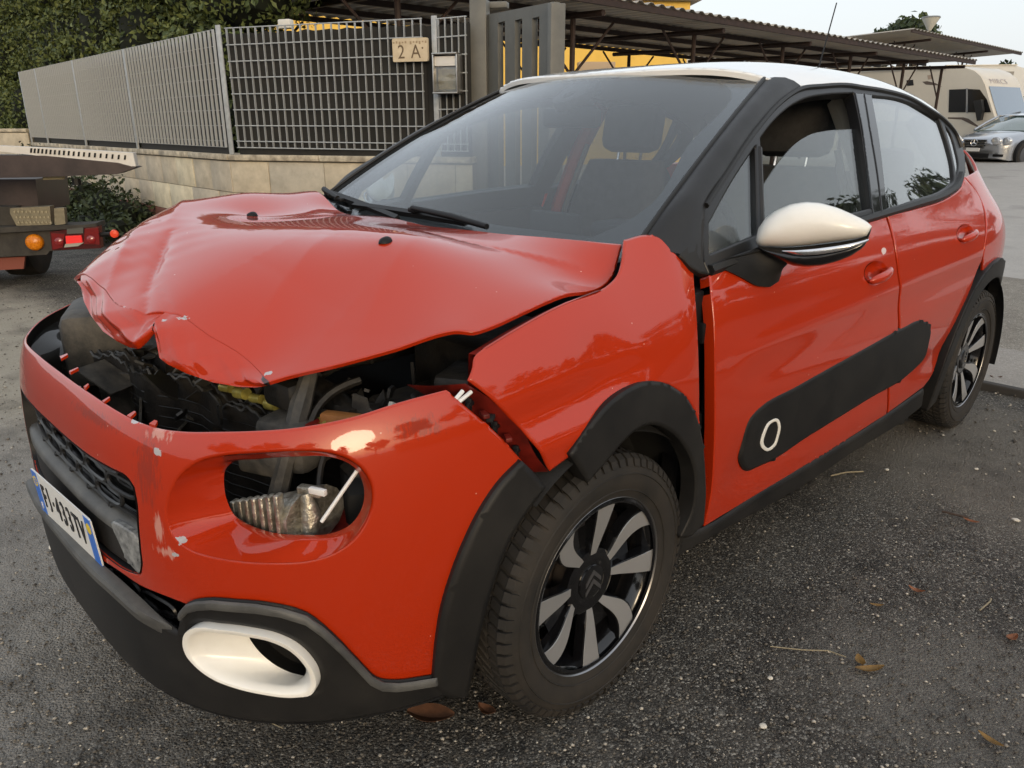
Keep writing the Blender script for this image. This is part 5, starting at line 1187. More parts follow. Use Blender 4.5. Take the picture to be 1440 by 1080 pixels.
def relief(v):
    d = np.linalg.norm(v-np.array([.3, .2]), axis=1); k = sm((9-d)/3)
    return .006*k*(np.sin(2.1*v[:, 0]+1.3*v[:, 1])+np.sin(3.7*v[:, 1]-1.1*v[:, 0]))*.5*sm((d-1.2)/1.0)
sheet2('ground', [(-400, -400), (400, -400), (400, 400), (-400, 400)], -.03, ASPH)
sheet2('asphalt_yard', [(-12, -9), (9, -9), (9, 3.16), (-3.2, 3.30), (-3.2, 2.2), (-12, 2.2)], 0, ASPH, .16, lambda v: relief(v)-.0)
# right: concrete strip with gravel, then the rising road
def rise(v): return .0+.021*np.maximum(v[:, 1]-6.6, 0)
k1, k2 = at((1392, 549), 2, .01), at((1440, 560), 2, .01)
mb = MB(); mb.box((4.6, 3.19, .012), (15.4, .05, .05), R_(-.4), .008); tag(mb.build('kerb', mat('dark_kerb', (.05, .046, .042), .9), smooth=False), kind='structure')
sheet2('concrete_strip', [(-3.0, 3.22), (3.2, 3.18), (3.2, 4.07), (-3.0, 4.1)], .016, ground_mat('concrete', (.24, .22, .195), (.31, .285, .255), (.38, .35, .315), (.46, .43, .39), .7, .004), .3, lambda v: np.full(len(v), .018))
sheet2('gravel_strip', [(-3.0, 4.08), (3.2, 4.05), (3.2, 6.66), (-3.0, 6.7)], .014, GRAV, .25, lambda v: .022+.006*np.sin(v[:, 0]*3.1)*np.sin(v[:, 1]*2.7))
sheet2('road', [(-40, 6.64), (4, 6.6), (6, 60), (-40, 60)], 0, ROADM, 2.5, lambda v: .012+rise(v))

# ---- perimeter wall -------------------------------------------------------------------
dC, dG, dF = 7.5, 6.75, 13.4
A_ = atd((322, 208), dC); G_ = atd((664, 216), dG); F_ = atd((44, 193), dF)
zW = A_[2]-.06                     # top of the coping
STON = [mat('stone_%s' % c, q, .85, noise=(6, .3, tuple(x*.72 for x in q)), bump=(30, .5, .006)) for c, q in (('tan', (.58, .51, .39)), ('grey', (.50, .46, .38)), ('pale', (.74, .66, .48)), ('worn', (.54, .48, .38)))]
COPE = mat('coping_stone', (.62, .55, .42), .8, noise=(9, .4, (.25, .215, .165)), bump=(25, .4, .006)); MORT = mat('mortar', (.22, .20, .165), .9, bump=(60, .5, .004)); PLIN = mat('red_plinth', (.20, .085, .062), .9, noise=(7, .4), bump=(40, .4, .004))
def seg_frame(a, b):
    a = np.array([a[0], a[1]]); b = np.array([b[0], b[1]]); L = np.linalg.norm(b-a); d = (b-a)/L; n = np.array([d[1], -d[0]])
    mid = (a+b)/2
    if np.dot(n, CAMP[:2]-mid) < 0: n = -n
    return a, d, n, L
def wallseg(a, b, zt, par, rows, bw, pale):
    a, d, n, L = seg_frame(a, b); ang = math.atan2(d[1], d[0]); r2 = random.Random(int(L*100))
    def B(s0, s1, z0, z1, f0, f1, name, m, bev=.004):
        c = a+d*(s0+s1)/2+n*(f0+f1)/2; return MB().box((c[0], c[1], (z0+z1)/2), (s1-s0, f1-f0, z1-z0), ang, bev).build(name, m, par, angle=30)
    B(0, L, -.05, zt-.06, -.24, -.012, 'wall_core', MORT, 0)
    s = 0
    while s < L-.01:                                  # coping slabs
        e = min(L, s+r2.uniform(.9, 1.2)); B(s+.002, e-.002, zt-.055, zt+r2.uniform(-.003, .003), -.26, .035, 'coping_slab', COPE, .008); s = e
    z1 = zt-.065
    for k, hgt in enumerate(rows):
        s = -r2.uniform(0, .3)
        while s < L-.02:
            e = s+bw*r2.uniform(.8, 1.25); s0, e0 = max(0, s), min(L, e)
            if e0-s0 > .05: B(s0+.003, e0-.003, z1-hgt+.003, z1-.003, -.02, r2.uniform(0, .012), 'stone', (STON[2] if (k == pale or r2.random() < .08) else STON[r2.choice([0, 0, 1, 3])]), .004)
            s = e
        z1 -= hgt
    B(0, L, -.05, z1-.003, -.02, .02, 'plinth', PLIN, .004)
wall = empty('stone_wall', (0, 0, 0), 0, 'low stone wall with pale coping and red plinth below the fence', 'wall')
wallseg(A_, G_, zW, wall, (.30, .30, .25), .52, 1)
wall2 = empty('stone_wall', (0, 0, 0), 0, 'stained grey stone wall running back behind the tow truck', 'wall')
wallseg(F_, A_, zW, wall2, (.30, .30), .6, 9)
# pale pillar stone at the corner
ow = empty('side_wall', (0, 0, 0), 0, 'short tan wall under the hedge at the far left', 'wall')
wallseg(atd((-160, 190), 14.5), atd((40, 190), 13.6), atd((40, 186), 13.6)[2]+.06, ow, (.3, .3), .7, 9)

# ---- grating fences -----------------------------------------------------------------------
GALV = mat('galvanised_steel', (.44, .465, .48), .5, metal=.2, noise=(18, .25)); SHEETM = mat('dark_mesh_sheet', (.013, .013, .012), .8, noise=(8, .4, (.022, .021, .019)))
def unit_box(name, m):
    b = MB().box((0, 0, 0), (1, 1, 1)).build(name, m, None, smooth=False); me = b.data; bpy.data.objects.remove(b); return me
BARM = unit_box('bar', GALV)
def ubox(name, me, c, dims, ang, par):
    o = link(name, me, par); o.location = c; o.scale = dims; o.rotation_euler = (0, 0, ang); return o
def fence(a, b, z0a, z1a, z0b, z1b, par, n, rows, sheet=True, inset=.03, bd=.026, bw=.0048):
    a, d, nn, L = seg_frame(a, b); ang = math.atan2(d[1], d[0])
    for i in range(n+1):
        s = inset+(L-2*inset)*i/n; t = s/L; z0, z1 = z0a*(1-t)+z0b*t, z1a*(1-t)+z1b*t; c = a+d*s
        ubox('bar', BARM, (c[0], c[1], (z0+z1)/2), (bw, bd, z1-z0), ang, par)
    for k in range(rows+1):
        f = [0, .055][k] if k < 2 else .055+(1-.055)*(k-1)/(rows-1)
        za, zb = z0a+(z1a-z0a)*f, z0b+(z1b-z0b)*f; mb = MB(); p0 = a+d*inset*.5; p1 = a+d*(L-inset*.5)
        mb.tube([(*(p0+nn*(.008 if bw < .007 else -.006)), za), (*(p1+nn*(.008 if bw < .007 else -.006)), zb)], .0055 if bw < .007 else .003, 6); mb.build('rail', GALV, par)
    if sheet:
        p0, p1 = a-nn*.03+d*.01, a+d*L-nn*.03; k = 24; mb = MB()
        top = [(*(p0+(p1-p0)*i/k), z1a+(z1b-z1a)*i/k-.03-.022*abs(math.sin(i*1.9))) for i in range(k+1)]; bt_ = [(*(p0+(p1-p0)*i/k), z0a+(z0b-z0a)*i/k-.08) for i in range(k+1)]
        mb.loft([bt_, top, [(q[0]-nn[0]*.01, q[1]-nn[1]*.01, q[2]) for q in top], [(q[0]-nn[0]*.01, q[1]-nn[1]*.01, q[2]) for q in bt_]], closed=False); mb.build('screen_sheet', SHEETM, par)
def fpost(px_b, px_t, dep, par, w=.05):
    p = atd(px_b, dep); zt = atd(px_t, dep)[2]; mb = MB(); mb.box((p[0], p[1], (zW+zt)/2), (w, w*.35, zt-zW), math.atan2(G_[1]-A_[1], G_[0]-A_[0]), .004); mb.build('post', GALV, par)
fd_ = np.array([G_[0]-A_[0], G_[1]-A_[1], 0]); fd_ /= np.linalg.norm(fd_); fn_ = np.array([fd_[1], -fd_[0], 0]); fn_ = fn_ if fn_ @ (CAMP-A_) > 0 else -fn_
fz0, fz1 = A_[2]+.005, toplane((315, 40), A_, fn_)[2]
P612 = A_+(G_-A_)*((606-322)/(664-322))*.985
ff = empty('grating_fence', (A_[0], A_[1], 0), 0, 'galvanised grating fence panel with dark sheet behind, facing the camera', 'fence'); ffp = ff
def keep(par, fn):
    """parts are laid out in world space, then tied to the thing"""
    n0 = set(bpy.data.objects); fn(); 
    for o in set(bpy.data.objects)-n0:
        if o.parent is None: o.parent = par
    M_ = Matrix.Translation(par.location) @ Matrix.Rotation(par.rotation_euler[2], 4, 'Z')
    for o in set(bpy.data.objects)-n0:
        if o.parent == par: o.matrix_parent_inverse = M_.inverted()
ztG = toplane((655, 23), A_, fn_)[2]
tt = .835
keep(ff, lambda: (fence(A_+(G_-A_)*.035, A_+(G_-A_)*tt, fz0, fz1, fz0*(1-tt)+(G_[2]+.02)*tt, fz1*(1-tt)+ztG*tt, ff, 25, 8),
                  MB().box((*(A_+(G_-A_)*.85-fn_*.045)[:2], (fz0+fz1)/2+.0), (.24, .01, fz1-fz0-.1), math.atan2(fd_[1], fd_[0])).build('screen_sheet', SHEETM, ff),
                  fence(A_+(G_-A_)*.875, A_+(G_-A_)*.995, G_[2]+.02, ztG-.01, G_[2]+.02, ztG, ff, 4, 8),
                  fpost((326, 214), (317, 42), dC, ff), fpost((616, 214), (612, 30), dC*.15+dG*.85, ff)))
sf = empty('grating_fence', (F_[0], F_[1], 0), 0, 'long galvanised grating fence running back along the hedge', 'fence')
cuts = [0]; aF = np.array([(x-44)/(322-44) for x in (44, 70, 121, 193, 322)])
# true fractions along the wall from pixel columns
def frac(px):
    o = np.array([A_[0], A_[1]]); dd = np.array([F_[0], F_[1]])-o; r = rays([(px, 200)])[0]; m2 = np.array([[dd[0], -r[0]], [dd[1], -r[1]]]); s = np.linalg.solve(m2, CAMP[:2]-o); return float(s[0])
cf = [0.004, frac(193), frac(121), frac(68), 1.0]
_sd = np.array([F_[0]-A_[0], F_[1]-A_[1], 0]); _sn = np.array([_sd[1], -_sd[0], 0])/np.linalg.norm(_sd)
fzF0, fzF1 = F_[2]+.005, toplane((41, 98), A_, _sn)[2]
def sidef():
    for i in range(4):
        t0, t1 = cf[i]+.003, cf[i+1]-.003; pa, pb = A_+(F_-A_)*t0, A_+(F_-A_)*t1
        L = np.linalg.norm((pb-pa)[:2]); fence(pa, pb, fz0*(1-t0)+fzF0*t0, fz1*(1-t0)+fzF1*t0, fz0*(1-t1)+fzF0*t1, fz1*(1-t1)+fzF1*t1, sf, max(8, int(L/.105)), 8, inset=.01, bd=.024, bw=.010)
    for t in cf[1:]:
        p = A_+(F_-A_)*t; zb = zW; zt = fz1*(1-t)+fzF1*t; mb = MB(); mb.box((p[0], p[1], (zb+zt)/2), (.05, .02, zt-zb), math.atan2((F_-A_)[1], (F_-A_)[0]), .003); mb.build('post', GALV, sf)
keep(sf, sidef)
# address stone
fd_ = np.array([G_[0]-A_[0], G_[1]-A_[1], 0]); fd_ /= np.linalg.norm(fd_); fn_ = np.array([fd_[1], -fd_[0], 0]); fn_ = fn_ if fn_ @ (CAMP-A_) > 0 else -fn_
def onf(px, off=.03): return toplane(px, A_+fn_*off, fn_)
tc_ = onf((578.5, 70.5)); ux = (onf((603, 70))-onf((554, 71))); tw = np.linalg.norm(ux); thh = (onf((578, 54))-onf((578, 87)))[2]
sm_ = mtx_axes(tc_, fd_, (0, 0, 1), fn_); sign = MB(); sign.prism(rrect(tw, thh, .012), .03, sm_); SIGNM = mat('travertine_tile', (.62, .52, .37), .7, noise=(10, .25, (.50, .41, .28)), bump=(30, .3, .003))
sg_ = sign.build('address_stone', SIGNM, None, smooth=False); tag(sg_, 'cream stone tile engraved 2 A fixed to the fence', 'house number')
ENG = mat('engraved_brown', (.13, .09, .055), .8)
txt('2 A', .155, sm_ @ Matrix.Translation((-.008, -.02, .0305)), ENG, 'engraved_number', sg_, sx=.9)
MB().lathe([(.0001, .001), (.008, .001), (.008, -.002)], 10, mtx_axes(tc_+fd_*.118+np.array([0, 0, .012])+fn_*.031, fn_, fd_, (0, 0, 1))).build('engraved_dot', ENG, sg_)
for i, (x0, w) in enumerate(((-.085, .13), (.085, .15))):
    txt('VIA' if i == 0 else 'ROMA', .045, sm_ @ Matrix.Translation((x0, thh/2-.035, .0305)), ENG, 'worn_lettering', sg_, sx=1.2) if False else None
for k in range(11):
    x0 = -.15+.028*k+(.02 if k > 4 else 0); MB().box(tc_+fd_*x0+np.array([0, 0, thh/2-.034+.004*math.sin(k*2.2)])+fn_*.0305, (.016, .002, .012+.006*(k % 3)), math.atan2(fd_[1], fd_[0])).build('worn_lettering', mat('faded_engraving', (.33, .25, .16), .8), sg_)
# intercom / mail box of steel and glass
bx0 = onf((632.5, 104), .02); bw_ = np.linalg.norm(onf((649.5, 104))-onf((615, 104))); bh_ = (onf((632, 76))-onf((632, 133)))[2]; bm_ = mtx_axes(bx0, fd_, (0, 0, 1), fn_); ba = math.atan2(fd_[1], fd_[0])
box = MB(); STEEL = mat('brushed_steel', (.52, .51, .49), .32, metal=.85, noise=(25, .2))
for c, d in (((0, bh_/2-.006, .05), (bw_, .012, .14)), ((0, -bh_/2+.006, .05), (bw_, .012, .14)), ((-bw_/2+.006, 0, .05), (.012, bh_, .12)), ((bw_/2-.006, 0, .05), (.012, bh_, .12)), ((0, 0, -.01), (bw_, bh_, .01))):
    vs = MB().box((0, 0, 0), d, 0, .002); box.add([bm_ @ (Vector(q)+Vector(c)) for q in vs.v], vs.f)
mbx = box.build('mail_box', STEEL, None); tag(mbx, 'small steel letter box with glass door on the fence', 'letter box')
def bpart(c, d, name, m):
    vs = MB().box((0, 0, 0), d, 0, .003); mb = MB(); mb.add([bm_ @ (Vector(q)+Vector(c)) for q in vs.v], vs.f); return mb.build(name, m, mbx)
bpart((0, bh_*.30, .07), (bw_*.92, bh_*.24, .02), 'top_flap', mat('white_enamel', (.66, .65, .63), .35)); bpart((0, -bh_*.14, .09), (bw_*.9, bh_*.60, .006), 'glass_door', glass_mat('box_glass', (.85, .86, .84), .95, 2)); bpart((0, -bh_*.14, .02), (bw_*.85, bh_*.5, .02), 'name_board', mat('cream_card', (.55, .48, .34), .6, noise=(14, .4)))
# small white box on top of the fence
wb = atd((402, 34), dC-.25); tag(MB().box(wb, (.13, .08, .08), ba, .012).build('junction_box', mat('white_pvc', (.62, .61, .57), .5)), 'small white junction box on top of the fence', 'box')

# ---- gate post and gate ---------------------------------------------------------------------------
GATE = mat('grey_gate_paint', (.115, .115, .105), .5, noise=(5, .3, (.15, .148, .133)), bump=(50, .1, .002))
gp = atd((676, 120), dG-.02); zt = atd((676, 6), dG)[2]; gpo = empty('gate_post', (gp[0], gp[1], 0), 0, 'square grey steel gate post with hinge bracket', 'gate post')
def gpost():
    MB().box((gp[0], gp[1], zt/2), (.145, .145, zt), ba+.1, .01).build('post', GATE, gpo); c = atd((688, 8), dG-.1); MB().box(c+np.array([0, 0, -.0]), (.33, .10, .05), ba+.1, .006).build('hinge_bracket', GATE, gpo); q = atd((691, 20), dG-.15); MB().tube([q, q-np.array([0, 0, .09])], .02, 10).build('hinge_pin', GATE, gpo)
keep(gpo, gpost)
g0, g1 = atd((690, 120), dG-.05), atd((781, 120), 5.75); zt0, zt1 = atd((690, 25), dG-.05)[2], atd((786, 8), 5.75)[2]
gt_ = empty('gate', (g0[0], g0[1], 0), 0, 'open grey steel gate leaf with three vertical slots', 'gate')
def gate_():
    a, d, n_, L = seg_frame(g0, g1); ang = math.atan2(d[1], d[0])
    def fr_(px):
        o = a; r = rays([(px, 80)])[0]; s = np.linalg.solve(np.array([[d[0], -r[0]], [d[1], -r[1]]]), CAMP[:2]-o); return float(s[0])
    ztop = lambda s: zt0+(zt1-zt0)*s/L
    slots = [(fr_(704), fr_(714)), (fr_(728), fr_(738)), (fr_(752), fr_(762))]; zsl = [atd((709, 35), 6.5)[2], atd((733, 32), 6.25)[2], atd((757, 29), 6.0)[2]]
    edges = [0]+[q for s in slots for q in s]+[L]
    for i in range(0, len(edges), 2):
        s0, s1 = edges[i], edges[i+1]; mb = MB(); pts = []
        for f in (-.025, .025):
            for s, z in ((s0, .06), (s1, .06), (s1, ztop(s1)), (s0, ztop(s0))): q = a+d*s+n_*f; pts.append((q[0], q[1], z))
        mb.add(pts, [(0, 1, 2, 3), (7, 6, 5, 4), (0, 4, 5, 1), (1, 5, 6, 2), (2, 6, 7, 3), (3, 7, 4, 0)]); mb.build('panel', GATE, gt_, smooth=False)
    for (s0, s1), zs in zip(slots, zsl):
        for z0, z1_ in ((.06, .35), (zs, None)):
            mb = MB(); pts = []
            for f in (-.024, .024):
                for s, z in ((s0, z0), (s1, z0), (s1, z1_ or ztop(s1)), (s0, z1_ or ztop(s0))): q = a+d*s+n_*f; pts.append((q[0], q[1], z))
            mb.add(pts, [(0, 1, 2, 3), (7, 6, 5, 4), (0, 4, 5, 1), (1, 5, 6, 2), (2, 6, 7, 3), (3, 7, 4, 0)]); mb.build('cross_piece', GATE, gt_, smooth=False)
        q = a+d*(s0+(s1-s0)*.62)-n_*.05; MB().box((q[0], q[1], (zs+.3)/2), ((s1-s0)*.75, .012, zs-.35), ang).build('slot_backing', GATE, gt_, smooth=False)
    q = a+d*L; MB().box((q[0], q[1], zt1/2), (.06, .12, zt1-.02), ang, .006).build('end_stile', GATE, gt_)
keep(gt_, gate_)

# ---- carports -----------------------------------------------------------------------------------------
TINU = mat('sheet_roof', (.34, .32, .29), .55, metal=.2, noise=(3, .3, (.42, .37, .30))); RUSTY = mat('rusty_steel', (.040, .022, .017), .7, noise=(12, .5, (.024, .015, .012)))
def carport(label, x0, x1, y0, y1, z0, z1, posts, name='carport', per=.25, purl=5):
    t = empty(name, ((x0+x1)/2, (y0+y1)/2, 0), 0, label, 'carport')
    def fn():
        n = int((y1-y0)/per*4); ys = np.linspace(y0, y1, n); prof = np.array([0, .035, .035, 0])[np.arange(n) % 4]
        mb = MB(); mb.loft([[(x0, y, z0+h) for y, h in zip(ys, prof)], [(x1, y, z1+h) for y, h in zip(ys, prof)], [(x1, y, z1+h-.004) for y, h in zip(ys, prof)], [(x0, y, z0+h-.004) for y, h in zip(ys, prof)]], closed=False); mb.build('roof_sheet', TINU, t, smooth=False)
        for k in range(purl):
            f = (k+.02)/(purl-1)*.98+.005; x = x0+(x1-x0)*f; z = z0+(z1-z0)*f-.065; MB().box((x, (y0+y1)/2, z+.015), (.05, y1-y0, .08)).build('purlin', RUSTY, t, smooth=False)
        for y in posts:
            mb = MB(); zr = lambda x: z0+(z1-z0)*(x-x0)/(x1-x0)
            for xa, xb in ((x0+.15, x1-.15),):
                mb.tube([(xa, y, zr(xa)-.16), (xb, y, zr(xb)-.16)], .045, 6); mb.build('rafter', RUSTY, t)
            for x in (x0+(x1-x0)*.12, x0+(x1-x0)*.86):
                MB().tube([(x, y, 0), (x, y, zr(x)-.15)], .038, 8).build('post', RUSTY, t)
                for s in (-1, 1):
                    if y0 < y+s*.9 < y1: MB().tube([(x, y, zr(x)-.95), (x, y+s*.9, zr(x)-.17)], .020, 6).build('brace', RUSTY, t)
    keep(t, fn); return t
carport('long carport with corrugated sheet roof on rusty steel posts behind the fence', -10.4, -5.42, 3.6, 22.6, 3.0, 2.9, [4.6, 7.6, 10.6, 13.6, 16.6, 19.6, 22.2])
cp0 = at((1225, 55), 2, 4.0); cp1 = at((1408, 44), 2, 4.4)
carport('smaller carport roof rising behind the parked motorhomes', cp0[0]-5.5, cp0[0]+1.5, 26, 38, 3.9, 4.15, [28, 34], per=.3, purl=4)

# ---- yellow building ------------------------------------------------------------------------------------
YW = mat('yellow_render', (.80, .52, .11), .85, noise=(1.2, .12), bump=(20, .2, .004)); WW = mat('white_render', (.62, .62, .60), .85)
yb = empty('yellow_building', (-16, 14, 0), 0, 'yellow rendered building seen under the carport roof', 'building')
def ybf():
    a = atd((330, 60), 21); b = atd((966, 80), 22); c = atd((1030, 80), 24)
    A2, d, n_, L = seg_frame(a, b); ang = math.atan2(d[1], d[0]); q = A2+d*L/2-n_*3; MB().box((q[0], q[1], 2.3), (L, 6, 4.6), ang).build('wall', YW, yb, smooth=False); MB().box((q[0], q[1], 4.68), (L+.5, 6.5, .15), ang).build('roof', mat('grey_roof', (.2, .19, .18), .8), yb, smooth=False)
    A2, d, n_, L = seg_frame(b, c); q = A2+d*L*.8-n_*3.2; MB().box((q[0], q[1], 2.1), (L*1.8, 6, 4.2), ang).build('annex_wall', WW, yb, smooth=False)
    w0 = atd((838, 100), 20.8); MB().box(w0, (1.0, .3, .45), ang, .02).build('meter_box', mat('tan_box', (.4, .3, .2), .7), yb)
keep(yb, ybf)

# ---- hedge, weeds and trees -------------------------------------------------------------------------------
def leaf_mat(name, c1, c2):
    m = mat(name, c1, .55, spec=.35); n, l, b = nodes(m); g = n.new('ShaderNodeNewGeometry'); cr_ = n.new('ShaderNodeValToRGB'); cr_.color_ramp.elements[0].color = (*c2, 1); cr_.color_ramp.elements[1].color = (*c1, 1); l.new(g.outputs['Random Per Island'], cr_.inputs['Fac']); l.new(cr_.outputs['Color'], b.inputs['Base Color'])
    b.inputs['Transmission Weight'].default_value = 0; b.inputs['Subsurface Weight'].default_value = 0
    return m
def leaves(P, Nn, size, seed, spread=.9, asp=.5):
    """one pointed leaf (4 triangles folded along the rib) per point"""
    r = np.random.default_rng(seed); n = len(P); Nn = Nn+r.normal(0, spread, (n, 3)); Nn /= np.linalg.norm(Nn, axis=1)[:, None]+1e-9
    t = np.cross(Nn, r.normal(0, 1, (n, 3))); t /= np.linalg.norm(t, axis=1)[:, None]+1e-9; b = np.cross(Nn, t); s = size*r.uniform(.6, 1.35, (n, 1))
    V_ = np.stack([P-t*s*.5, P+b*s*asp*.5+Nn*s*.10, P+t*s*.5, P-b*s*asp*.5+Nn*s*.10], 1).reshape(-1, 3)
    F = np.arange(n)[:, None]*4; F = np.concatenate([F+[0, 1, 2], F+[0, 2, 3]], 1).reshape(-1, 3); return V_, F
def leafobj(name, P, Nn, size, seed, m, parent=None, **k):
    v, f = leaves(P, Nn, size, seed, **k); me = bpy.data.meshes.new(name); me.vertices.add(len(v)); me.vertices.foreach_set('co', v.ravel()); me.loops.add(f.size); me.loops.foreach_set('vertex_index', f.ravel().astype(np.int32)); me.polygons.add(len(f)); me.polygons.foreach_set('loop_start', np.arange(len(f), dtype=np.int32)*3); me.update(calc_edges=True); me.materials.append(m); return link(name, me, parent)
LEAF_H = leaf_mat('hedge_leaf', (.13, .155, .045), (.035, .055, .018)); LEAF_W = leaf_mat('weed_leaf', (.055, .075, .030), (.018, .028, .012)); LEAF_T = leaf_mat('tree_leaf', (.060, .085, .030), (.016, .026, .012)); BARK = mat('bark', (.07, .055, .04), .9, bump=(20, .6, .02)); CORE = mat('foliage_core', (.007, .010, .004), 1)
def mass(name, label, cat, blobs, dens, size, seed, m, coreshrink=.80, group=None, parts=('foliage', 'dark_core')):
    """foliage volume from ellipsoid clumps (centre, radii)"""
    r = np.random.default_rng(seed); P = []; Nn = []; c0 = np.mean([b[0] for b in blobs], axis=0)
    root = empty(name, (c0[0], c0[1], 0), 0, label, cat, group); core = MB()
    for c, rad in blobs:
        c = np.array(c); rad = np.array(rad); area = 4*math.pi*(np.prod(rad))**(2/3); n = int(area*dens); u = r.normal(0, 1, (n, 3)); u /= np.linalg.norm(u, axis=1)[:, None]
        rr = r.uniform(.80, 1.12, (n, 1))*(1+.13*np.sin(u[:, :1]*7+c[0]*3)+.13*np.sin(u[:, 2:3]*8+c[1])+.08*np.sin(u[:, 1:2]*15)); q = c+u*rad*rr; k = q[:, 2] > .02; P.append(q[k]); Nn.append(u[k])
        bm = bmesh.new(); bmesh.ops.create_icosphere(bm, subdivisions=2, radius=1); vs = [np.array(v.co)*rad*coreshrink*(1+.1*math.sin(5*v.co.x+7*v.co.z))+c for v in bm.verts]; core.add(vs, [tuple(v.index for v in f.verts) for f in bm.faces]); bm.free()  # solid near-black core filling each clump behind its leaves
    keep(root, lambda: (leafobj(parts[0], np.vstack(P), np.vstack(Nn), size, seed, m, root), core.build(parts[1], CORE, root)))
    return root
hb = []; r2 = random.Random(5)
Hh = A_+np.array([-.6, 1.1, 0]); Fh = F_+np.array([-.5, 1.0, 0])
for i in range(22):
    t = i/21*1.75+.20; q = Hh+(Fh-Hh)*t; hgt = 2.95+1.2*sm(t*1.4)
    for k in range(4):
        hb.append(((q[0]+r2.uniform(-.25, .25), q[1]+r2.uniform(-.1, .35), hgt*(k+.55)/4), (.80, .62+.1*r2.random(), hgt/6.0)))
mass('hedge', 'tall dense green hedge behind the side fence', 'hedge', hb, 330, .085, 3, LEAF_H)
wbl = []
for px, dz, s in (((75, 310), .30, .34), ((100, 318), .34, .36), ((130, 318), .40, .34), ((155, 322), .36, .32), ((178, 325), .28, .28), ((205, 322), .22, .24), ((235, 318), .18, .22), ((120, 330), .20, .30), ((165, 332), .18, .30), ((60, 300), .5, .3)):
    P = at(px, 2, .10); wbl.append(((P[0], P[1], dz), (s, s*.8, dz)))
mass('weeds', 'patch of dark green weeds growing against the wall behind the tow truck', 'weeds', wbl, 420, .07, 9, LEAF_W, .6)
q = at((226, 300), 2, .1); mass('tall_weed', 'single tall weed standing against the wall', 'weed', [((q[0], q[1], .25), (.07, .07, .25)), ((q[0], q[1], .62), (.05, .05, .28)), ((q[0]+.02, q[1], .95), (.03, .03, .14))], 900, .05, 12, LEAF_W, .3)
def tree(name, label, base, h, rad, seed, group, nb=26, dens=42, size=.22, cat='tree'):
    r = random.Random(seed); root = empty(name, base, 0, label, cat, group)
    def fn():
        mb = MB(); bx, by, bz = base; top = (bx+r.uniform(-.3, .3), by+r.uniform(-.3, .3), bz+h*.72); mb.tube([(bx, by, bz), (bx+.1, by, bz+h*.3), top], [h*.028, h*.020, h*.008], 8)
        P = []; Nn = []; rg = np.random.default_rng(seed)
        for k in range(nb):
            a = r.uniform(0, 6.28); el = r.uniform(-.5, 1.2); rr = rad*r.uniform(.35, .95); c = np.array([bx+rr*math.cos(a)*math.cos(el)*1.0, by+rr*math.sin(a)*math.cos(el), bz+h*.66+rr*.85*math.sin(el)]); s = rad*r.uniform(.22, .42)
            z_ = bz+h*r.uniform(.25, .6); mb.tube([(bx, by, z_), ((bx+c[0])/2, (by+c[1])/2, (z_+c[2])/2+.3), tuple(c)], [h*.010, h*.006, h*.002], 5)
            n = int(4*math.pi*s*s*dens); u = rg.normal(0, 1, (n, 3)); u /= np.linalg.norm(u, axis=1)[:, None]; P.append(c+u*s*rg.uniform(.25, 1.15, (n, 1))*np.array([1, 1, .75])); Nn.append(u)
        mb.build('trunk', BARK, root); leafobj('crown', np.vstack(P), np.vstack(Nn), size, seed, LEAF_T, root, spread=.8)
    keep(root, fn); return root
for i, (px, dep, h, rad) in enumerate((((1262, 90), 52, 8.6, 2.6), ((1240, 90), 60, 9.2, 2.4), ((1283, 90), 58, 9.2, 2.4))):
    P = atd(px, dep); tree('far_tree', ['small far tree left of the street lamp top', 'leftmost small far tree above the carport roof', 'far tree just beside the street lamp'][i], (P[0], P[1], .6), h, rad, 20+i, 'far trees above the roofs', 14, 10, .45)
P = atd((1425, 120), 40); tree('far_tree', 'green tree behind the smaller carport at the right edge', (P[0], P[1], .5), 4.0, 1.6, 31, 'far trees above the roofs', 16, 18, .35)
# row of trees on the far side of the yard (behind the camera; they show in the paint and the side windows)
lab_ = ['%s across the yard, mirrored %s' % q for q in (('farthest low tree', 'beside the rear window edge'), ('rounded low tree', 'in the rear door glass'), ('very low tree', 'at the bottom of the rear door glass'), ('low tree', 'in the lower front door glass'), ('broad tree', 'in the middle of the front door'), ('broad tall tree', 'along the front door edge'), ('tall tree', 'in the rear part of the front fender'), ('tall tree', 'in the fender above the wheel'), ('low young tree', 'in the bumper corner right of the sun glow'), ('low young tree', 'in the bumper corner left of the sun glow'), ('tall tree', 'above the empty headlight hole'), ('tall tree', 'in the bumper near the number plate'), ('tall tree', 'in the far front corner of the bumper'))]
for i, (az, dist, h, rad) in enumerate(((12, 36, 6.6, 3.2), (20, 33, 6.9, 3.3), (29, 32, 5.4, 3.0), (40, 30, 5.6, 3.0), (52, 27, 5.9, 3.1), (66, 24, 6.6, 3.4), (82, 22, 7.4, 3.6), (99, 22, 6.8, 3.3), (112, 27, 4.2, 2.4), (127, 27, 4.4, 2.4), (141, 23, 6.6, 3.4), (156, 22, 7.4, 3.6), (174, 22, 7.0, 3.6))):
    tree('yard_tree', lab_[i], (1+dist*math.sin(R_(az)), .5+dist*math.cos(R_(az)), 0), h, rad, 60+i, 'trees mirrored in the car', 20, 16, .34)

# unseen hedge added beyond the yard to darken what the lower doors mirror
yh = []; r2 = random.Random(77)
for i in range(26):
    az = R_(14+i*3.6); d_ = 21-3*math.sin(i*.12)
    for k in range(2): yh.append(((1+d_*math.sin(az)+r2.uniform(-.2, .2), .5+d_*math.cos(az)+r2.uniform(-.2, .2), .55+.8*k), (.95, .95, .62)))
mass('hedge', 'added out-of-view dark hedge that darkens the reflections in the lower doors', 'hedge', yh, 60, .2, 44, LEAF_T, .85)

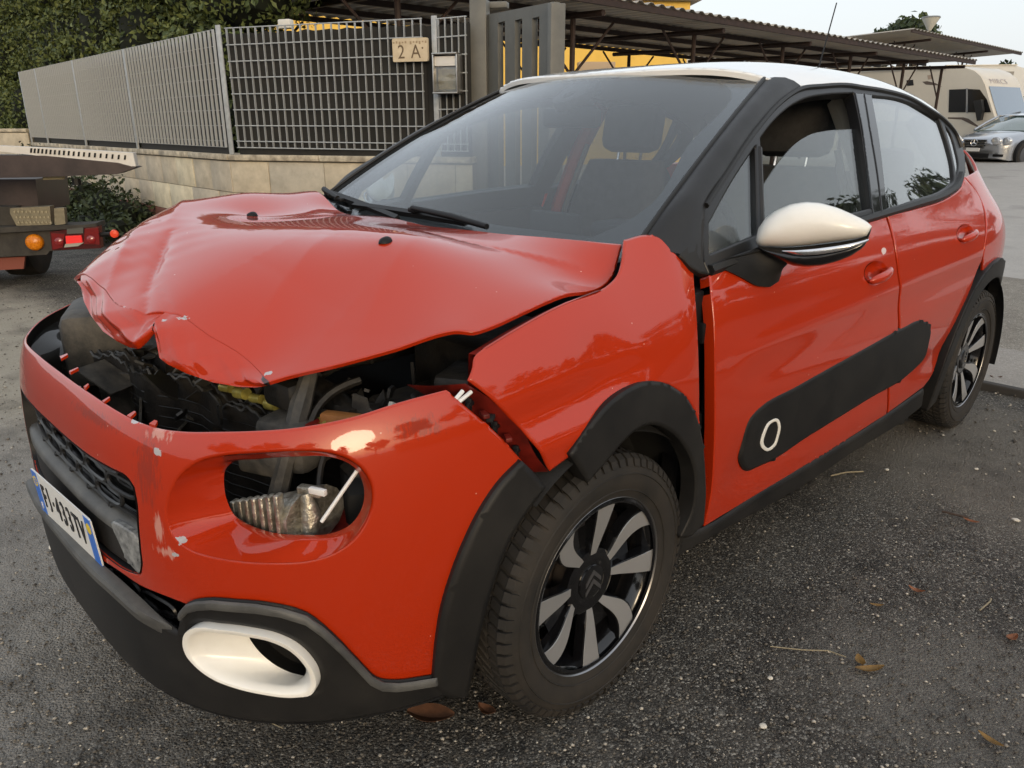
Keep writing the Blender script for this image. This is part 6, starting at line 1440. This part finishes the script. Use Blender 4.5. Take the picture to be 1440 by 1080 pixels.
# ---- street lamp ---------------------------------------------------------------------------------------------
P = atd((1304, 60), 38); zc_ = atd((1304, 26), 38)[2]; sl_ = empty('street_lamp', (P[0], P[1], 0), 0, 'street lamp with inverted cone head above the carport roof', 'street lamp')
def slf():
    LM = mat('lamp_metal', (.2, .2, .19), .4, metal=.5); mb = MB(); mb.tube([(P[0], P[1], .5), (P[0], P[1], zc_-.55)], [.08, .05], 10); mb.build('pole', LM, sl_)
    mb = MB(); mb.lathe([(.08, 0), (.40, .55), (.41, .60)], 20, Matrix.Translation((P[0], P[1], zc_-.6)) @ Matrix.Rotation(-math.pi/2, 4, 'Y')); mb.build('lantern', mat('lantern_glass', (.42, .41, .36), .3), sl_)
    mb = MB(); mb.lathe([(.0001, .09), (.40, .06), (.43, 0), (.42, -.01)], 20, Matrix.Translation((P[0], P[1], zc_-.02)) @ Matrix.Rotation(-math.pi/2, 4, 'Y')); mb.build('cap', LM, sl_)
keep(sl_, slf)

# ---- motorhomes --------------------------------------------------------------------------------------------------
MHW = mat('motorhome_cream', (.60, .55, .46), .4, coat=.3, noise=(1.5, .08)); MHB = mat('motorhome_white', (.58, .585, .57), .4, coat=.3); DGL = glass_mat('dark_window', (.10, .10, .11), .99, 2.0); DKW = mat('window_black', (.012, .012, .013), .12); BGL = mat('blue_screen', (.16, .22, .30), .06, coat=1)
RGT = np.array([AX[0][0], AX[0][1]]); RGT /= np.linalg.norm(RGT)
mdep = 23.; mo = atd((1425, 180), mdep); mgz = .30
def motorhome():
    X = np.array([RGT[0]*math.cos(.10)-RGT[1]*math.sin(.10)*-1*0, RGT[1], 0]); _a = math.atan2(RGT[1], RGT[0])-R_(58); X = np.array([math.cos(_a), math.sin(_a), 0]); Yb = np.array([-X[1], X[0], 0])     # Yb points away from the camera
    root = empty('motorhome', (mo[0], mo[1], mgz), 0, 'cream motorhome with dark cab side window parked under the carport end', 'motorhome')
    mm = mtx_axes(np.array([mo[0], mo[1], mgz]), X, Yb, (0, 0, 1))
    def px2(a, b):                               # pixel on the side plane -> local (x, z)
        q = toplane((a, b), mo, Yb); w = mm.inverted() @ Vector(q); return (w.x, w.z)
    def fn():
        prof = [px2(*q) for q in ((1120, 96), (1330, 92), (1356, 94), (1371, 99), (1380, 107), (1386, 119), (1392, 140), (1399, 163), (1405, 178), (1408, 195), (1406, 222), (1120, 224))]
        Wd = 2.1; mb = MB(); rings = []
        for y, k in ((0, .985), (.03, .994), (.12, 1.0), (Wd-.12, 1.0), (Wd-.03, .994), (Wd, .985)):
            cx = np.mean([q[0] for q in prof]); cz = np.mean([q[1] for q in prof]); rings.append([mm @ Vector((cx+(q[0]-cx)*k, y, cz+(q[1]-cz)*k)) for q in prof])
        mb.loft(rings, cap0=True, cap1=True); mb.build('body', MHW, root, angle=30)
        def patch(px, name, m, y0=-.012, y1=.02, par=root):
            loc = [px2(*q) for q in px]; mb = MB(); mb.loft([[mm @ Vector((x, y, z)) for x, z in loc] for y in (y1, y0)], cap0=True, cap1=True); return mb.build(name, m, par, smooth=False)
        patch([(1335, 126), (1359, 125), (1358, 158), (1334, 158)], 'side_window', DKW); patch([(1361, 125), (1378, 126), (1388, 140), (1394, 158), (1360, 158)], 'cab_window', DKW)
        patch([(1359, 124), (1361.3, 124), (1361, 159), (1359, 159)], 'window_bar', mat('grey_bar', (.25, .25, .25), .4), -.02)
        # windscreen on the nose
        L = [px2(*q) for q in ((1387, 121), (1390, 132), (1394.5, 148), (1399, 162))]; mb = MB()
        mb.loft([[mm @ Vector((x+.018*math.sin(math.pi*min(1, (y+.3)/(Wd+.6)))+.004, y, z)) for y in np.linspace(.14, Wd-.14, 9)] for x, z in L], closed=False); mb.build('windscreen', BGL, root)
        L2 = [px2(*q) for q in ((1398.5, 163), (1400.5, 168))]; mb = MB(); mb.loft([[mm @ Vector((x+.02, y, z)) for y in (.2, Wd-.2)] for x, z in L2], closed=False); mb.build('screen_seal', DKW, root)
        patch([(1374, 142), (1385, 140), (1387, 155), (1384, 169), (1379, 170), (1377, 158)], 'wing_mirror', mat('mirror_black', (.014, .014, .014), .4), -.22, -.08)
        BR = mat('brown_decal', (.10, .075, .06), .5)
        patch([(1333, 165), (1355, 165), (1362, 167), (1377, 178), (1376, 179), (1368, 176), (1352, 168), (1333, 167)], 'decal_stripe', BR, -.004, .01)
        patch([(1297, 115), (1302, 119), (1318, 120), (1325, 122), (1316, 117), (1304, 114)], 'decal_swoosh', BR, -.004, .01); patch([(1304, 106), (1310, 105), (1311, 111), (1305, 112)], 'decal_emblem', mat('tan_decal', (.36, .28, .22), .6), -.004, .01)
        patch([(1291, 94), (1330, 92.5), (1330, 97), (1291, 98)], 'awning_case', MHB, -.06, .02); patch([(1215, 97), (1270, 95), (1270, 99), (1215, 101)], 'awning_case', MHB, -.06, .02)
        patch([(1275, 113), (1284, 112), (1285, 120), (1276, 121)], 'small_window', DKW)
        for xw in (1405, 1180):
            x, z = px2(xw, 218); mb = MB(); mb.lathe([(.0001, .02), (.20, .02), (.24, .0), (.34, -.02), (.345, -.2)], 24, mm @ Matrix.Translation((x, .02, .33)) @ Matrix.Rotation(-math.pi/2, 4, 'Z')); mb.build('wheel', RUB, root)
        (xa, za), (xb, zb_) = px2(1381, 108.5), px2(1385.5, 118.5); up_ = Vector((xa-xb, 0, za-zb_)).normalized(); nf = Vector((up_.z, 0, -up_.x)); tm = Matrix.Identity(4)
        for i_, vv in enumerate((Vector((0, 1, 0)), up_, nf)):
            for j_ in range(3): tm[j_][i_] = vv[j_]
        tm = Matrix.Translation(((xa+xb)/2+.012, Wd*.40, (za+zb_)/2)) @ tm
        txt('MIRCS', .24, mm @ tm, mat('pale_lettering', (.40, .36, .36), .6), 'brow_lettering', root, sx=1.4)
        (x0_, z0_), (x1_, z1_) = px2(1399, 162), px2(1397.5, 157); MB().tube([mm @ Vector((x0_+.03, .5, z0_)), mm @ Vector((x1_+.04, 1.5, z1_))], .02, 6).build('wiper', DKW, root)
    keep(root, fn)
motorhome()
mo2 = atd((1420, 180), 29.); root2 = empty('motorhome', (mo2[0], mo2[1], .4), 0, 'white motorhome with square overcab window behind the cream one', 'motorhome')
def mh2():
    X = np.array([RGT[0], RGT[1], 0]); Yb = np.array([-X[1], X[0], 0]); mm = mtx_axes(np.array([mo2[0], mo2[1], .4]), X, Yb, (0, 0, 1))
    def px2(a, b): w = mm.inverted() @ Vector(toplane((a, b), mo2, Yb)); return (w.x, w.z)
    def patch(px, name, m, y0, y1):
        loc = [px2(*q) for q in px]; mb = MB(); mb.loft([[mm @ Vector((x, y, z)) for x, z in loc] for y in (y1, y0)], cap0=True, cap1=True); return mb.build(name, m, root2, smooth=False)
    patch([(1330, 93), (1428, 92), (1441, 96), (1441, 135), (1432, 136), (1438, 160), (1470, 175), (1480, 215), (1330, 220)], 'body', MHB, 0, 2.2); patch([(1393, 101), (1426, 100.5), (1422, 116), (1393, 116)], 'overcab_window', mat('grey_pane', (.26, .25, .23), .2), -.02, .03)
    patch([(1435, 140), (1445, 150), (1445, 165), (1432, 165)], 'cab_window', BGL, -.02, .05); patch([(1330, 91.5), (1430, 90.5), (1430, 92), (1330, 93)], 'roof_rail', MHW, -.05, .05)
    for xw in (1360, 1450):
        x, z = px2(xw, 215); mb = MB(); mb.lathe([(.0001, .02), (.22, .02), (.34, -.02), (.345, -.2)], 20, mm @ Matrix.Translation((x, .02, .34)) @ Matrix.Rotation(-math.pi/2, 4, 'Z')); mb.build('wheel', RUB, root2)
keep(root2, mh2)

# ---- silver coupe ------------------------------------------------------------------------------------------------
SILV = mat('silver_paint', (.38, .40, .43), .28, metal=.75, coat=1.0)
cz0 = .24; cl = at((1362, 226), 2, cz0); sc_ = empty('silver_coupe', (cl[0], cl[1], cz0), 0, 'silver coupe with oval twin headlights parked at the right edge', 'car')
def coupe():
    ang = math.atan2(RGT[1], RGT[0])+R_(32); X = np.array([math.cos(ang), math.sin(ang), 0]); Yb = np.array([-X[1], X[0], 0])
    # local: x from nose backwards, y across (0 = near side), z up
    d0 = at((1411, 236), 2, cz0); mm = mtx_axes(d0, X, Yb, (0, 0, 1)); W2 = .87
    def sec(x):
        zt = np.interp(x, [0, .06, .2, .5, 1.0, 1.4, 1.9, 2.6, 3.4, 4.0, 4.5], [.58, .68, .74, .80, .88, .93, .95, .95, .96, .95, .80]); zb = np.interp(x, [0, .2, 4.3, 4.5], [.22, .17, .18, .3]); w = np.interp(x, [0, .05, .2, .5, 1.0, 3.6, 4.3, 4.5], [.52, .62, .76, .84, .87, .87, .78, .6])
        pts = [(-1, .0), (-1.0, .25), (-1.0, .55), (-.97, .80), (-.88, .95), (-.6, 1.0), (0, 1.02), (.6, 1.0), (.88, .95), (.97, .80), (1, .55), (1, .25), (1, 0)]
        return [mm @ Vector((x+.18*(abs(a)**3 if x < .6 else 0), W2+a*w, zb+(zt-zb)*f)) for a, f in pts]
    mb = MB(); mb.loft([sec(x) for x in (0, .03, .08, .2, .35, .5, .8, 1.1, 1.4, 1.9, 2.6, 3.4, 4.0, 4.3, 4.5)], closed=True, cap0=True, cap1=True); mb.build('body', SILV, sc_, angle=50)
    gh = []
    for x, w, z in ((1.25, .70, .93), (1.6, .66, 1.10), (2.05, .60, 1.29), (2.4, .57, 1.355), (2.9, .56, 1.36), (3.4, .58, 1.27), (3.95, .62, .96)):
        gh.append([mm @ Vector((x, W2+a*w*k, .9+(z-.9)*f)) for a, f, k in ((-1, 0, 1.12), (-1, .6, 1.05), (-.86, .95, 1), (0, 1.03, 1), (.86, .95, 1), (1, .6, 1.05), (1, 0, 1.12))])
    mb = MB(); mb.loft(gh, cap0=True, cap1=True); mb.build('glasshouse', mat('coupe_glass', (.10, .14, .13), .05, coat=1), sc_, angle=40)
    rf = [[mm @ Vector((x, W2+a*w, z)) for a in (-1, -.5, 0, .5, 1)] for x, w, z in ((2.05, .50, 1.325), (2.4, .52, 1.38), (2.9, .52, 1.385), (3.4, .50, 1.30))]; mb = MB(); mb.loft(rf, closed=False); mb.build('roof', SILV, sc_)
    for s in (-1, 1): mb = MB(); mb.tube([mm @ Vector((1.30, W2+s*.76, .94)), mm @ Vector((1.65, W2+s*.68, 1.12)), mm @ Vector((2.08, W2+s*.56, 1.31))], .03, 8); mb.build('a_pillar', SILV, sc_)
    # grille with slats and star
    mb = MB(); gz = [(-.30, .70), (.30, .70), (.24, .50), (-.24, .50)]; mb.prism([(a, z) for a, z in gz], .05, mm @ mtx_axes((.06, W2, 0), (0, 1, 0), (0, 0, 1), (-1, 0, 0))); gr = mb.build('grille', BLKM, sc_, smooth=False)
    for k in range(4): MB().box(mm @ Vector((.0, W2, .54+.042*k)), (.03, .52+.03*k, .012), ang).build('slat', CHROME, gr, smooth=False)
    mb = MB(); em = mm @ mtx_axes((-.02, W2, .62), (-1, 0, 0), (0, 1, 0), (0, 0, 1)); cen = Vector((0, 0, 0))
    mb.tube([em @ Vector((0, .085*math.cos(a), .085*math.sin(a))) for a in np.linspace(0, 2*math.pi, 24, endpoint=False)], .010, 6, closed=True)
    for a in (90, 210, 330): mb.tube([em @ cen, em @ Vector((0, .085*math.cos(R_(a)), .085*math.sin(R_(a))))], [.014, .006], 6)
    mb.build('emblem', CHROME, gr)
    for s in (-1, 1):
        for y, rx, xx in ((.50, .105, .12), (.70, .09, .26)):
            q = mm @ Vector((xx-.02, W2+s*y, .66)); mb = MB(); mb.lathe([(.0001, .045), (.5, .04), (.86, .02), (1.0, -.02), (1.02, -.10)], 20, mtx_axes(q, -X*.6-Yb*.25*-s*-1, Yb*rx*1.15, np.array([0, 0, .10]))); hl = mb.build('headlight', mat('headlight_glass', (.55, .57, .60), .08, metal=.4, coat=1), sc_)
            mb = MB(); mb.tube([q+Vector(Yb)*rx*1.15*math.cos(a)+Vector((0, 0, .10*math.sin(a))) for a in np.linspace(0, 2*math.pi, 20, endpoint=False)], .008, 5, closed=True); mb.build('bezel', CHROME, hl)
        MB().box(mm @ Vector((.10, W2+s*.62, .30)), (.06, .26, .07), ang, .02).build('fog_lamp', BLKM, sc_)
        for x in (.88, 3.60):
            mb = MB(); mb.lathe([(.0001, .01), (.05, .012), (.19, .0), (.20, .02), (.215, .03), (.29, .03), (.315, .01), (.315, -.18)], 28, mm @ Matrix.Translation((x, W2+s*.865, .315)) @ Matrix.Rotation(-math.pi/2 if s < 0 else math.pi/2, 4, 'Z')); wh = mb.build('wheel', RUB, sc_)
            mb = MB(); mb.lathe([(.0001, .026), (.06, .03), (.19, .022), (.2, .03)], 20, mm @ Matrix.Translation((x, W2+s*.866, .315)) @ Matrix.Rotation(-math.pi/2 if s < 0 else math.pi/2, 4, 'Z')); mb.build('rim', mat('dull_rim', (.10, .10, .105), .4, metal=.6), wh)
            mb = MB(); mb.lathe([(.0001, .008), (.37, .008), (.372, -.1)], 28, mm @ Matrix.Translation((x, W2+s*.872, .33)) @ Matrix.Rotation(-math.pi/2 if s < 0 else math.pi/2, 4, 'Z')); mb.build('wheel_arch', DARK, sc_)
    MB().box(mm @ Vector((-.005, W2, .29)), (.05, .86, .12), ang, .01).build('lower_intake', BLKM, sc_)
    MB().box(mm @ Vector((-.02, W2, .44)), (.02, .36, .09), ang, .004).build('license_plate', PLW, sc_, smooth=False)
    MB().box(mm @ Vector((1.5, W2-.96, .98)), (.10, .16, .12), ang, .03).build('wing_mirror', SILV, sc_)
keep(sc_, coupe)

# ---- tow truck bed at the left edge ------------------------------------------------------------------------------------
TRK = mat('truck_dark_steel', (.030, .024, .026), .45, noise=(4, .5, (.06, .045, .045)), metal=.3); TRW = mat('truck_white_rail', (.66, .64, .60), .5, noise=(8, .15)); TRG = mat('truck_grime', (.045, .040, .033), .7, noise=(9, .5)); CHK = mat('checker_plate', (.20, .18, .13), .45, metal=.6, bump=(30, .5, .006))
tdep = 6.3; tp_ = atd((95, 300), tdep); tr = empty('tow_truck', (tp_[0], tp_[1], 0), 0, 'rear end of a flatbed tow truck with tail lights at the left edge', 'truck')
def truck():
    nrm = np.array([-AX[2][0], -AX[2][1], 0]); nrm /= np.linalg.norm(nrm); rot = R_(12); nrm = np.array([nrm[0]*math.cos(rot)-nrm[1]*math.sin(rot), nrm[0]*math.sin(rot)+nrm[1]*math.cos(rot), 0])   # rear face towards the camera
    X = np.array([-nrm[1], nrm[0], 0]); X = X if X @ AX[0] > 0 else -X; ang = math.atan2(X[1], X[0])
    def on(px, back=0): return toplane(px, tp_-nrm*back, nrm)
    def slab(px, name, m, back, depth, par=tr, smooth=False):
        P = np.array([on(q, back) for q in px]); mb = MB(); mb.loft([[tuple(q) for q in P], [tuple(q-nrm*depth) for q in P]], cap0=True, cap1=True); return mb.build(name, m, par, smooth=smooth)
    # tilting deck: tapering tail
    P0 = [on(q, -.35) for q in ((-60, 300), (60, 246), (140, 244.5), (168, 244))]; 
    slab([(-80, 218), (60, 219), (164, 229), (190, 236), (164, 245), (60, 249), (-80, 252)], 'deck', TRK, -.2, .25)
    rail = slab([(-80, 202), (0, 205), (90, 209), (187, 215), (191, 234), (165, 233), (90, 223), (0, 213), (-80, 212)], 'white_side_rail', TRW, -.16, .10)
    for k in range(20):
        x = 176-k*9.0*(1-.012*k); y = 221.5-(176-x)*.075
        if x < -5: break
        slab([(x-1.3, y-3.2), (x+1.3, y-3.2), (x+.6, y+3.2), (x-2.0, y+3.2)], 'rail_slot', DARK, -.165, .02, rail)
    slab([(60, 247), (90, 246), (90, 252), (60, 253)], 'marker_plate', mat('tan_marker', (.30, .26, .16), .6), -.1, .03)
    mb = MB(); q = on((107, 251), -.1); mb.tube([q, q-np.array([0, 0, .05])], .035, 8); mb.build('deck_roller', BLKM, tr)
    slab([(-80, 252), (50, 252), (55, 300), (-80, 310)], 'subframe', TRK, .25, .8); slab([(-80, 290), (20, 291), (22, 330), (-80, 335)], 'chassis_member', TRG, .10, .5)
    ck = slab([(14, 293), (70, 290), (72, 318), (26, 323), (14, 300)], 'checker_step', CHK, .02, .10)
    for r in range(3):
        for k in range(9): slab([(18+k*5.6+r*3, 298+r*7.5), (21+k*5.6+r*3, 296+r*7.5), (22+k*5.6+r*3, 300+r*7.5)], 'tread_lug', mat('lug_shine', (.34, .31, .22), .4, metal=.6), .012, .02, ck)
    slab([(76, 293), (90, 292), (92, 315), (77, 317)], 'bracket_plate', CHK, .0, .06)
    slab([(-80, 322), (120, 316), (135, 314), (137, 320), (-80, 332)], 'bumper_top', TRG, -.05, .25); slab([(-80, 330), (142, 319), (142, 349), (70, 353), (66, 358), (-80, 366)], 'bumper_beam', TRG, 0, .12)
    mb = MB(); c = on((48, 341), -.03); lm = mtx_axes(c, nrm, X, (0, 0, 1)); mb.lathe([(.0001, .03), (.04, .026), (.062, .012), (.066, 0), (.066, -.03)], 24, lm); am_ = mb.build('amber_lamp', mat('amber_lens', (.75, .24, .01), .25, noise=(60, .5, (.45, .12, .0))), tr)
    mb = MB(); 
    tl_ = slab([(70, 326), (139, 318), (142, 349), (73, 352)], 'tail_light', mat('tail_dark_red', (.06, .005, .005), .2, coat=.6), -.06, .08)
    slab([(72, 328), (91, 329), (88, 348), (74, 351)], 'red_lens', mat('dull_red_lens', (.16, .008, .008), .15, coat=1), -.075, .03, tl_); slab([(119, 322), (138, 320), (140, 344), (118, 343)], 'red_lens', mat('dull_red_lens', (.16, .008, .008), .15, coat=1), -.075, .03, tl_)
    for px in ((83, 340), (128, 337)):
        c = on(px, -.08); mb = MB(); mb.lathe([(.0001, .008), (.026, .006), (.034, 0)], 16, mtx_axes(c, nrm, X, (0, 0, 1))); mb.build('lamp_bulb', mat('red_glow', (.22, .01, .01), .25, coat=1), tl_)
    slab([(92, 332), (114, 331), (116, 341), (93, 343)], 'red_reflector', mat('bright_reflector', (.85, .03, .03), .35, emis=((1, .03, .03), .05)), -.08, .03, tl_); slab([(92, 343), (118, 341), (110, 346), (90, 348)], 'reversing_lens', mat('clear_lens_dim', (.35, .33, .28), .2), -.078, .02, tl_); slab([(94, 322), (117, 320), (117, 328), (94, 329)], 'clear_lens', mat('clear_lens_dark', (.10, .10, .09), .15), -.078, .02, tl_)
    a, b = on((140, 330), -.02), on((158, 329), -.02); MB().tube([a, b], .018, 8).build('lamp_stalk', BLKM, tr)
    c = on((160.5, 329), -.04); mb = MB(); mb.lathe([(.0001, .012), (.03, .008), (.035, -.01)], 16, mtx_axes(c, nrm, X, (0, 0, 1))); mb.build('stalk_reflector', mat('orange_red', (.75, .06, .02), .3, emis=((1, .08, .03), .02)), tr)
    slab([(-80, 366), (35, 361), (33, 378), (-80, 384)], 'mud_flap', mat('red_flap', (.20, .055, .035), .7), .05, .03)
    c = on((38, 345), .75); mb = MB(); mb.lathe([(.0001, .12), (.2, .12), (.26, .13), (.32, .10), (.33, 0), (.32, -.14)], 28, mtx_axes((c[0], c[1], .34), X, -nrm, (0, 0, 1))); mb.build('wheel', RUB, tr)
    c2 = on((-40, 345), .6); mb = MB(); mb.lathe([(.0001, .12), (.30, .13), (.38, .10), (.39, 0), (.38, -.14)], 28, mtx_axes((c2[0], c2[1], .40), X, -nrm, (0, 0, 1))); mb.build('wheel', RUB, tr)
keep(tr, truck)

# ---- loose stones, leaves and twigs on the ground ----------------------------------------------------------------------
def pebbles(name, n, region, smin, smax, seed, m):
    r = np.random.default_rng(seed); bv = np.array([(1, 0, 0), (.3, .95, 0), (-.8, .6, 0), (-.8, -.6, 0), (.3, -.95, 0), (0, 0, 1.), (0, 0, -1.)]); bf = np.array([(i, (i+1) % 5, 5) for i in range(5)]+[((i+1) % 5, i, 6) for i in range(5)])
    V_ = []; F = []; k = 0
    P = region(r, n)
    for x, y in P:
        s = smin+(smax-smin)*r.random()**3; q = bv*(s*np.array([1, r.uniform(.6, 1), r.uniform(.35, .7)]))*(1+.25*r.normal(0, 1, (len(bv), 1))*.5); a = r.uniform(0, 6.28); c, s_ = math.cos(a), math.sin(a)
        q = np.stack([q[:, 0]*c-q[:, 1]*s_+x, q[:, 0]*s_+q[:, 1]*c+y, q[:, 2]+s*.25+.004], -1); V_.append(q); F.append(bf+k); k += len(bv)
    V_ = np.vstack(V_); F = np.vstack(F); me = bpy.data.meshes.new(name); me.from_pydata(V_.tolist(), [], F.tolist()); me.materials.append(m); me.polygons.foreach_set('use_smooth', [True]*len(me.polygons)); return link(name, me)
PEB = mat('pebble', (.45, .42, .36), .8); n_, l_, b_ = nodes(PEB); g_ = n_.new('ShaderNodeNewGeometry'); cr_ = n_.new('ShaderNodeValToRGB'); cr_.color_ramp.elements[0].color = (.05, .045, .04, 1); cr_.color_ramp.elements[1].color = (.52, .48, .41, 1); cr_.color_ramp.elements.new(.75).color = (.14, .125, .105, 1); l_.new(g_.outputs['Random Per Island'], cr_.inputs['Fac']); l_.new(cr_.outputs['Color'], b_.inputs['Base Color'])
def reg_fg(r, n):
    out = []
    while len(out) < n:
        px = (r.uniform(-20, 1460), r.uniform(430, 1100)); P = at(px, 2, 0.)
        if -5 < P[0] < 3 and P[1] < 3.1: out.append(P[:2])
    return out
tag(pebbles('loose_gravel', 22000, reg_fg, .0012, .0065, 5, PEB), 'loose grit and small pebbles scattered over the asphalt', 'gravel', kind='stuff')
def reg_gs(r, n): return [(r.uniform(.0, 5.), r.uniform(2.2, 6.5)) for _ in range(n)]
tag(pebbles('gravel_stones', 5200, reg_gs, .004, .013, 6, PEB), 'pale gravel stones behind the rear wheel', 'gravel', kind='stuff')
def reg_l(r, n): return [(r.uniform(-7, -1.6), r.uniform(-1.8, .7)) for _ in range(n)]
tag(pebbles('gravel_stones', 3500, reg_l, .003, .010, 8, PEB), 'pale gravel stones beside the left front corner of the car', 'gravel', kind='stuff')
WPB = mat('white_stone', (.60, .56, .48), .7)
for i, (px, s, lab) in enumerate((((76, 771), .014, 'pale flat stone below the number plate'), ((1073, 1022), .009, 'white pebble at the bottom edge right of centre'), ((1083, 954), .007, 'white pebble between the curled leaf and the front wheel'), ((1247, 661), .008, 'whitish pebble beside the pale straw under the door'), ((1373, 660), .008, 'white pebble right of the rear wheel'), ((1428, 732), .010, 'long white stone chip at the right edge'), ((1355, 838), .004, 'tiny pale pebble near the forked twig'), ((203, 827), .009, 'small pebble under the front skirt'))):
    P = at(px, 2, .004); bm = bmesh.new(); bmesh.ops.create_icosphere(bm, subdivisions=2, radius=1); r2 = random.Random(i); vs = [(P[0]+v.co.x*s*(1.5 if 'long' in lab or 'flat' in lab else 1)*(1+r2.uniform(-.15, .15)), P[1]+v.co.y*s*(1+r2.uniform(-.2, .2)), P[2]+v.co.z*s*.5*(1+r2.uniform(-.2, .2))+s*.3) for v in bm.verts]; fs = [tuple(v.index for v in f.verts) for f in bm.faces]; bm.free()
    mb = MB(); mb.add(vs, fs); tag(mb.build('pebble', WPB), lab, 'pebble', 'pale pebbles on the asphalt')
def fallen(px, L, w, ang, curl, m, lab, name='fallen_leaf', cat='leaf'):
    P = at(px, 2, .006); mb = MB(); rows = []; c, s = math.cos(ang), math.sin(ang)
    for t in np.linspace(0, 1, 9):
        ww = w*math.sin(math.pi*min(.97, t*.94+.03))**.8; x = (t-.5)*L
        rows.append([(P[0]+x*c-y*s, P[1]+x*s+y*c, P[2]+.004+curl*L*((2*t-1)**2)*.5+abs(y)/max(w, 1e-6)*w*.5) for y in (-ww/2, 0, ww/2)])
    back = [[(q[0], q[1], q[2]-.0008) for q in r][::-1] for r in rows]
    mb.loft([a+b for a, b in zip(rows, back)], cap0=True, cap1=True); o = mb.build(name, m); return tag(o, lab, cat, 'fallen leaves on the asphalt')
LY = mat('leaf_ochre', (.22, .125, .03), .6, noise=(40, .4)); LO = mat('leaf_orange', (.22, .08, .03), .6, noise=(40, .4)); LB_ = mat('leaf_brown', (.13, .055, .025), .7, noise=(40, .4))
fallen((1222, 944), .075, .022, .9, .3, LY, 'ochre curled leaf lying in the middle of the right foreground'); fallen((1209, 933), .04, .024, 2.3, .5, LY, 'short ochre leaf touching the longer curled one')
fallen((1288, 833), .045, .018, .1, .5, LO, 'small reddish leaf left of the forked twig'); fallen((1232, 853), .038, .010, 0.6, .3, LY, 'narrow tan leaf left of the reddish one'); fallen((1422, 900), .04, .022, 1.2, .5, LO, 'rusty leaf at the right edge below the forked twig'); fallen((1392, 1044), .055, .016, -.2, .3, LY, 'pale orange leaf in the bottom right corner')
fallen((1365, 735), .05, .016, .1, .3, LO, 'tan leaf lying beside a dark twig near the right edge'); fallen((606, 1011), .11, .06, .7, .25, LB_, 'large brown leaf under the front skirt'); fallen((685, 1003), .05, .03, .2, .5, LB_, 'small dark red leaf under the front tyre'); fallen((1400, 533), .06, .03, .5, .5, LB_, 'dark brown leaf on the concrete behind the rear wheel')
STR = mat('dry_straw', (.27, .23, .15), .7); TWG = mat('dark_twig', (.06, .04, .03), .8)
def twig(pxs, r, m, lab, name='twig'):
    P = [at(q, 2, .008+.004*(i % 2)) for i, q in enumerate(pxs)]; mb = MB(); mb.tube(P, r, 6); tag(mb.build(name, m), lab, name, 'twigs and straws on the asphalt')
twig([(1083, 909), (1130, 914), (1165, 915), (1190, 924)], .0016, STR, 'long dry straw lying left of the ochre leaf', 'straw'); twig([(1168, 669), (1190, 664), (1214, 663)], .003, STR, 'pale straw lying beside the sill', 'straw'); twig([(1325, 719), (1345, 724), (1362, 728)], .004, TWG, 'dark twig near the right edge behind the tan leaf'); twig([(1378, 858), (1392, 846), (1394, 842)], .0022, STR, 'forked dry twig with two pale buds', 'twig'); twig([(356, 1004), (380, 1016), (398, 1024)], .0014, STR, 'thin bent straw below the white fog bezel', 'straw')
